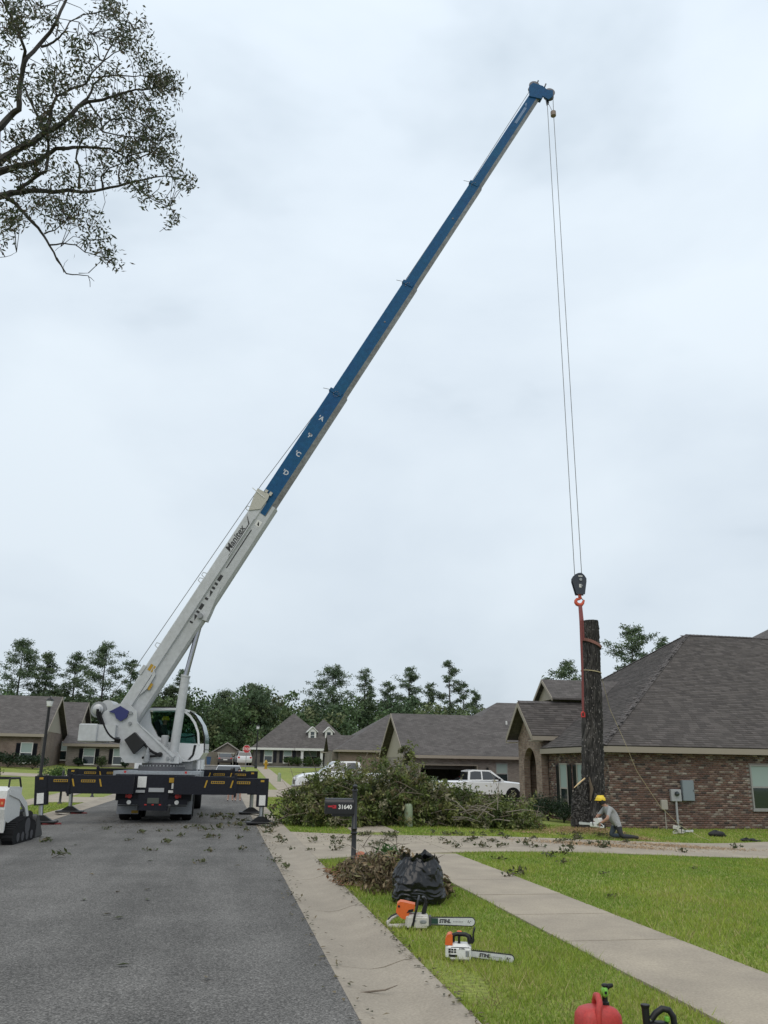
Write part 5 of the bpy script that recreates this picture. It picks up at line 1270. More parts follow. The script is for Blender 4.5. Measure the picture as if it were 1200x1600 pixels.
b = MB(M); b.tube([(-.07, 0, .13), (-.072, 0, .235)], [.022, .024], 10); b.lathe([(.024, 0), (.028, .01), (.028, .02)], (-.072, 0, .225), 12); b.build('filler_neck', blackp, bl, True)
b = MB(M); b.tube([(-.04, 0, .16), (-.01, 0, .195), (.035, 0, .222), (.075, 0, .215), (.10, 0, .18), (.105, 0, .12)], [.02, .02, .02, .02, .02, .02], 10); b.build('handle', blackp, bl, True)
b = MB(M); b.box((.06, 0, .165), (.03, .03, .04), bev=.01); b.build('trigger', MATS['lime_plastic'], bl)

# ------------------------------------------------------------------ mailbox, pedestal, bag
mbp = on(552, 1352)
mb = thing('mailbox', 'black mailbox numbered 31640 on a turned black post by the driveway', 'mailbox', mbp)
M = Matrix.Translation(mbp)
blk = mat('mailbox_black', (.012, .012, .014), .32, var=.2, vs=10)
b = MB(M); b.lathe([(.085, 0), (.09, .03), (.055, .06), (.05, .10), (.055, .12), (.045, .14), (.042, .50), (.058, .51), (.06, .535), (.046, .55), (.05, .58), (.06, .60), (.045, .62), (.042, 1.22), (.055, 1.23), (.052, 1.25), (.028, 1.26), (.045, 1.285), (.045, 1.31), (.02, 1.335), (.002, 1.34)], (0, 0, 0), 18); b.build('post', blk, mb, True)
b = MB(M); b.bx((-.40, -.03, .80), (.0, .03, .845)); b.build('bracket', blk, mb)
Mx = M @ Matrix.Rotation(-.05, 4, 'Z')
b = MB(Mx); prof = [(-.085, .845), (.085, .845), (.085, 1.02)] + [(.085*math.cos(math.pi*i/10), 1.02+.085*math.sin(math.pi*i/10)) for i in range(1, 10)] + [(-.085, 1.02)]
b.prism(prof, (-.52, 0, 0), (0, 1, 0), (0, 0, 1), (.5, 0, 0)); bxo = b.build('box', blk, mb)
b = MB(Mx); b.prism([(y*1.05, .975+(z-.975)*1.04) for y, z in prof], (-.53, 0, 0), (0, 1, 0), (0, 0, 1), (.02, 0, 0)); b.build('door', blk, mb)
b = MB(Mx); b.bx((-.48, -.094, .955), (-.37, -.0865, .982)); b.bx((-.40, -.094, .935), (-.335, -.0866, .99)); b.build('flag', mat('flag_red', (.42, .02, .03), .5), mb)
text_obj('house_number', '31640', .098, mat('number_white', (.75, .75, .72), .6), Mx @ Matrix.Translation((-.178, -.088, .958)) @ Matrix.Rotation(math.pi/2, 4, 'X'), mb, bold=.002)
pp = on(638, 1292)
pd = tag(MB(Matrix.Translation(pp)).lathe([(.125, -.05), (.125, .50), (.118, .56), (.115, .60), (.09, .63), (.002, .64)], (0, 0, 0), 20).build('utility_pedestal', mat('pedestal_green', (.24, .29, .19), .6, var=.08), None, True), 'pale green utility pedestal standing before the brush pile', 'pedestal')
MB(Matrix.Translation(pp)).lathe([(.129, .40), (.129, .42)], (0, 0, 0), 20).build('lid_seam', MATS['pedestal_green'], pd, True)
# bag
bgp = on(655, 1412)
def bag(name, label, c, r, h, seed, squash=1.0):
    from mathutils import noise as NZ
    n, m = 90, 150; t = np.linspace(0, 1, n); a = np.linspace(0, 2*math.pi, m, endpoint=False)
    prof = np.interp(t, [0, .04, .15, .4, .65, .82, .92, 1.0], [.80, .98, 1.08, 1.05, .97, .86, .74, .80])
    V = np.zeros((n, m, 3)); o3 = Vector((seed*7.3, 1.7, 4.1))
    for i in range(n):
        for j in range(m):
            ca, sa = math.cos(a[j]), math.sin(a[j]); p = Vector((ca, sa, t[i]*1.9))
            big = NZ.noise(p*1.1+o3)
            q = Vector((ca*1.6, sa*1.6, t[i]*7.0+.9*math.sin(2*a[j]+seed))) + Vector((NZ.noise(p*2+o3), NZ.noise(p*2-o3), NZ.noise(p*2+o3*2)))*1.1
            crease = 1-abs(NZ.noise(q*1.1+o3))*2.2
            q2 = Vector((ca*5, sa*5, t[i]*4))+Vector((NZ.noise(p*3), NZ.noise(p*3+o3), 0))*1.2
            cr2 = 1-abs(NZ.noise(q2+o3))*2
            gather = (.5+.5*math.sin(9*a[j]+3*NZ.noise(p*2)))*max(0, t[i]-.72)*.8
            rr = r*prof[i]*(1+.16*big+.045*max(crease, 0)+.03*cr2-.22*gather)
            zz = h*t[i]+(.10*NZ.noise(Vector((ca*1.5, sa*1.5, 9+seed)))+.05*NZ.noise(Vector((ca*5, sa*5, 3))))*h*t[i]**3*2.2
            V[i, j] = (c.x+rr*ca*1.05, c.y+rr*sa*.82, c.z+zz)
    idx = np.arange(n*m).reshape(n, m)
    Fc = np.stack([idx[:-1], np.roll(idx[:-1], -1, 1), np.roll(idx[1:], -1, 1), idx[1:]], -1).reshape(-1, 4)
    o = np_mesh(name, V.reshape(-1, 3), Fc, None, mat('bin_bag_plastic', (.005, .0055, .007), .22, spec=.5, bump=.12, bs=7), None, smooth=True)
    return tag(o, label, 'bag')
bg_ = bag('refuse_bag', 'large open black plastic bag on the grass strip', bgp, .30, .57, 4)
bgc = on(592, 1352); bag('refuse_bag', 'small crumpled black plastic bag behind the dead leaf pile', Vector((bgc.x, bgc.y, 0.02)), .17, .16, 9)

# ------------------------------------------------------------------ vehicles
carglass = mat('car_glass', (.015, .018, .02), .05, spec=.9)
def car(name, label, loc, rz, paint, kind='sedan', grp=None):
    t = thing(name, label, 'pickup' if kind == 'pickup' else 'car', loc, rz, grp); M = local(t)
    L = {'sedan': 4.6, 'suv': 4.8, 'pickup': 5.7}[kind]; Wd = .92 if kind != 'pickup' else 1.0
    # side outline, front at +x
    if kind == 'sedan': body = [(-2.25, .45), (-2.3, .75), (-2.2, .98), (-1.5, 1.02), (1.0, .98), (1.9, .86), (2.25, .7), (2.3, .4), (2.1, .3), (-2.1, .3)]; cab_ = [(-1.75, 1.0), (-1.05, 1.42), (.2, 1.44), (1.05, .98)]
    elif kind == 'suv': body = [(-2.3, .5), (-2.38, .8), (-2.3, 1.1), (1.0, 1.08), (2.0, 1.0), (2.32, .8), (2.38, .45), (2.2, .34), (-2.2, .34)]; cab_ = [(-2.22, 1.09), (-1.85, 1.66), (.1, 1.70), (1.05, 1.08)]
    else: body = [(-2.85, .62), (-2.87, 1.22), (-.95, 1.24), (.95, 1.22), (1.25, 1.26), (2.3, 1.16), (2.72, 1.0), (2.85, .72), (2.85, .5), (2.5, .42), (-2.7, .5)]; cab_ = [(-.95, 1.22), (-.85, 1.80), (-.55, 1.87), (.55, 1.85), (1.35, 1.25)]
    b = MB(M); n = len(body)
    # body with tumblehome: three lateral stations
    vs = []
    for y, s in ((-Wd, .97), (-Wd*.86, 1.0), (Wd*.86, 1.0), (Wd, .97)):
        for x, z in body: vs.append((x*(1 if abs(y) < Wd*.9 else .985), y, .7+(z-.7)*(1 if abs(y) < Wd*.9 else .86)))
    fs = [list(range(n)), list(range(4*n-1, 3*n-1, -1))]
    for k in range(3):
        for i in range(n): j = (i+1) % n; fs.append((k*n+i, k*n+n+i, k*n+n+j, k*n+j))
    b.add(vs, fs); bo = b.build('body', paint, t, True, 30)
    b = MB(M); n = len(cab_); zt = max(z for x, z in cab_); zb = cab_[0][1]; vs = []
    for s in (-1, 1):
        for x, z in cab_: vs.append((x, s*Wd*(.93-.22*(z-zb)/(zt-zb)), z))
    fs = [list(range(n)), list(range(2*n-1, n-1, -1))]+[(i, n+i, n+(i+1) % n, (i+1) % n) for i in range(n)]
    b.add(vs, fs); cb = b.build('cabin', paint, t, True, 20)
    cxm = sum(x for x, z in cab_)/n; czm = (zb+zt)/2
    ins = [(cxm+(x-cxm)*.84, czm+(z-czm)*.74) for x, z in cab_]
    for s in (-1, 1):
        f = lambda z: s*(Wd*(.93-.22*(z-zb)/(zt-zb))+.006)
        xm = cxm+.05
        for lo, hi in ((-99, xm-.04), (xm+.04, 99)):
            pg = [(min(max(x, lo), hi), z) for x, z in ins]
            q = MB(M); q.add([(x, f(z), z) for x, z in pg], [list(range(n))]); q.build('side_window', carglass, cb)
    for (a, c), nm in (((cab_[-1], cab_[-2]), 'windscreen'), ((cab_[0], cab_[1]), 'rear_window')):
        q = MB(M); dx = .012 if nm == 'windscreen' else -.012; v = []
        for tt, ww in ((.1, .86), (.9, .72)):
            x, z = a[0]+(c[0]-a[0])*tt, a[1]+(c[1]-a[1])*tt; v += [(x+dx, -Wd*ww, z+.008), (x+dx, Wd*ww, z+.008)]
        q.add(v, [(0, 1, 3, 2)]); q.build(nm, carglass, cb)
    xf, xr = (1.5, -1.42) if kind != 'pickup' else (1.85, -1.75); r = .33 if kind == 'sedan' else .4
    for x in (xf, xr):
        for s in (-1, 1):
            wl = MB(M); wl.lathe([(r*.6, -.12), (r*.95, -.12), (r, -.08), (r, .08), (r*.95, .12), (r*.6, .12)], (x, s*(Wd-.1), r), 24, 'Y'); w_ = wl.build('wheel', black, t, True)
            MB(M).lathe([(r*.62, -.115), (r*.62, .115)], (x, s*(Wd-.1), r), 16, 'Y').build('rim', steel, w_, True)
            MB(M).lathe([(r*1.18, -.02), (r*1.18, .02)], (x, s*(Wd-.015), r+.02), 24, 'Y').build('wheel_arch', blackp, t, True)
    xe = max(x for x, z in body)
    for s in (-1, 1):
        MB(M).box((xe-.14, s*Wd*.74, .86 if kind != 'sedan' else .68), (.22, .3, .16), bev=.04).build('headlight', trimw, t, True)
        MB(M).box((-xe+.05, s*Wd*.8, .95 if kind != 'sedan' else .82), (.1, .24, .22 if kind != 'sedan' else .13), bev=.02).build('tail_light', red, t, True)
        MB(M).box((.98 if kind == 'pickup' else .75, s*(Wd+.08), zb+.1), (.12, .18, .14), bev=.03).build('mirror', blackp, t, True)
    MB(M).box((xe-.02, 0, .68 if kind != 'sedan' else .52), (.06, Wd*1.0, .26 if kind != 'sedan' else .16), bev=.02).build('grille', dsteel, t)
    MB(M).box((xe-.05, 0, .46 if kind != 'sedan' else .36), (.16, Wd*1.85, .14), bev=.04).build('bumper', gunmet if kind == 'pickup' else paint, t, True)
    MB(M).bx((-xe-.02, -.25, .6), (-xe+.1, .25, .72)).build('licence_plate', decal, t)
    return t
p = Vector((15.3, 51.2, Z(15.3, 51.2)+.025)); 
carwhite = mat('car_white', (.70, .71, .73), .25, coat=.5); 
car('pickup_truck', 'white pickup truck parked sideways before the open garage', p, 0.02, carwhite, 'pickup')
car('parked_car', 'red car mostly hidden behind the white pickup', (15.9, 53.9-.9, Z(16, 53)+.025), 0.1, mat('car_red', (.25, .015, .02), .3, coat=.5), 'sedan')
p = (6.9, 50.5, Z(6.9, 50.5)+.025); car('pickup_truck', 'white pickup truck half buried behind the left end of the brush pile', p, math.pi+.05, carwhite, 'pickup')
car('parked_car', 'dark grey sedan parked far away before the fence', (0.2, 113.0, Z(.2, 113)+.03), math.pi/2, mat('car_grey', (.05, .05, .055), .3, coat=.4), 'sedan')
car('parked_car', 'white car parked far away beside the dark sedan', (2.35, 112.0, Z(2.3, 112)+.03), math.pi/2+.1, mat('car_white2', (.62, .63, .65), .3, coat=.4), 'suv')
car('parked_car', 'white car partly visible behind the crane outrigger beams', (.35, 56.0, Z(.35, 56)-.02), math.pi/2, mat('car_white2'), 'sedan')

# ------------------------------------------------------------------ street furniture
def lamp(label, x, y, h, r=.06):
    z = Z(x, y); t = thing('street_lamp', label, 'street lamp', (x, y, z)); M = Matrix.Translation((x, y, z))
    MB(M).lathe([(r*2.4, 0), (r*2.4, .25), (r*1.7, .35), (r*1.5, .9), (r*1.1, 1.0), (r*.95, h-.45)], (0, 0, 0), 12).build('post', blackp, t, True)
    MB(M).lathe([(.06, h-.45), (.13, h-.42), (.17, h-.16), (.16, h-.14)], (0, 0, 0), 12).build('lantern_glass', mat('lamp_glass', (.55, .56, .55), .3), t, True)
    MB(M).lathe([(.2, h-.14), (.16, h-.06), (.05, h-.01), (.02, h+.05)], (0, 0, 0), 12).build('lantern_cap', blackp, t, True); return t
lamp('tall black lamp post on the left lawn behind the crane outrigger', -8.95, 46.0, 4.75, .075)
lamp('distant black lamp post beside the far stop sign', 3.35, 92.0, 4.4, .06)
t = thing('stop_sign', 'red octagonal STOP sign at the far end of the street', 'stop sign', (2.25, 90, Z(2.25, 90))); M = Matrix.Translation(t.location)
MB(M).lathe([(.035, 0), (.035, 2.2)], (0, 0, 0), 8).build('post', gunmet, t)
oc = [(.42*math.cos(RAD(22.5+45*i)), .42*math.sin(RAD(22.5+45*i))) for i in range(8)]
MB(M).prism(oc, (0, -.05, 1.95), (1, 0, 0), (0, 0, 1), (0, .012, 0)).build('plate_rim', decal, t)
MB(M).prism([(x*.93, z*.93) for x, z in oc], (0, -.056, 1.95), (1, 0, 0), (0, 0, 1), (0, .005, 0)).build('plate', mat('sign_red', (.40, .02, .025), .5), t)
text_obj('lettering', 'STOP', .34, decal, M @ Matrix.Translation((0, -.058, 1.94)) @ Matrix.Rotation(math.pi/2, 4, 'X'), t, bold=.008)
t = thing('fire_hydrant', 'small yellow fire hydrant on the far lawn corner', 'hydrant', (4.3, 90, Z(4.3, 90))); M = Matrix.Translation(t.location)
MB(M).lathe([(.2, 0), (.2, .06), (.13, .08), (.13, .62), (.18, .64), (.18, .68), (.12, .82), (.04, .88), (.04, .93)], (0, 0, 0), 14).build('barrel', yellow, t, True)
MB(M).lathe([(.08, -.24), (.08, .24)], (0, 0, .5), 10, 'X').build('nozzle', yellow, t, True)
t = thing('wheelie_bin', 'dark green wheeled bin by the far fence', 'bin', (-2.7, 117.5, Z(-2.7, 117.5))); M = Matrix.Translation(t.location)
gb = mat('bin_green', (.02, .10, .06), .5)
MB(M).prism([(-.26, .05), (.26, .05), (.34, 1.05), (-.34, 1.05)], (0, -.3, 0), (1, 0, 0), (0, 0, 1), (0, .6, 0)).build('tub', gb, t); MB(M).box((0, 0, 1.09), (.74, .72, .07), bev=.03).build('lid', gb, t)
t = thing('wheelie_bin', 'blue wheeled bin beside the green one by the far fence', 'bin', (-1.95, 117.6, Z(-1.95, 117.6))); M = Matrix.Translation(t.location)
gb = mat('bin_blue', (.02, .06, .14), .5)
MB(M).prism([(-.22, .05), (.22, .05), (.3, 1.0), (-.3, 1.0)], (0, -.3, 0), (1, 0, 0), (0, 0, 1), (0, .6, 0)).build('tub', gb, t); MB(M).box((0, 0, 1.04), (.66, .7, .07), bev=.03).build('lid', gb, t)
def left_mailbox(label, x, y):
    t = thing('mailbox', label, 'mailbox', (x, y, Z(x, y))); M = Matrix.Translation(t.location)
    MB(M).lathe([(.09, 0), (.09, .04), (.05, .1), (.045, .5), (.06, .52), (.045, .55), (.045, 1.25), (.03, 1.3), (.002, 1.34)], (0, 0, 0), 12).build('post', blk, t, True)
    b = MB(M); b.prism([(y_, z-.0) for y_, z in prof], (.02, 0, 0), (0, 1, 0), (0, 0, 1), (.52, 0, 0)); b.build('box', blk, t)
    MB(M).bx((.0, -.03, .8), (.45, .03, .844)).build('bracket', blk, t); return t
left_mailbox('black mailbox post on the left grass between the outrigger legs', -6.4, 37.4); left_mailbox('black mailbox at the left driveway behind the outrigger jack', -6.2, 44.8)
t = tag(MB(Matrix.Translation((4.2, 66, Z(4.2, 66)))).lathe([(.13, -.1), (.13, .55), (.1, .62), (.002, .64)], (0, 0, 0), 12).build('utility_pedestal', MATS['pedestal_green'], None, True), 'small distant utility pedestal on the lawn before the far house', 'pedestal')
MB(Matrix.Translation((4.2, 66, Z(4.2, 66)))).lathe([(.134, .38), (.134, .41)], (0, 0, 0), 12).build('lid_seam', MATS['pedestal_green'], t, True)

# two bystanders up the road, hidden from the waist up by the outrigger beams
def stander(label, x, y, sh, seed):
    r = random.Random(seed); z = Z(x, y)+.015; O = Vector((x, y, z)); k = .83
    def q(a, b_, c, rr): return (tuple(O+Vector((a*k, b_*k, c*k))), rr*k)
    J = {'pelvis': q(0, 0, .95, .13), 'spine': q(0, 0, 1.15, .125), 'chest': q(0, 0, 1.32, .14), 'neck': q(0, 0, 1.48, .055), 'head': q(0, -.02, 1.58, .085), 'crown': q(0, -.01, 1.68, .08)}
    E = [('pelvis', 'spine'), ('spine', 'chest'), ('chest', 'neck'), ('neck', 'head'), ('head', 'crown')]
    for s, n in ((-1, 'L'), (1, 'R')):
        J.update({'s'+n: q(s*.17, 0, 1.4, .065), 'e'+n: q(s*.24, .03, 1.12, .045), 'w'+n: q(s*.22, -.06, .88, .035), 'f'+n: q(s*.215, -.09, .79, .03), 'h'+n: q(s*.09, 0, .88, .095), 'k'+n: q(s*.11, -.02, .5, .062), 'a'+n: q(s*.12, .02, .09, .04), 't'+n: q(s*.15, -.14, .045, .036)})
        E += [('chest', 's'+n), ('s'+n, 'e'+n), ('e'+n, 'w'+n), ('w'+n, 'f'+n), ('pelvis', 'h'+n), ('h'+n, 'k'+n), ('k'+n, 'a'+n), ('a'+n, 't'+n)]
    def reg(p):
        h_ = (p.z-z)/k
        if h_ < .075: return 3
        if h_ < .58: return 0
        if h_ < .98 and abs(p.x-x) < .19: return 2
        if h_ > 1.46: return 0
        return 1
    t, bo = figure('person', J, E, O, 'pelvis', reg, [skin2, mat('top'+str(seed), sh, .9), mat('shorts', (.12, .12, .14), .9), boot], label)
    MB().ball(O+Vector((0, .02, 1.66*k)), .1*k, 10, 8).build('hair', hair, t, True)
stander('bystander with bare legs on the road, left of the pair under the beam', .42, 41.3, (.30, .12, .12), 1); stander('bystander with bare legs on the road, right of the pair under the beam', .76, 41.1, (.12, .16, .25), 2)

# crane operator in the cab
OQ = Vector((cr(256, 1160, 1.05).x, 1.05, cr(256, 1160, 1.05).z))
def oq(u, w, z, r): return (tuple(TM @ (OQ+Vector((u, w, z)))), r)
J = {'pelvis': oq(-.02, 0, .06, .13), 'spine': oq(-.05, 0, .24, .125), 'chest': oq(-.06, 0, .44, .14), 'neck': oq(-.03, 0, .58, .055), 'head': oq(0, 0, .67, .085), 'crown': oq(0, 0, .76, .08),
     'sN': oq(-.05, -.18, .5, .065), 'eN': oq(.03, -.22, .24, .045), 'wN': oq(.25, -.2, .2, .035), 'sF': oq(-.05, .18, .5, .065), 'eF': oq(.03, .22, .24, .045), 'wF': oq(.25, .2, .2, .035),
     'hN': oq(.02, -.1, .05, .09), 'kN': oq(.38, -.12, .1, .06), 'aN': oq(.42, -.12, -.02, .045), 'hF': oq(.02, .1, .05, .09), 'kF': oq(.38, .12, .1, .06), 'aF': oq(.42, .12, -.02, .045)}
E = [('pelvis', 'spine'), ('spine', 'chest'), ('chest', 'neck'), ('neck', 'head'), ('head', 'crown'), ('chest', 'sN'), ('sN', 'eN'), ('eN', 'wN'), ('chest', 'sF'), ('sF', 'eF'), ('eF', 'wF'), ('pelvis', 'hN'), ('hN', 'kN'), ('kN', 'aN'), ('pelvis', 'hF'), ('hF', 'kF'), ('kF', 'aF')]
def oreg(p):
    h_ = (TM.inverted() @ p)-OQ
    return 0 if h_.z > .56 or h_.x > .16 and h_.z > .14 else (1 if h_.z > .12 else 2)
op_, _ = figure('person', J, E, TM @ OQ, 'pelvis', oreg, [skin, mat('olive_shirt', (.06, .07, .06), .9), pants], 'crane operator in yellow hard hat seated inside the glass cab')
helmet(TM @ (OQ+Vector((.0, 0, .72))), .115, op_, yellowh, ex)

# ================================================================== TRACK LOADER at the left edge
ld = thing('track_loader', 'white compact track loader with red tail light at the left road edge', 'loader', (-4.60, 20.1, 0), RAD(-5))
M = local(ld) @ Matrix.Diagonal((.78, 1, 1, 1))                                # local +y is forward
lw = mat('loader_white', (.62, .62, .60), .4, var=.08, vs=5)
b = MB(M); b.prism([(-.95, .52), (-1.0, .75), (-.98, 1.08), (-.85, 1.14), (.05, 1.12), (.1, .52), (-.6, .42)], (-.02, 0, 0), (0, 1, 0), (0, 0, 1), (.46, 0, 0)); b.prism([(-.95, .52), (-1.0, .75), (-.98, 1.08), (-.85, 1.14), (.05, 1.12), (.1, .52), (-.6, .42)], (-.48, 0, 0), (0, 1, 0), (0, 0, 1), (.455, 0, 0)); b.build('body', lw, ld)
for x_ in (.26, -.5): MB(M).prism([(-.99, .5), (-1.06, .70), (-1.03, 1.06), (-.9, 1.12), (-.9, .3), (-.94, .25)], (x_, 0, 0), (0, 1, 0), (0, 0, 1), (.24, 0, 0)).build('tailgate', lw, ld)
for sx in (-1, 1):
    b = MB(M); b.box((sx*.38, -1.06, .83), (.2, .03, .16), bev=.01); tl = b.build('tail_light', mat('tail_red', (.5, .045, .02), .35), ld)
    MB(M).bx((sx*.42-.03, -1.08, .8), (sx*.42+.03, -1.073, .85)).build('reflector', mat('reflector_orange', (.6, .25, .1), .4), tl)
    b = MB(M); b.tube([(sx*.44, -.85, 1.12), (sx*.44, -.83, 1.3), (sx*.44, -.2, 1.3), (sx*.44, -.05, 1.12)], .025, 8); b.build('guard_rail', blackp, ld)
    # track
    pts = [(-.7, .0), (.55, .0), (.72, .1), (.74, .25), (.62, .38), (.05, .5), (-.5, .42), (-.8, .28), (-.82, .12)]
    b = MB(M); b.prism(pts, (sx*.55-.14, 0, .005), (0, 1, 0), (0, 0, 1), (.28, 0, 0)); tr = b.build('track', black, ld)
    b = MB(M)
    n = len(pts)
    for i in range(n):
        a, c = Vector((0, *pts[i])), Vector((0, *pts[(i+1) % n])); L = (c-a).length; k = int(L/.1)+1
        for j in range(k):
            q = a+(c-a)*((j+.5)/k); ang = math.atan2(c.z-a.z, c.y-a.y)
            b.box((sx*.55, q.y, q.z+.005 if q.z > .02 else q.z+.018), (.29, .05, .03), Matrix.Rotation(ang, 4, 'X'))
    b.build('track_lug', black, tr)['kind'] = 'stuff'
    b = MB(M)
    for y in (-.45, -.15, .15, .45): b.lathe([(.09, -.15), (.09, .15)], (sx*.55, y, .13), 14, 'X')
    b.lathe([(.17, -.15), (.17, .15)], (sx*.55, .1, .32), 14, 'X'); b.build('roller', dsteel, tr, True)
    # lift arm
    b = MB(M); b.prism([(-.8, .98), (-.75, 1.08), (-.1, 1.0), (.45, .78), (.85, .30), (.78, .22), (.35, .66), (-.1, .86)], (sx*.43-.04, 0, 0), (0, 1, 0), (0, 0, 1), (.08, 0, 0)); b.build('lift_arm', lw, ld)
    b = MB(M); b.tube([(sx*.4, -.5, .6), (sx*.4, .5, .62)], .035, 10); b.build('hydraulic_ram', dsteel, ld)
b = MB(M); b.box((0, -.5, 1.3), (.9, .05, .05)); b.box((0, -.2, 1.3), (.9, .05, .05)); b.build('guard_rail', blackp, ld)
b = MB(M); b.prism([(.95, .45), (1.0, .5), (1.02, .06), (1.5, .02), (1.5, .0), (.95, .0), (.86, .15)], (-.6, 0, .01), (0, 1, 0), (0, 0, 1), (1.2, 0, 0)); bk = b.build('bucket', mat('bucket_grey', (.07, .07, .07), .6, .3, var=.3), ld)
for sx in (-.62, .60):
    b = MB(M); b.prism([(.95, .48), (1.08, .46), (1.5, .03), (.95, .0)], (sx, 0, .01), (0, 1, 0), (0, 0, 1), (.02, 0, 0)); b.build('bucket_side', MATS['bucket_grey'], bk)
b = MB(M); b.prism([(.6, .15), (.9, .15), (.9, .55), (.7, .6)], (-.5, 0, 0), (0, 1, 0), (0, 0, 1), (1.0, 0, 0)); b.build('front_plate', blackp, ld)

# ================================================================== VEGETATION
def ell_points(n, c, r, shell=.55):
    d = rng.normal(size=(n, 3)); d /= np.linalg.norm(d, axis=1)[:, None]
    return np.array(c)+d*np.array(r)*(shell+(1-shell)*rng.random((n, 1)))
# far woodland, one mass
parts = []
def wood_h(px):                              # tree-line height in photo pixels above the horizon
    xs_ = [0, 120, 200, 240, 290, 330, 380, 430, 470, 510, 545, 600, 700, 760, 900, 1200]; ys_ = [112, 104, 108, 114, 122, 116, 126, 122, 112, 128, 128, 118, 112, 104, 80, 80]
    return np.interp(px, xs_, ys_)
GP_ = np.array([(.072, .118, .05), (.088, .135, .057), (.11, .15, .066), (.06, .098, .048), (.14, .162, .08)])
for i in range(420):
    Y = rnd.uniform(132, 172); px = rnd.uniform(-40, 1230); c = at(px, 1194, Y); zb = Z(c.x, Y)
    H_ = max(4, wood_h(px)/1420*Y*rnd.uniform(.74, 1.0)+.4)
    for k in range(rnd.randint(4, 7)):
        rr = rnd.uniform(1.1, 2.4); z = zb+H_*rnd.uniform(.15, 1.0)-rr*.6
        col = GP_[rnd.randrange(5)]*rnd.uniform(.75, 1.3)
        P = ell_points(95, (c.x+rnd.uniform(-2.2, 2.2), Y+rnd.uniform(-2, 2), max(z, zb+.5)), (rr*1.1, rr, rr*.85), .5)
        parts.append(leaf_cloud(P, np.full(95, .62), np.full(95, .36), [col], jit=.35))
v, f, c = merge(parts); wd = np_mesh('woodland', v, f, c, needlem); wd['kind'] = 'stuff'; tag(wd, 'dense dark green woodland behind the far houses', 'woodland')
# low dark undergrowth closing the view under the wood
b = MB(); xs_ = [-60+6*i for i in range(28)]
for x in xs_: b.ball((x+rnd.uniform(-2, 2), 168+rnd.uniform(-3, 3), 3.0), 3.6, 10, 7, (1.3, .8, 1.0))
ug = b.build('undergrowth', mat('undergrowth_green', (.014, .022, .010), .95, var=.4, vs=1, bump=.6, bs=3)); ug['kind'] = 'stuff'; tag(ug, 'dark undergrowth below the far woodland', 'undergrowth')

def pine(label, px, ptop, Y, rw, base_frac, n, seed, pal=None, broad=False):
    r = random.Random(seed); top = at(px, ptop, Y); x, z0 = top.x, Z(top.x, Y); Hh = top.z-z0
    t = thing('pine_tree', label, 'tree', (x, Y, z0), 0, 'tall trees standing above the far woodland')
    lean = r.uniform(-.03, .03)*Hh
    tp = [(x-lean*(1-q)**2+r.uniform(-.1, .1), Y, z0+Hh*q) for q in (0, .25, .5, .75, .95)]
    b = MB(); b.tube(tp, [.26, .21, .16, .10, .03], 7)
    parts = []; pal = pal or [(.078, .118, .064), (.095, .138, .073), (.115, .155, .082)]; rw *= 1.18
    nl = int(n*1.35)
    for k in range(nl):
        q = base_frac+(1-base_frac)*((k+r.random())/nl); zz = z0+Hh*q
        prof_ = math.sin(math.pi*min(1, .18+.82*(q-base_frac)/(1-base_frac)*.98))**.7 if broad else (1-((q-base_frac)/(1-base_frac))**1.6)*.85+.22
        R_ = rw*prof_*r.uniform(.45, 1.1); a = r.uniform(0, 6.283); upk = r.uniform(.05, .4)
        e_ = Vector((x+R_*math.cos(a), Y+R_*math.sin(a), zz+R_*upk))
        b.tube([(x, Y, zz-.1), tuple((Vector((x, Y, zz))+e_)/2+Vector((0, 0, r.uniform(-.2, .1)))), tuple(e_)], [.045, .03, .012], 4)
        for j in range(r.randint(4, 7)):
            f_ = r.uniform(.3, 1.08); cc = Vector((x, Y, zz))+(e_-Vector((x, Y, zz)))*f_+Vector((r.uniform(-.4, .4), r.uniform(-.4, .4), r.uniform(-.1, .35)))
            s = r.uniform(.4, .8)*(rw/2.6)**.4
            P = ell_points(34, tuple(cc), (s*1.2, s*1.2, s*.75), .15)
            parts.append(leaf_cloud(P, np.full(34, .36), np.full(34, .13), [np.array(pal[r.randrange(len(pal))])*r.uniform(.8, 1.25)], jit=.3))
    b.build('trunk', branchm, t, True)
    v, f, c = merge(parts); np_mesh('crown', v, f, c, needlem, t)
    return t
pine('broad pine at the far left edge above the leftmost house', 38, 1003, 138, 4.6, .22, 46, 1, broad=True)
pine('slim pine just right of the leftmost broad pine', 77, 1024, 140, 3.0, .25, 34, 2)
pine('pine with bare lower trunk and small rounded top left of the crane', 121, 1023, 145, 3.0, .38, 26, 3, broad=True)
pine('dense upright pine directly left of the crane winch', 168, 1008, 140, 3.9, .2, 46, 4, broad=True)
pine('narrow pine half hidden behind the boom foot', 207, 1034, 140, 2.2, .3, 20, 5)
pine('small thin pine seen between boom and lift cylinder', 283, 1050, 140, 2.0, .4, 18, 6)
pine('leafy round-topped tree behind the crane cab', 268, 1078, 138, 3.4, .15, 34, 16, broad=True, pal=[(.04, .06, .025), (.05, .07, .03)])
pine('tall bushy tree rising behind the far dormer house', 521, 1045, 146, 5.2, .2, 54, 7, broad=True)
pine('dark tree beside the stop sign lamp, left of the far house roof', 398, 1073, 140, 4.6, .15, 48, 8, broad=True)
pine('tall tree left of the dome of trees behind the crane cab', 355, 1083, 142, 3.6, .2, 38, 9, broad=True)
pine('pine with flat top right of the bushy tree', 570, 1050, 146, 2.8, .3, 28, 10)
pine('short pine between two taller ones over the garage roof', 606, 1068, 148, 2.6, .35, 22, 11)
pine('pine with leaning open crown above the garage gable', 640, 1046, 148, 3.2, .42, 26, 12, broad=True)
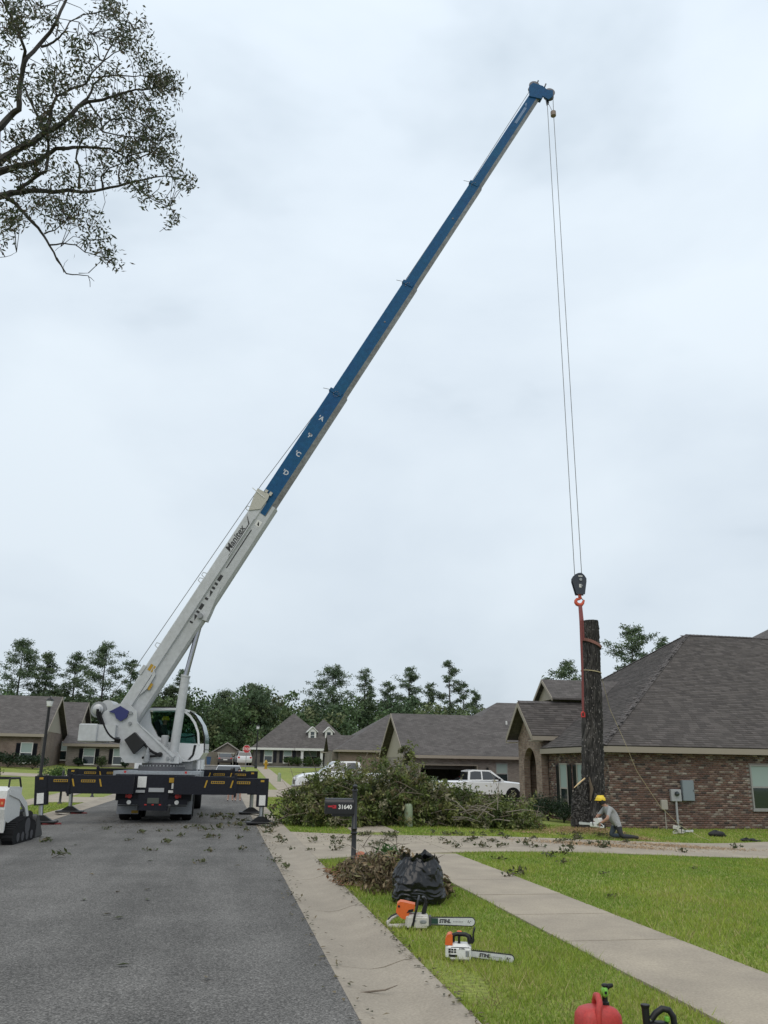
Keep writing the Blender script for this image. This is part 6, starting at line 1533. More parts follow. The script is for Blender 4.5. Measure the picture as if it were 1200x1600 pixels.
pine('tallest slender pine with long bare trunk above garage roof', 702, 1034, 150, 2.4, .50, 20, 13, broad=True)
pine('small pine left of the tallest slender pine', 672, 1070, 150, 2.2, .3, 20, 14)
pine('low pine right of the tallest slender pine', 724, 1070, 150, 2.0, .3, 18, 15)
pine('rightmost low pine just above the garage house ridge', 742, 1080, 150, 1.8, .3, 14, 17)
pine('open-crowned pine seen left of the cut trunk over the porch', 888, 1038, 95, 2.6, .45, 18, 18, broad=True)
pine('spreading pine behind the big brick house ridge', 985, 984, 95, 3.4, .35, 36, 19, broad=True)
pine('small pine top peeping over the big house ridge', 1037, 1000, 100, 1.8, .6, 12, 20)

def shrub(label, x, y, rx, h, seed, pal, n=900, L=.07, name='shrub', cat='shrub', grp=None):
    r = random.Random(seed); z = Z(x, y); t = thing(name, label, cat, (x, y, z), 0, grp); parts = []
    b = MB()
    for k in range(7):
        a = r.uniform(0, 6.28); b.tube([(x, y, z), (x+rx*.3*math.cos(a), y+rx*.3*math.sin(a), z+h*.4), (x+rx*.6*math.cos(a), y+rx*.6*math.sin(a), z+h*.8)], [.02, .014, .006], 5)
    b.build('stem', branchm, t)
    for k in range(9):
        P = ell_points(n//9, (x+r.uniform(-.5, .5)*rx, y+r.uniform(-.5, .5)*rx, z+h*r.uniform(.35, .72)), (rx*.55, rx*.55, h*.34), .35)
        P = P[P[:, 2] > z+.02]; m_ = len(P); parts.append(leaf_cloud(P, np.full(m_, L), np.full(m_, L*.55), pal, jit=.35))
    v, f, c = merge(parts); np_mesh('foliage', v, f, c, leafm, t); return t
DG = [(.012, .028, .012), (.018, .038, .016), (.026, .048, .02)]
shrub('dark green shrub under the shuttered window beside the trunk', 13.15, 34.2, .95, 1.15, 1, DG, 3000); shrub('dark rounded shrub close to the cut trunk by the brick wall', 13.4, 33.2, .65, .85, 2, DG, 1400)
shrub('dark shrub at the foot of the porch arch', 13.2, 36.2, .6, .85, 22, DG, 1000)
p = (-9.6, 52); shrub('bright green bush on the left lawn beside the lamp post', -10.4, 57, .95, 1.25, 3, [(.05, .10, .02), (.07, .13, .03)], 1300, .13)
shrub('dark hedge bush before the leftmost house', -18.0, 78.5, 1.3, 1.3, 4, DG, 900, .2); shrub('dark wide bush at the left house corner', -15.9, 78, 1.5, 1.2, 5, DG, 900, .2)
shrub('olive bush at the extreme left lawn edge', -15.2, 62, .9, 1.0, 6, [(.06, .075, .025), (.09, .09, .03)], 700, .15)
shrub('small round shrub under the pale house window', -13.6, 87, .6, .9, 7, DG, 400, .2); shrub('slim tall shrub between the pale house windows', -11.5, 87, .6, 1.3, 8, [(.07, .09, .04), (.05, .08, .03)], 400, .2); shrub('small shrub right of the pale house windows', -9.3, 87, .5, .8, 9, DG, 300, .2)
for i, (x, w) in enumerate(((8.2, .9), (9.3, .8), (10.9, 1.1), (12.0, .9), (15.2, 1.0))): shrub(['green shrub under the far house left window', 'green shrub left of the far porch column', 'wide green shrub before the far porch window', 'green shrub left of the far house door', 'green shrub at the right end of the far house'][i], x, 110.4, w, 1.2, 30+i, [(.03, .06, .015), (.05, .085, .02)], 450, .22)

# ------------------------------------------------------------------ brush pile
bpz = thing('brush_pile', 'huge heap of cut leafy branches across the lawn beyond the driveway', 'brush pile', (6, 26.2, Z(6, 26)))
heaps = [(2.15, 26.0, .6, .6, .8), (2.75, 26.0, .9, .9, 1.25), (3.5, 25.8, 1.2, 1.1, 1.5), (4.6, 26.0, 1.2, 1.2, 1.72), (5.5, 26.1, .85, .9, 1.92), (6.5, 26.3, 1.0, 1.1, 1.2), (7.5, 26.5, 1.1, 1.1, .95), (8.5, 26.8, 1.0, 1.0, .78), (9.3, 27.0, .75, .8, .62), (3.2, 25.2, 1.2, .7, .6), (6.4, 26.0, 1.6, .7, .7), (8.2, 26.0, 1.5, .8, .6)]
PB = [(.055, .075, .022), (.075, .092, .03), (.04, .056, .018), (.10, .11, .042), (.17, .16, .09), (.13, .125, .06), (.07, .082, .028), (.25, .225, .15), (.09, .10, .035)]
parts = []
def spray(o_, d, L, n, col):
    """a leafy spray: leaves set along a bending twig, one tint"""
    d = Vector(d).normalized(); tt = rng.uniform(.05, 1, n); bend = Vector((rnd.uniform(-.3, .3), rnd.uniform(-.3, .3), rnd.uniform(-.5, .05)))
    P = np.array(o_)[None]+np.array(d)[None]*(tt*L)[:, None]+np.array(bend)[None]*(tt**2*L)[:, None]+rng.normal(size=(n, 3))*(.035+.05*(1-tt))[:, None]
    return leaf_cloud(P, np.full(n, .14), np.full(n, .052), [np.array(col), np.array(col)*1.25, np.array(col)*.7], jit=.25)
SPC = [(.09, .125, .032)]*5+[(.135, .165, .045)]*6+[(.06, .085, .024)]*3+[(.20, .21, .075)]*4+[(.20, .19, .10)]*2+[(.28, .26, .17)]*2+[(.14, .115, .055)]
for hx, hy, rx, ry, hh_ in heaps:
    n = int(1500*rx*ry*hh_**.7); P = ell_points(n, (hx, hy, Z(hx, hy)-.05), (rx*.9, ry*.9, hh_*.9), .5); P = P[P[:, 2] > -.2]; nt_ = len(P)
    parts.append(leaf_cloud(P, np.full(nt_, .14), np.full(nt_, .06), PB[:4], jit=.35))
    for k in range(int(95*rx*ry*hh_**.6)):
        a = rnd.uniform(0, 6.28); e_ = math.asin(rnd.uniform(.02, 1)); q = Vector((math.cos(a)*math.cos(e_), math.sin(a)*math.cos(e_), math.sin(e_)))
        sc_ = rnd.uniform(.72, 1.0); o_ = Vector((hx+q.x*rx*sc_, hy+q.y*ry*sc_, Z(hx, hy)+max(.03, q.z*hh_*sc_)))
        d = q*rnd.uniform(.1, 1.0)+Vector((rnd.uniform(-1, 1), rnd.uniform(-.7, .5), rnd.uniform(-.5, .7)))*.8
        parts.append(spray(o_, d, rnd.uniform(.25, .65), rnd.randint(18, 34), rnd.choice(SPC)))
    for k in range(int(5*rx*ry)):                # long shoots that break the outline
        a = rnd.uniform(0, 6.28); o_ = Vector((hx+math.cos(a)*rx*.7, hy+math.sin(a)*ry*.6, Z(hx, hy)+hh_*rnd.uniform(.5, .9)))
        parts.append(spray(o_, (rnd.uniform(-.8, .8), rnd.uniform(-.6, .3), rnd.uniform(.3, 1)), rnd.uniform(.5, .95), 26, rnd.choice(SPC)))
for k in range(6):                              # tall spray at the crest
    P = ell_points(60, (5.55+rnd.gauss(0, .1), 26.0, 1.82+k*.075), (.16, .16, .1), .2); parts.append(leaf_cloud(P, np.full(60, .13), np.full(60, .05), PB, jit=.3))
v, f, c = merge(parts); np_mesh('leaves', v, f, c, leafm, bpz)
b = MB()
for k in range(150):
    hx, hy, rx, ry, hh_ = rnd.choice(heaps); a = rnd.uniform(0, 6.28); e_ = rnd.uniform(0, 1.4)
    s = Vector((hx+rx*.9*math.cos(a)*math.cos(e_), hy-abs(ry*.95*math.sin(a)*math.cos(e_)), Z(hx, hy)+.05+hh_*.95*math.sin(e_)))
    d = Vector((rnd.uniform(-1, 1), rnd.uniform(-.5, .3), rnd.uniform(-.35, .35))).normalized()*rnd.uniform(.3, 1.2); r_ = rnd.uniform(.005, .016)
    q = [s, s+d*.5+Vector((0, 0, rnd.uniform(-.06, .1))), s+d]
    if min(p.z-Z(p.x, p.y) for p in q) < .02: continue
    b.tube(q, [r_, r_*.8, r_*.4], 5)
b.build('branches', stickm, bpz, True)['kind'] = 'stuff'
b = MB()
for k in range(16):                             # pale bare sticks at the front right
    s = Vector((rnd.uniform(6.6, 8.8), rnd.uniform(25.0, 25.3), rnd.uniform(.1, .5))); d = Vector((rnd.uniform(-1, 1), rnd.uniform(-.3, .1), rnd.uniform(-.1, .4))).normalized()*rnd.uniform(.5, 1.1)
    b.tube([s, s+d*.5+Vector((0, 0, .06)), s+d], [.016, .012, .006], 5)
b.build('bare_sticks', mat('grey_stick', (.22, .19, .16), .9, var=.2), bpz, True)['kind'] = 'stuff'

# ------------------------------------------------------------------ dead leaf pile by the bag
dl = thing('leaf_pile', 'pile of dried brown leaves and twigs around the black bag', 'leaf pile', (2.35, 13.0, 0))
DP = [(.14, .10, .055), (.20, .15, .085), (.09, .065, .035), (.25, .20, .125), (.12, .115, .05), (.07, .05, .03)]
parts = []
for hx, hy, rx, ry, hh_, n in ((2.30, 12.6, .45, .75, .50, 1500), (2.25, 13.6, .45, .7, .36, 1000), (2.5, 12.3, .4, .5, .62, 1000), (2.15, 14.5, .3, .6, .18, 450), (2.95, 11.75, .22, .28, .3, 500), (2.0, 13.2, .3, .6, .14, 400)):
    P = ell_points(n, (hx, hy, 0), (rx, ry, hh_), .5); P = P[P[:, 2] > .005]; m_ = len(P); parts.append(leaf_cloud(P, np.full(m_, .115), np.full(m_, .04), DP, jit=.35, droop=.1))
P = np.stack([rng.normal(1.86, .1, 160), rng.uniform(12.6, 14.6, 160), rng.uniform(.03, .06, 160)], 1); parts.append(leaf_cloud(P, np.full(160, .1), np.full(160, .04), [(.16, .085, .04), (.2, .11, .06)], flat=.7))
v, f, c = merge(parts); np_mesh('leaves', v, f, c, deadm, dl)
b = MB()
for k in range(60):
    s = Vector((rnd.uniform(1.95, 2.9), rnd.uniform(11.9, 14.4), rnd.uniform(.05, .45))); d = Vector((rnd.uniform(-1, 1), rnd.uniform(-1, 1), rnd.uniform(-.2, .7))).normalized()*rnd.uniform(.2, .5); b.tube([s, s+d*.5+Vector((0, 0, .03)), s+d], [.006, .005, .002], 4)
b.build('twigs', stickm, dl)['kind'] = 'stuff'
P = ell_points(70, (2.55, 13.4, .42), (.25, .3, .1), .2); v, f, c = leaf_cloud(P, np.full(70, .22), np.full(70, .03), [(.04, .09, .02)], jit=.3); np_mesh('green_fronds', v, f, c, leafm, dl)
q = on(563, 1352); tag(MB(Matrix.Translation(q)).ball((0, 0, .11), .12, 12, 8, (1, .8, 1)).build('orange_bundle', mat('orange_bundle', (.38, .13, .07), .7, var=.3, vs=12, bump=.8, bs=14), None, True), 'small orange bundle at the foot of the mailbox post', 'bundle')
MB(Matrix.Translation(q)).tube([(-.1, -.08, .02), (-.05, -.12, .1), (.05, -.1, .18), (.1, 0, .2)], .012, 6).build('tie', blackp, bpy.data.objects['orange_bundle'])

# ------------------------------------------------------------------ tree overhanging from the left
OT = thing('overhanging_tree', 'large oak-like tree whose leafy limbs hang in from the upper left', 'tree', (-9.5, 13.5, Z(-9.5, 13.5)))
BR = [([(0, 690), (60, 630), (100, 590), (105, 470), (125, 370), (150, 310), (215, 250), (270, 180), (320, 90), (360, 0), (390, -90)], .085, .03), ([(220, 255), (290, 230), (320, 205), (350, 170), (380, 120), (430, 95), (450, 80)], .035, .01), ([(120, 380), (140, 280), (110, 190), (60, 90), (20, 20), (-20, -60)], .05, .02), ([(100, 160), (0, 150)], .02, .01), ([(300, 200), (320, 120), (300, 60), (330, 0)], .02, .008),
      ([(0, 870), (80, 820), (180, 770), (250, 720), (330, 680), (390, 620), (420, 580), (480, 550), (560, 540), (650, 510), (740, 490), (830, 480), (900, 470)], .10, .012), ([(260, 700), (280, 600), (310, 520), (400, 480), (470, 450), (500, 400), (560, 330), (620, 290), (680, 260)], .05, .01), ([(420, 580), (480, 530), (510, 460), (560, 420), (640, 410), (760, 415), (850, 410)], .04, .008), ([(250, 720), (190, 600), (150, 520), (120, 450), (60, 380)], .045, .015),
      ([(0, 930), (100, 900), (200, 880), (300, 810), (400, 800), (520, 800), (600, 810), (680, 850), (760, 830), (850, 820)], .09, .01), ([(0, 1065), (60, 1050), (150, 1035), (280, 1040), (400, 1035), (480, 1045), (560, 1030), (640, 1010), (720, 985), (820, 965), (900, 960), (980, 970), (1040, 980)], .085, .008), ([(100, 1030), (200, 960), (250, 930), (265, 850), (260, 760), (250, 680)], .05, .03), ([(430, 1020), (435, 930), (415, 860), (420, 820), (450, 760)], .035, .015), ([(560, 1030), (550, 960), (590, 910), (690, 885)], .03, .01), ([(650, 1000), (645, 920), (670, 880)], .025, .01), ([(700, 990), (780, 1050), (840, 1090), (920, 1120), (960, 1190)], .02, .006),
      ([(30, 1065), (90, 1110), (150, 1180), (210, 1240), (240, 1280), (270, 1340), (310, 1410), (360, 1490), (420, 1490), (480, 1500), (490, 1560)], .055, .006), ([(480, 1500), (512, 1528)], .01, .005), ([(350, 1480), (310, 1400)], .01, .01), ([(430, 1488), (480, 1484)], .01, .005), ([(265, 1335), (340, 1325), (410, 1335), (460, 1370), (560, 1400), (620, 1440)], .022, .006), ([(240, 1270), (300, 1250), (370, 1190)], .022, .008), ([(545, 330), (530, 250), (490, 180), (430, 120)], .02, .006), ([(560, 330), (620, 220), (700, 160), (760, 150)], .022, .006), ([(545, 700), (600, 650), (700, 640), (800, 690)], .02, .006), ([(700, 990), (640, 1040)], .008, .004), ([(300, 1360), (330, 1340)], .006, .004), ([(340, 1450), (370, 1410)], .006, .003), ([(0, 1395), (60, 1390), (90, 1370)], .008, .004), ([(640, 510), (700, 560), (790, 600), (880, 640)], .02, .006), ([(480, 550), (540, 640), (560, 720), (700, 740), (820, 760), (930, 740)], .03, .006)]
OY = 14.0
def ot(zx, zy, Y): return at(zx/3.478, zy/3.478, Y)
bpts = []; b = MB()
trunk_top = Vector((-9.2, 13.6, 7.5))
for bi, (pl, r0, r1) in enumerate(BR):
    yo = OY+rnd.uniform(-1.0, 1.0) if bi else OY
    P = []
    for i in range(len(pl)-1):
        n = max(2, int(math.hypot(pl[i+1][0]-pl[i][0], pl[i+1][1]-pl[i][1])/30))
        for k in range(n): t = k/n; P.append((pl[i][0]+(pl[i+1][0]-pl[i][0])*t+rnd.uniform(-4, 4), pl[i][1]+(pl[i+1][1]-pl[i][1])*t+rnd.uniform(-4, 4)))
    P.append(pl[-1]); y0 = OY
    W_ = [ot(x, y, y0+(yo-y0)*i/len(P)+.1*math.sin(i*.9)) for i, (x, y) in enumerate(P)]
    R_ = [.78*(r0+(r1-r0)*(i/(len(W_)-1))**.7) for i in range(len(W_))]
    if pl[0][0] == 0: W_ = [trunk_top+(W_[0]-trunk_top)*.0, trunk_top+(W_[0]-trunk_top)*.5+Vector((0, 0, .3))]+W_; R_ = [r0*1.8, r0*1.3]+R_
    b.tube(W_, R_, 7); bpts += [(w, r) for w, r in zip(W_, R_)]
b.build('limbs', branchm, OT, True)
MB().tube([(-9.5, 13.5, -.3), (-9.5, 13.5, 1), (-9.4, 13.5, 4), (-9.2, 13.6, 7.6), (-9.0, 13.8, 12), (-8.4, 14.2, 17)], [.55, .42, .36, .3, .2, .08], 14).build('trunk', barkm, OT, True)
CL = [(560, 60, 90, 60), (620, 40, 60, 50), (740, 180, 80, 80), (680, 230, 60, 60), (600, 180, 80, 50), (430, 250, 80, 50), (450, 320, 70, 50), (340, 380, 90, 60), (300, 470, 80, 70), (420, 440, 60, 50), (620, 380, 60, 40), (800, 330, 80, 60), (890, 410, 100, 60), (850, 480, 110, 60), (930, 530, 60, 30), (560, 460, 60, 50), (700, 540, 110, 60), (780, 600, 90, 60), (880, 640, 70, 50), (930, 740, 50, 60), (800, 740, 100, 50), (850, 830, 110, 60), (760, 800, 100, 60), (660, 800, 90, 60), (600, 650, 110, 60), (480, 620, 70, 70), (450, 720, 90, 60), (350, 640, 80, 80), (260, 640, 60, 90), (300, 760, 90, 60), (180, 700, 90, 50), (100, 760, 80, 50), (80, 900, 110, 60), (200, 860, 80, 60), (330, 900, 60, 60), (480, 970, 60, 50), (530, 850, 70, 50), (600, 940, 60, 40), (700, 930, 60, 50), (780, 990, 80, 40), (1000, 960, 60, 40), (1040, 1000, 40, 30), (800, 1060, 50, 40), (910, 1120, 60, 30), (955, 1200, 20, 30), (60, 60, 100, 70), (150, 50, 80, 60), (40, 200, 70, 70), (100, 150, 70, 50), (250, 110, 60, 50), (30, 330, 60, 70), (50, 450, 60, 60), (20, 540, 40, 40), (190, 450, 70, 60), (200, 560, 60, 50), (60, 1180, 80, 60), (20, 1230, 50, 60), (220, 1100, 90, 50), (300, 1150, 80, 60), (400, 1140, 60, 50), (370, 1220, 40, 30), (510, 1230, 60, 50), (560, 1270, 40, 40), (480, 1330, 40, 30), (580, 1350, 50, 40), (620, 1430, 20, 20), (150, 1000, 80, 40), (330, 1010, 60, 40), (10, 1290, 20, 50), (100, 1080, 70, 40), (920, 860, 60, 60), (960, 480, 40, 40)]
BP = np.array([tuple(w) for w, r in bpts]); b = MB(); parts = []
OP = [(.042, .058, .028), (.055, .070, .034), (.07, .082, .04), (.034, .046, .024), (.095, .085, .04), (.08, .06, .035)]
for cx_, cy_, rx, ry in CL:
    sub = max(3, int(rx*ry/480))
    for k in range(sub):
        zx, zy = cx_+rnd.gauss(0, .5)*rx, cy_+rnd.gauss(0, .5)*ry; Yk = OY+rnd.gauss(0, .7); e_ = ot(zx, zy, Yk)
        i = int(np.argmin(((BP-np.array(e_))**2).sum(1))); s = Vector(BP[i]); m_ = (s+e_)/2+Vector((rnd.uniform(-.1, .1), rnd.uniform(-.1, .1), rnd.uniform(-.02, .12)))
        m_ = m_ if (e_-s).length < .9 else e_+(s-e_).normalized()*.4
        if (e_-s).length < .9: b.tube([s, m_+Vector((rnd.uniform(-.05, .05), 0, rnd.uniform(-.05, .05))), e_], [.008, .006, .003], 4)
        else: b.tube([m_, e_], [.004, .0025], 4)
        n = rnd.randint(15, 24); tt = rng.uniform(.55, 1.12, n)[:, None]
        P = np.array(m_)*(1-tt)*1.0+np.array(e_)*tt if False else np.array(s)[None]*0+np.array(m_)[None]*(1-tt)+np.array(e_)[None]*tt
        P = P+rng.normal(size=(n, 3))*np.array([.085, .12, .075]); parts.append(leaf_cloud(P, np.full(n, .112), np.full(n, .036), OP, jit=.3, droop=.35))
b.build('twigs', branchm, OT)['kind'] = 'stuff'
v, f, c = merge(parts); np_mesh('crown', v, f, c, leaf_mat('oak_leaves', .5, .3), OT)

# ------------------------------------------------------------------ grass blades
def blades(name, label, regions, seed):
    r = np.random.default_rng(seed); Vs = []; Cs = []
    for (x0, x1, y0, y1, dens, hgt, wid, ok) in regions:
        n = int((x1-x0)*(y1-y0)*dens); X = r.uniform(x0, x1, n); Y = r.uniform(y0, y1, n)
        k = np.array([ok(a, c) for a, c in zip(X, Y)]) if ok else np.ones(n, bool); X, Y = X[k], Y[k]; n = len(X)
        Zt = np.array([Z(a, c) for a, c in zip(X, Y)])
        pt = np.sin(X*1.7+np.sin(Y*1.1)*1.5)*np.sin(Y*1.3+X*.4)+.6*np.sin(X*5.1+1)*np.sin(Y*4.3+2)
        h = hgt*r.uniform(.5, 1.3, n)*(1+.25*pt); a = r.uniform(0, 6.283, n); w = wid*r.uniform(.6, 1.3, n); lx = r.normal(0, .5, n)*h; ly = r.normal(0, .5, n)*h
        B = np.stack([X, Y, Zt-.005], 1); dx_ = np.stack([np.cos(a)*w, np.sin(a)*w, 0*a], 1)
        V = np.stack([B-dx_, B+dx_, B+np.stack([lx, ly, h], 1)], 1); Vs.append(V)
        g1, g2, g3 = np.array((.15, .25, .028)), np.array((.30, .36, .055)), np.array((.40, .35, .15))
        pt2 = np.sin(X*.8+2)*np.sin(Y*.55+X*.3)+.5*np.sin(X*2.3-Y*1.1); t = np.clip(.45+.32*pt+.25*pt2+r.normal(0, .25, n), 0, 1)[:, None]; tuft = r.random(n) < .04; V[tuft, 2] += (V[tuft, 2]-B[tuft])*.9; col = g1*(1-t)+g2*t
        dry = (r.random(n) < .07+.10*(pt > .4)+.16*np.clip(pt2-.4, 0, 1))[:, None]; 
        worn = np.exp(-((X-2.05)**2/.05+(Y-6.9)**2/.35))+.8*np.exp(-((X-2.35)**2/.03+(Y-8.2)**2/.05))+.7*np.exp(-((X-2.6)**2/.04+(Y-6.5)**2/.08))
        soil = (r.random(n) < .8*worn)[:, None]; col = np.where(soil, np.array((.20, .145, .075)), np.where(dry, g3, col))*r.uniform(.75, 1.25, (n, 1)); V[soil[:, 0], 2, 2] -= h[soil[:, 0]]*.6; Cs.append(col)
    V = np.concatenate(Vs).reshape(-1, 3); Fc = np.arange(len(V)).reshape(-1, 3)
    o = np_mesh(name, V, Fc, np.concatenate(Cs), grassm); o['kind'] = 'stuff'; return tag(o, label, 'grass')
def bare(x, y): return not ((x-1.95)**2/.06+(y-7.4)**2/.5 < 1 and rnd.random() < .75)
blades('grass', 'short lawn grass along the verge and front lawns', [
    (1.80, 3.47, 5.0, 9.0, 4200, .045, .0042, bare), (1.80, 3.47, 9.0, 16.9, 2400, .045, .0055, lambda x, y: y < 16.3+(x-1.8)*.6),
    (4.66, 8.5, 6.0, 12, 1900, .045, .006, lambda x, y: y > (x-4)*1.25), (4.66, 14, 12, 19.6, 1100, .045, .0075, lambda x, y: y < lerp(DN, x)+.02 and y > (x-4)*1.25),
    (1.8, 3.47, 22.5, 26, 500, .05, .011, lambda x, y: y > lerp(DF, x)), (4.68, 16, 21.7, 30.7, 420, .05, .012, lambda x, y: y > lerp(DF, x)-.02),
    (-7.3, -5.62, 24, 38.8, 250, .05, .014, None), (1.8, 3.45, 27, 46, 150, .05, .016, None), (16, 21.5, 24.5, 30.7, 350, .05, .012, lambda x, y: y > lerp(DF, x))], 5)

# ------------------------------------------------------------------ litter: broken twigs, leaves
TW = []
for k in range(6):
    parts = []; n = rnd.randint(14, 26); L = rnd.uniform(.25, .45)
    P = np.stack([rng.uniform(-L/2, L/2, n), rng.normal(0, .05, n), rng.uniform(.01, .09, n)], 1); v, f, c = leaf_cloud(P, np.full(n, .10), np.full(n, .04), [(.06, .075, .025), (.09, .095, .04), (.13, .11, .06), (.045, .06, .02)], flat=.35)
    st = MB().tube([(-L/2, 0, .01), (0, .02, .03), (L/2, -.02, .05)], [.006, .005, .002], 4); sv = np.array([tuple(q) for q in st.v]); sf = []
    for ff in st.f:
        for i in range(1, len(ff)-1): sf.append((ff[0], ff[i], ff[i+1]))
    v, f, c = merge([(v, f, c), (sv, np.array(sf), np.tile((.12, .10, .08), (len(sf), 1)))])
    q = np_mesh('twig', v, f, c, leafm); TW.append(q.data); bpy.data.objects.remove(q)
LF = []
for k in range(3):
    v, f, c = leaf_cloud(np.array([[0, 0, .012]]), np.array([.11]), np.array([.05]), [[(.10, .085, .04), (.16, .13, .08), (.05, .06, .025)][k]], flat=.9); q = np_mesh('fallen_leaf', v, f, c, deadm); LF.append(q.data); bpy.data.objects.remove(q)
def litter(px, py, kind, s, label, group):
    size = 'large' if s > 1.15 else 'medium' if s > .75 else 'small'
    if kind == 'road': zone = 'near the right outrigger pad' if px > 300 and py < 1304 else 'beside the track loader' if px < 125 else 'right behind the crane truck' if py < 1318 else 'in the open roadway' if py < 1372 else 'in the foreground'
    elif kind == 'gut': zone = 'beside the outrigger pad' if py < 1315 else 'below the mailbox'
    elif kind == 'dw': zone = 'beyond the mailbox' if px < 620 else 'in front of the brush pile' if px < 860 else 'before the kneeling worker' if px < 1010 else 'towards the right edge'
    else: zone = 'at the sidewalk corner' if px < 830 else 'out on the grass'
    label = ((size+' ') if s > .45 else '')+label+' '+zone; group = group+' '+zone
    p = on(px, py); lift = .022 if kind != 'road' else .016
    o = bpy.data.objects.new('twig' if s > .45 else 'fallen_leaf', rnd.choice(TW if s > .45 else LF)); C.objects.link(o)
    k = s if s > .45 else 1.0
    o.location = (p.x, p.y, p.z+lift); o.rotation_euler = (0, 0, rnd.uniform(0, 6.28)); o.scale = (k, k, k); tag(o, label, 'twig' if s > .45 else 'leaf', group)
for px, py, s in ((93, 1341, 1.2), (221, 1304, 1.1), (260, 1320, 1.2), (282, 1309, .9), (234, 1331, .8), (321, 1300, 1.3), (332, 1312, 1.2), (327, 1332, .8), (312, 1351, .8), (377, 1330, .9), (374, 1312, .8), (72, 1317, 1.0), (202, 1315, .6), (167, 1297, .9), (247, 1301, .7), (264, 1301, .6), (305, 1295, 1.0), (343, 1296, 1.4), (368, 1293, 1.5), (380, 1285, 1.4), (355, 1282, 1.2), (335, 1280, 1.5), (315, 1278, 1.3), (385, 1300, 1.0), (290, 1296, .8), (345, 1275, 1.2), (362, 1278, 1.4)): litter(px, py, 'road', s, 'broken leafy twig lying on the asphalt road', 'twigs on the road')
for px, py in ((192, 1513), (323, 1533), (184, 1397), (230, 1393), (230, 1409), (143, 1369), (130, 1409), (186, 1438), (167, 1432), (371, 1355), (234, 1348), (399, 1330), (118, 1322)): litter(px, py, 'road', .3, 'single dry leaf lying on the asphalt road', 'leaves on the road')
for px, py, s in ((442, 1319, 1.0), (446, 1360, 1.0), (429, 1348, .8), (420, 1305, 1.3), (436, 1312, 1.1), (415, 1297, 1.4), (430, 1292, 1.4), (455, 1330, .6)): litter(px, py, 'gut', s, 'leafy twig lying in the concrete gutter', 'twigs in the gutter')
r5 = random.Random(21)
for k in range(70):
    px = r5.choice((r5.uniform(480, 620), r5.uniform(690, 790), r5.uniform(870, 1000), r5.uniform(480, 1000))); py = 1303+r5.random()**1.3*24+(6 if px < 560 else 0); litter(px, py, 'dw', r5.uniform(.5, 1.1), 'leafy twig lying on the concrete driveway', 'twigs on the driveway')
for px, py, s in ((1150, 1328, 1.3), (945, 1326, 1.4), (1067, 1333, 1.0), (890, 1328, 1.4), (820, 1322, 1.3), (838, 1326, 1.2)): litter(px, py, 'dw', s, 'leafy twig lying on the concrete driveway', 'twigs on the driveway')
for px, py, s in ((812, 1368, 1.1), (800, 1372, .9), (860, 1340, 1.2), (885, 1337, 1.2), (880, 1350, .8), (945, 1368, .5), (955, 1405, .5), (1085, 1360, .5), (780, 1345, .8), (700, 1320, 1.0)): litter(px, py, 'lawn', s, 'leafy twig lying on the front lawn', 'twigs on the lawn')
q = on(590, 1546); tag(MB().tube([(q.x-.14, q.y, q.z-.02), (q.x-.05, q.y+.01, q.z-.015), (q.x+.06, q.y, q.z-.005), (q.x+.16, q.y+.02, q.z+.02)], [.006, .008, .007, .003], 6).build('stick', stickm, None, True), 'thin bare stick lying across the gutter in the foreground', 'stick')
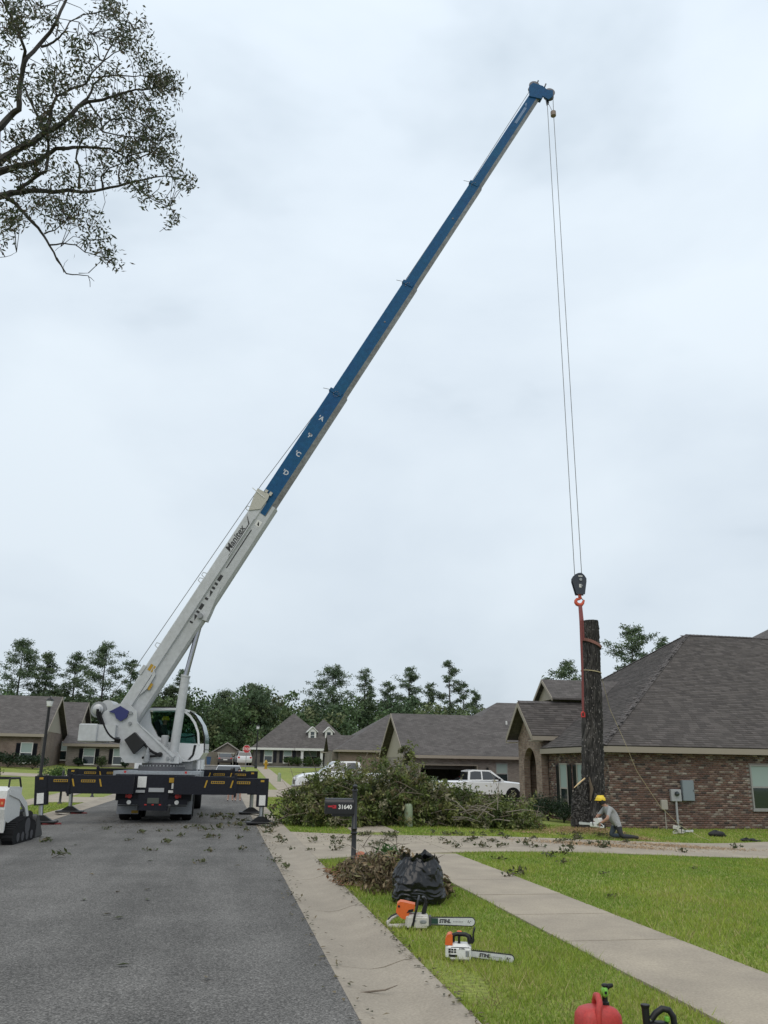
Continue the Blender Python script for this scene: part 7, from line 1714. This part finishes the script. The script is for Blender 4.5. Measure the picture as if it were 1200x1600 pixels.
# leaf crumbs gathered along the gutter edge and under the crane
P = np.concatenate([np.stack([rng.normal(1.05, .09, 420), rng.uniform(6, 30, 420), np.full(420, .012)], 1), np.stack([rng.normal(1.78, .05, 260), rng.uniform(5, 16, 260), np.full(260, .04)], 1), np.stack([rng.uniform(-3.5, 1.5, 500), rng.normal(25.4, 1.6, 500), np.full(500, .03)], 1), np.stack([rng.uniform(1.9, 6.5, 500), rng.normal(21.5, 1.2, 500), np.full(500, .03)], 1)])
v, f, c = leaf_cloud(P, np.full(len(P), .055), np.full(len(P), .025), [(.10, .085, .045), (.06, .06, .03), (.16, .13, .08)], flat=.8); cb_ = np_mesh('leaf_litter', v, f, c, deadm); cb_['kind'] = 'stuff'; tag(cb_, 'fine leaf crumbs strewn along the gutter and drive', 'leaf litter')
# sawdust
parts = []
for (px, py, sx_, sy_, n) in ((915, 1302, 1.2, .6, 3800), (870, 1300, 1.0, .35, 900), (985, 1310, .7, .4, 1500), (940, 1322, 1.8, .5, 2400), (1060, 1324, 2.0, .5, 2200), (830, 1302, .6, .3, 500)):
    c0_ = on(px, py); X = rng.normal(c0_.x, sx_*.6, n); Y = rng.normal(c0_.y, sy_*.7, n); P = np.stack([X, Y, [Z(a, c)+.024 for a, c in zip(X, Y)]], 1); P[:, 2] += rng.uniform(0, .02, n); parts.append(leaf_cloud(P, np.full(n, .05), np.full(n, .025), [(.40, .27, .15), (.48, .33, .19), (.30, .2, .11)], flat=.8))
v, f, c = merge(parts); sd_ = np_mesh('sawdust', v, f, c, deadm); sd_['kind'] = 'stuff'; tag(sd_, 'pale sawdust and chips spread round the trunk base', 'sawdust')
# dark gear on the lawn
def lump(name, label, cat, px, py, rx, h, seed):
    p = on(px, py); r = np.random.default_rng(seed); b = MB(Matrix.Translation((p.x, p.y, p.z)))
    for k in range(5): b.ball((r.uniform(-rx, rx)*.6, r.uniform(-.08, .08), h*.3), h*.55, 10, 7, (r.uniform(1, 2), .8, r.uniform(.5, .9)))
    b.tube([(rx*.4, 0, h*.2), (rx*.8, -.02, h*.12), (rx*1.3, 0, .02)], [.06, .04, .02], 6); b.tube([(-rx*.5, 0, h*.4), (-rx*.2, -.1, h*.75), (rx*.1, 0, h*.45)], .018, 6)
    return tag(b.build(name, mat('gear_black', (.012, .012, .013), .7, bump=.5, bs=10), None, True), label, cat)
lump('gear_bag', 'black gear bag lying on the lawn before the brick wall', 'bag', 1120, 1307, .28, .26, 1); lump('jacket', 'dark crumpled jacket on the lawn near the driveway edge', 'jacket', 1168, 1315, .35, .16, 2)
